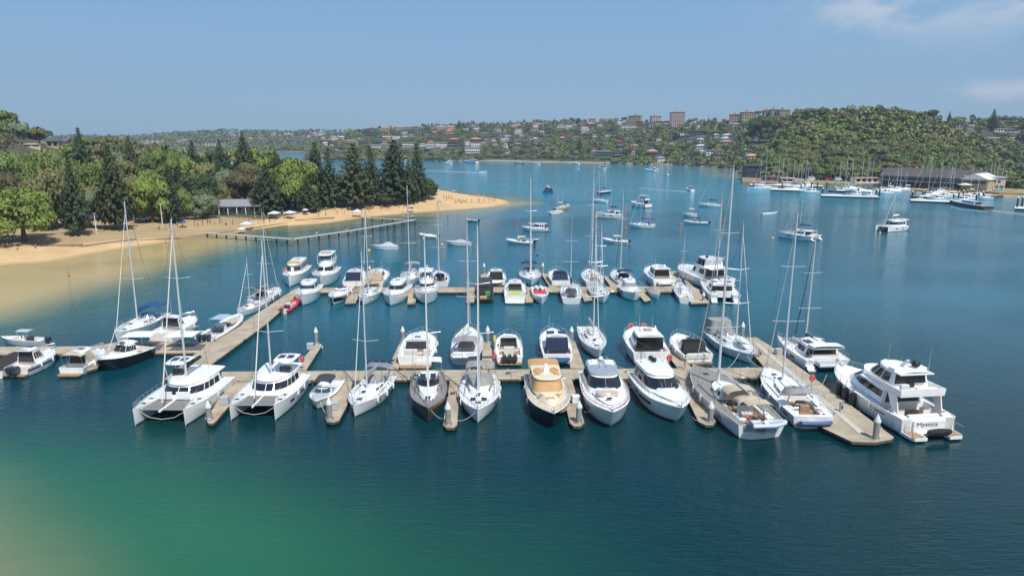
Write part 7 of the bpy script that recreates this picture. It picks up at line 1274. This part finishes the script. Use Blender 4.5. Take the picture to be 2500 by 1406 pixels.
# single trees one can pick out on the far shore
for px, py, top, w_, kd, lf, lb in [(1122, 318, 294, 15, 'pine', 'pine', 'lone tall pine on the far ridge right of the crane'), (1412, 378, 337, 17, 'pine', 'pine', 'tall dark pine above the right end of the far beach'), (1410, 306, 288, 14, 'broad', 'dark', 'dark tree on the far skyline left of the brick flats'), (2405, 318, 268, 30, 'pine', 'pine', 'big conical pine on the suburb ridge at the far right'), (2302, 300, 273, 12, 'pine', 'pine', 'small pointed pine right of the bushland hill crest'), (1352, 300, 288, 6, 'pine', 'pine', 'tiny pointed pine on the middle skyline'), (1724, 302, 285, 6, 'pine', 'dark', 'lone palm like tree on the skyline right of the tower blocks'), (1850, 335, 282, 70, 'broad', 'dark', 'dark fig tree left of the bushland hill'), (1890, 330, 290, 50, 'broad', 'brown', 'brownish fig tree beside the dark one'), (1960, 300, 264, 60, 'broad', 'green', 'green tree crown at the left crest of the bushland hill')]:
    x, y, z = main_at(px, py); h = zat(y, top) - z; tree_obj(kd, R.randint(1, 4), x, y - 12, z, w_ / FP * y, h, 0, lb, 'tree', 'trees standing out on the far shore', lf)
# shore rocks and beach strip
rock = mat('sandstone_rock', (.30, .22, .15), .9, var=.3, scale=.5); b = MB(); 
for px0, px1, n in [(770, 1190, 70), (1480, 1815, 110)]:
    for _ in range(n):
        px = R.uniform(px0, px1); ys = ip(SH, px); x, y = G(px, ys); s_ = R.uniform(.7, 2.6); b.lathe([(0, -s_), (s_ * 1.3, -s_ * .3), (s_ * 1.1, s_ * .35), (s_ * .5, s_ * .6), (0, s_ * .6)], 6, (x, y + R.uniform(0, 5), .2), R.uniform(.8, 1.8), R.uniform(.7, 1.2))
tag(b.build('shore_rocks', rock, None, False), 'broken sandstone rocks along the far waterline', 'rocks', None, 'stuff')
P = [(x, y + (3 if 1180 < x < 1500 else 0)) for x, y in [(1160, 393), (1250, 394), (1400, 397), (1500, 399.5)]]; q = []
for x, y in P: a = G(x, y + .7, .2); c = G(x, y - 4.0, 2.2); q.append([(a[0], a[1], -.1), (c[0], c[1] , 2.6)])
# ------------------------------------------------------------------ the marina and club houses at the right
flat = lambda px, py: (*G(px, py, 2.2), 2.2)
RM = 'buildings of the right hand marina'
q = [G(x, y, 2.0) for x, y in [(1812, 433), (1960, 440), (1962, 446), (1812, 444)]]; tag(MB().prism(orient(q), -1, 2.0).build('stone_wharf', sandst, None, False), 'dark stone wharf under the blue club house', 'wharf')
q = [G(x, y, 2.2) for x, y in [(1955, 440), (2470, 452), (2700, 462), (2700, 478), (2440, 470), (2330, 462), (2225, 452), (2060, 448), (1958, 446)]]; gm = mat('dry_verge', (.30, .24, .12), .9, var=.2, scale=.2); tag(MB().prism(orient(q), -1, 2.15).build('waterfront_verge', gm, None, False), kind='structure')
q = [G(x, y, .6) for x, y in [(2225, 453), (2335, 461), (2420, 465), (2600, 468), (2600, 481), (2450, 479), (2400, 475), (2330, 472), (2225, 463)]]; tag(MB().prism(orient(q), -1, 1.0).build('marina_beach', mat('beach_sand_plain', (.62, .42, .22), .9, var=.12, scale=.4), None, False), kind='structure')
house(1851, 432, 58, 27, 'd', 'd', 'f', flat, 'tall dark timber boat shed at the left end of the right marina', 'boat shed', RM, 'boat_shed', 1, 16)
house(1886, 427, 30, 14, 'g', 'g', 'h', flat, 'grey shed with rounded roof behind the blue club house', 'shed', RM, 'shed', 1, 10)
house(1896, 441, 56, 10, 'p', 'n', 'f', flat, 'lower deck level of the blue club house on the stone wharf', 'club house', RM, 'club_house', 1, 9); bl_ = mat('pale_blue_board', (.26, .42, .48), .7); WC['u'] = (bl_, 'pale blue')
house(1905, 433, 32, 13, 'u', 'w', 'f', flat, 'pale blue boxy club house above the stone wharf', 'club house', RM, 'club_house', 1, 8); house(1926, 443, 30, 8, 'n', 'w', 'f', flat, 'low brick shop right of the blue club house', 'shop', RM, 'marina_shop', 1, 7); house(2113, 446, 56, 12, 'w', 'p', 'f', flat, 'long white storage shed behind the middle berths', 'shed', RM, 'shed', 1, 7)
# long boat shed with pitched dark roof
a = G(2150, 450, 2.2); b_ = G(2382, 462, 2.2); L_ = math.hypot(b_[0] - a[0], b_[1] - a[1]); r = empty('long_boat_shed', (a[0], a[1], 2.1), math.atan2(b_[1] - a[1], b_[0] - a[0]), 'long boat shed with dark pitched roof and glazed front beside the small beach', 'boat shed', RM)
MB().box(0, L_, 0, 16, 0, 5.6).build('wall', WC['d'][0], r, False); MB().add([(-1, -1.2, 5.5), (L_ + 1, -1.2, 5.5), (L_ + 1, 17, 5.5), (-1, 17, 5.5), (-1, 8, 10.2), (L_ + 1, 8, 10.2)], [(0, 1, 5, 4), (2, 3, 4, 5), (3, 0, 4), (1, 2, 5), (0, 3, 2, 1)]).build('roof', mat('brown_grey_tile', (.10, .085, .082), .8, var=.12, scale=.3), r, False)
for k in range(14): MB().box(L_ * (k + .15) / 14, L_ * (k + .85) / 14, -.06, 0, 3.1, 5.0).build('window', glassb, r, False)
for k in range(8): MB().box(L_ * (k + .1) / 8, L_ * (k + .9) / 8, -.07, -.01, .1, 2.6).build('door', dgrey, r, False)
MB().box(-.5, L_ + .5, -2.6, 0, 2.75, 2.95).build('veranda', WC['g'][0], r, False)
a = G(2340, 461, 2.2); r = empty('gabled_club_house', (a[0], a[1] - 3, 2.1), math.atan2(b_[1] - G(2150, 450, 2.2)[1], b_[0] - G(2150, 450, 2.2)[0]), 'pale gabled end building with a round white awning, right end of the long shed', 'club house', RM); MB().box(0, 13, -2, 14, 0, 6).build('wall', WC['n'][0], r, False); MB().add([(-.8, -3, 5.9), (13.8, -3, 5.9), (13.8, 15, 5.9), (-.8, 15, 5.9), (6.5, -3, 9), (6.5, 15, 9)], [(0, 4, 5, 3), (1, 2, 5, 4), (0, 1, 4), (3, 5, 2), (0, 3, 2, 1)]).build('roof', offw, r, False); MB().lathe([(0, 3.2), (3.6, 2.7), (3.6, 2.9), (0, 3.9)], 14, (3, -4, 0)).build('awning', offw, r); MB().box(1, 12, -2.06, -2, 3.4, 5).build('window', glassb, r, False)
a = G(2405, 468, 1.2); r = empty('cream_club_house', (a[0], a[1], 1), -.35, 'cream upper storeyed club house on posts with a row of small windows', 'club house', RM); MB().box(-9, 9, 0, 11, 3.6, 7.8).build('wall', WC['c'][0], r, False); MB().box(-8.4, 8.4, .5, 10.5, 0, 3.6).build('lower_wall', WC['g'][0], r, False); MB().box(-9.5, 9.5, -.5, 11.5, 7.8, 8.2).build('roof', lgrey, r, False)
for k in range(5): MB().box(-3.4 + k * 2.2, -2.2 + k * 2.2, -.06, 0, 5.2, 6.4).build('window', glass, r, False)
for k in range(8): MB().box(-8.6 + k * 2.4, -8.3 + k * 2.4, -.9, -.6, -1, 3.6).build('post', white, r, False)
# berths
BM = 'pontoons of the right hand marina'
for lb, pg in [('left berth pontoon of the right marina', [(1880, 460), (1968, 462), (1968, 466), (1880, 463)]), ('shore walkway of the right marina, left half', [(1830, 449), (2010, 452), (2010, 455), (1830, 452)]), ('middle berth pontoon of the right marina', [(2003, 474), (2140, 479), (2150, 482), (2006, 478)]), ('inner berth pontoon of the right marina, middle', [(2040, 458), (2200, 463), (2200, 466), (2040, 461)]), ('right berth pontoon of the right marina, nearest the sports yacht', [(2222, 486), (2330, 490), (2332, 494), (2224, 490)]), ('inner berth pontoon of the right marina, right part', [(2260, 472), (2440, 474), (2440, 478), (2260, 476)]), ('pontoon at the right edge of the photo', [(2477, 504), (2620, 508), (2620, 515), (2477, 509)])]: pontoon(lb, pg, .7, BM, dm=offw)
for i, (x, y, yt) in enumerate([(1839, 458, 442), (1909, 461, 441), (1955, 464, 446), (1888, 449, 440), (1926, 449, 440), (1942, 450, 441), (1956, 448, 440), (1965, 459, 445), (1980, 459, 441), (1995, 460, 441), (2018, 458, 440), (2038, 455, 441), (2008, 474, 458), (2038, 468, 455), (2054, 466, 452), (2070, 464, 450), (2095, 472, 457), (2112, 466, 455), (2116, 460, 446), (2138, 480, 459), (2147, 476, 457), (2135, 466, 445), (2172, 463, 447), (2187, 461, 448), (2200, 460, 447), (2212, 458, 446), (2224, 460, 446), (2233, 463, 445), (2226, 488, 465), (2252, 481, 464), (2267, 474, 462), (2279, 472, 461), (2295, 470, 457), (2307, 468, 455), (2318, 466, 454), (2327, 488, 471), (2340, 484, 466), (2351, 480, 463), (2361, 476, 462), (2379, 472, 458), (2383, 492, 472), (2389, 486, 468), (2399, 484, 466), (2408, 480, 464), (2416, 478, 463), (2426, 476, 460), (2435, 473, 459), (2482, 510, 480), (2494, 506, 479), (2512, 512, 481)]):
    p = G(x, y); H_ = zat(p[1], yt); r = empty('black_mooring_pile', (p[0], p[1], 0), 0, 'white capped black pile ' + where(x, [(0, 'by the left berth pontoon'), (1975, 'in front of the grassy verge'), (2003, 'along the middle berth pontoon'), (2160, 'in front of the long boat shed'), (2222, 'around the right berth pontoon'), (2345, 'facing the cream club house'), (2470, 'at the edge of the photo')]), 'mooring pile', 'black piles of the right marina')
    if i == 0: PA = (MB().lathe([(.34, -1.5), (.34, 1)], 9).build('shaft', blackp, r).data, MB().lathe([(.42, 0), (.42, .2), (.04, .8)], 9).build('cap', capm, r).data); r.children
    else:
        for d_, n_2 in zip(PA, ('shaft', 'cap')): o = bpy.data.objects.new(n_2, d_); C.objects.link(o); o.parent = r
    for o in [c for c in C.objects[-2:]]:
        if o.name.startswith('shaft'): o.scale = (1, 1, H_ - .6)
        else: o.location = (0, 0, H_ - .7)
# a prototype berthed yacht, then copies with their own labels
bc = [bluec, offw, navyc, lgrey, tealc, blackc]
MK = [(1858, 456, 377, 9, 180), (1873, 461, 365, 14, 178), (1902, 455, 382, 10, 185), (1912, 455, 388, 9, 170), (1922, 455, 385, 10, 190), (1938, 459, 396, 10, 178), (1950, 459, 393, 11, 182), (1958, 457, 396, 9, 175), (1968, 457, 392, 10, 185), (1973, 455, 404, 8, 180), (2052, 470, 394, 12, 180), (2069, 466, 380, 13, 178), (2080, 462, 384, 11, 184), (2104, 468, 386, 11, 182), (2120, 472, 392, 12, 176), (2128, 465, 392, 10, 184), (2192, 462, 408, 10, 180), (2200, 466, 405, 11, 176), (2212, 464, 420, 9, 184), (2256, 484, 372, 15, 180), (2271, 476, 373, 14, 178), (2298, 470, 391, 12, 182), (2292, 474, 397, 12, 180), (2316, 466, 397, 11, 176), (2322, 480, 400, 12, 184), (2329, 470, 402, 11, 180), (2344, 466, 404, 10, 178), (2370, 474, 414, 10, 182), (2384, 470, 422, 10, 180), (2392, 478, 410, 11, 176), (2405, 472, 412, 10, 183), (2416, 474, 398, 11, 180), (2424, 470, 398, 10, 178), (2434, 478, 397, 11, 181), (2444, 472, 404, 10, 184), (2154, 470, 420, 9, 180), (2172, 466, 425, 9, 178)]
PW = [(0, 'beside the dark timber shed'), (1880, 'in front of the blue club house'), (1930, 'right of the blue club house'), (2040, 'on the middle berths'), (2145, 'left of the long boat shed'), (2240, "facing the boat shed's middle"), (2310, 'in front of the gabled club house'), (2360, 'left of the cream club house'), (2410, 'facing the cream club house')]
for i, (x, y, yt, L_, hd) in enumerate(MK):
    p = G(x, y); blk = x in (2256, 2292); H_ = zat(p[1], yt) - 1.5; hc_ = R.choice([white, white, white, navy, lilac]); cc = R.choice(bc)
    r = empty('berthed_yacht', (p[0] + L_ * .45, p[1], 0), math.radians(hd + R.uniform(-6, 6)), '%s yacht with %s sail cover %s' % ('navy' if hc_ is navy else 'white', {bluec: 'blue', offw: 'cream', navyc: 'navy', lgrey: 'grey', tealc: 'teal', blackc: 'black'}[cc], where(x, PW)), 'sailing boat', 'yachts berthed in the right marina')
    h = Hull(L_, L_ * .3, 1.0, 1.3, .8, .42, 2.0, .85, .5); build_hull(r, h, hc_, white, (.03, .3, .5, .4), None, None, antif, n=9); Cab(.3 * L_, .68 * L_, L_ * .18, 1.05, .45, .8, .1, .15, .6, .45, 2.4).body(r, white)
    mast(r, .55 * L_, 1.4, H_, .13, (.36, .66), 1.2, blackc if blk else mastm, .36 * L_, cc, 0, (L_ - .4, 0, 1.4), darkwire if R.random() < .4 else offw, h, bz=1.1)
for k, (x, y, w_, nm) in enumerate([(1975, 471, 12, 'white power catamaran with a red dinghy off the left berths'), (2030, 476, 10, ''), (2085, 478, 11, ''), (2120, 480, 9, ''), (2240, 491, 10, ''), (2285, 489, 11, ''), (2345, 492, 12, ''), (2180, 470, 9, ''), (2158, 474, 10, ''), (2400, 486, 10, ''), (2450, 478, 8, ''), (2376, 482, 10, ''), (2062, 456, 8, ''), (1850, 462, 13, 'long pale blue and white racing yacht hull at the left berth end'), (2300, 483, 10, ''), (2362, 488, 10, ''), (2100, 470, 9, ''), (1932, 464, 9, '')]):
    L_ = w_; p0 = (x - L_ * 2.1, y); p1 = (x + L_ * 2.1, y); 
    if k % 3 == 1: open_boat(nm or 'boat under a %s cover %s' % (('blue', 'grey', 'white')[k // 3 % 3], where(x, PW)), p0, p1, 2.8, cover=(bluec, lgrey, offw)[k // 3 % 3], outb=0, group='motorboats in the right marina', peak=.7)
    else: cruiser(nm or 'small white cabin boat %s' % where(x, PW), p0, p1, 3.2, 1.0, 1.5, group='motorboats in the right marina', cab=(.2, .6), h=1.2, detail=False, raild=False, plat=None, spans=((.1, .5),), trunk=False, sole=lgrey)
for x, y, c_, nm in [(2046, 441, white, 'white van parked on the verge behind the middle berths'), (2100, 442, lgrey, 'silver van behind the white storage shed'), (1981, 439, white, 'white van in the trees right of the blue club house'), (2477, 452, white, 'white camper parked at the far right under the trees'), (2022, 440, redm, 'red car in the shade behind the grassy verge')]:
    p = G(x, y, 2.2); r = empty('parked_van', (p[0], p[1], 2.2), R.uniform(-.3, .3), nm, 'car' if 'car' in nm else 'van', 'vehicles parked by the right marina'); hh = 1.5 if 'car' in nm else 2.2
    MB().loft([[(-2.4, s_, z) for s_, z in ((-.9, .4), (.9, .4), (.9, 1.1), (-.9, 1.1))], [(-2.3, s_, z) for s_, z in ((-.9, .35), (.9, .35), (.85, hh), (-.85, hh))], [(1.0, s_, z) for s_, z in ((-.9, .35), (.9, .35), (.85, hh), (-.85, hh))], [(1.7, s_, z) for s_, z in ((-.9, .35), (.9, .35), (.9, 1.15), (-.9, 1.15))], [(2.4, s_, z) for s_, z in ((-.9, .4), (.9, .4), (.88, .95), (-.88, .95))]]).build('body', c_, r); MB().box(-2, .9, -.92, -.9, hh * .58, hh * .88).build('window', glass, r, False)
    for a in (-1.5, 1.5): w__ = MB().lathe([(.34, -.12), (.34, .12)], 12).build('wheel', rubber, r); w__.rotation_euler = (math.pi / 2, 0, 0); w__.location = (a, -.85, .34)
# ------------------------------------------------------------------ air
b = MB().box(-2600, 4200, -90, 3200, -4, 320); hz = b.build('haze', None, None, False); tag(hz, 'thin sea haze over the bay', 'haze', None, 'stuff'); m = bpy.data.materials.new('haze'); m.use_nodes = True; t = m.node_tree; t.nodes.remove(t.nodes['Principled BSDF'])
pv = t.nodes.new('ShaderNodeVolumePrincipled'); pv.inputs['Color'].default_value = (.62, .78, .95, 1); pv.inputs['Density'].default_value = .00016; pv.inputs['Anisotropy'].default_value = .2; t.links.new(pv.outputs[0], t.nodes['Material Output'].inputs['Volume']); hz.data.materials.append(m)
# ------------------------------------------------------------------ make repeated labels point at one thing each
def nth(i): return 'leftmost' if i == 0 else str(i + 1) + {2: 'nd', 3: 'rd'}.get((i + 1) % 10 if (i + 1) // 10 % 10 != 1 else 0, 'st' if (i + 1) % 10 == 1 and i != 10 else 'th') + ' from left'
bpy.context.view_layer.update(); D_ = {}
for o in C.objects:
    if o.parent is None and 'label' in o: D_.setdefault(o['label'], []).append(o)
for lb, os_ in D_.items():
    if len(os_) > 1:
        os_.sort(key=lambda o: proj(*o.matrix_world.translation)[0])
        for i, o in enumerate(os_): o['label'] = lb + ', ' + nth(i)
for o in C.objects:
    if 'label' in o and len(o['label'].split()) > 16: print('LONG', len(o['label'].split()), o['label'])
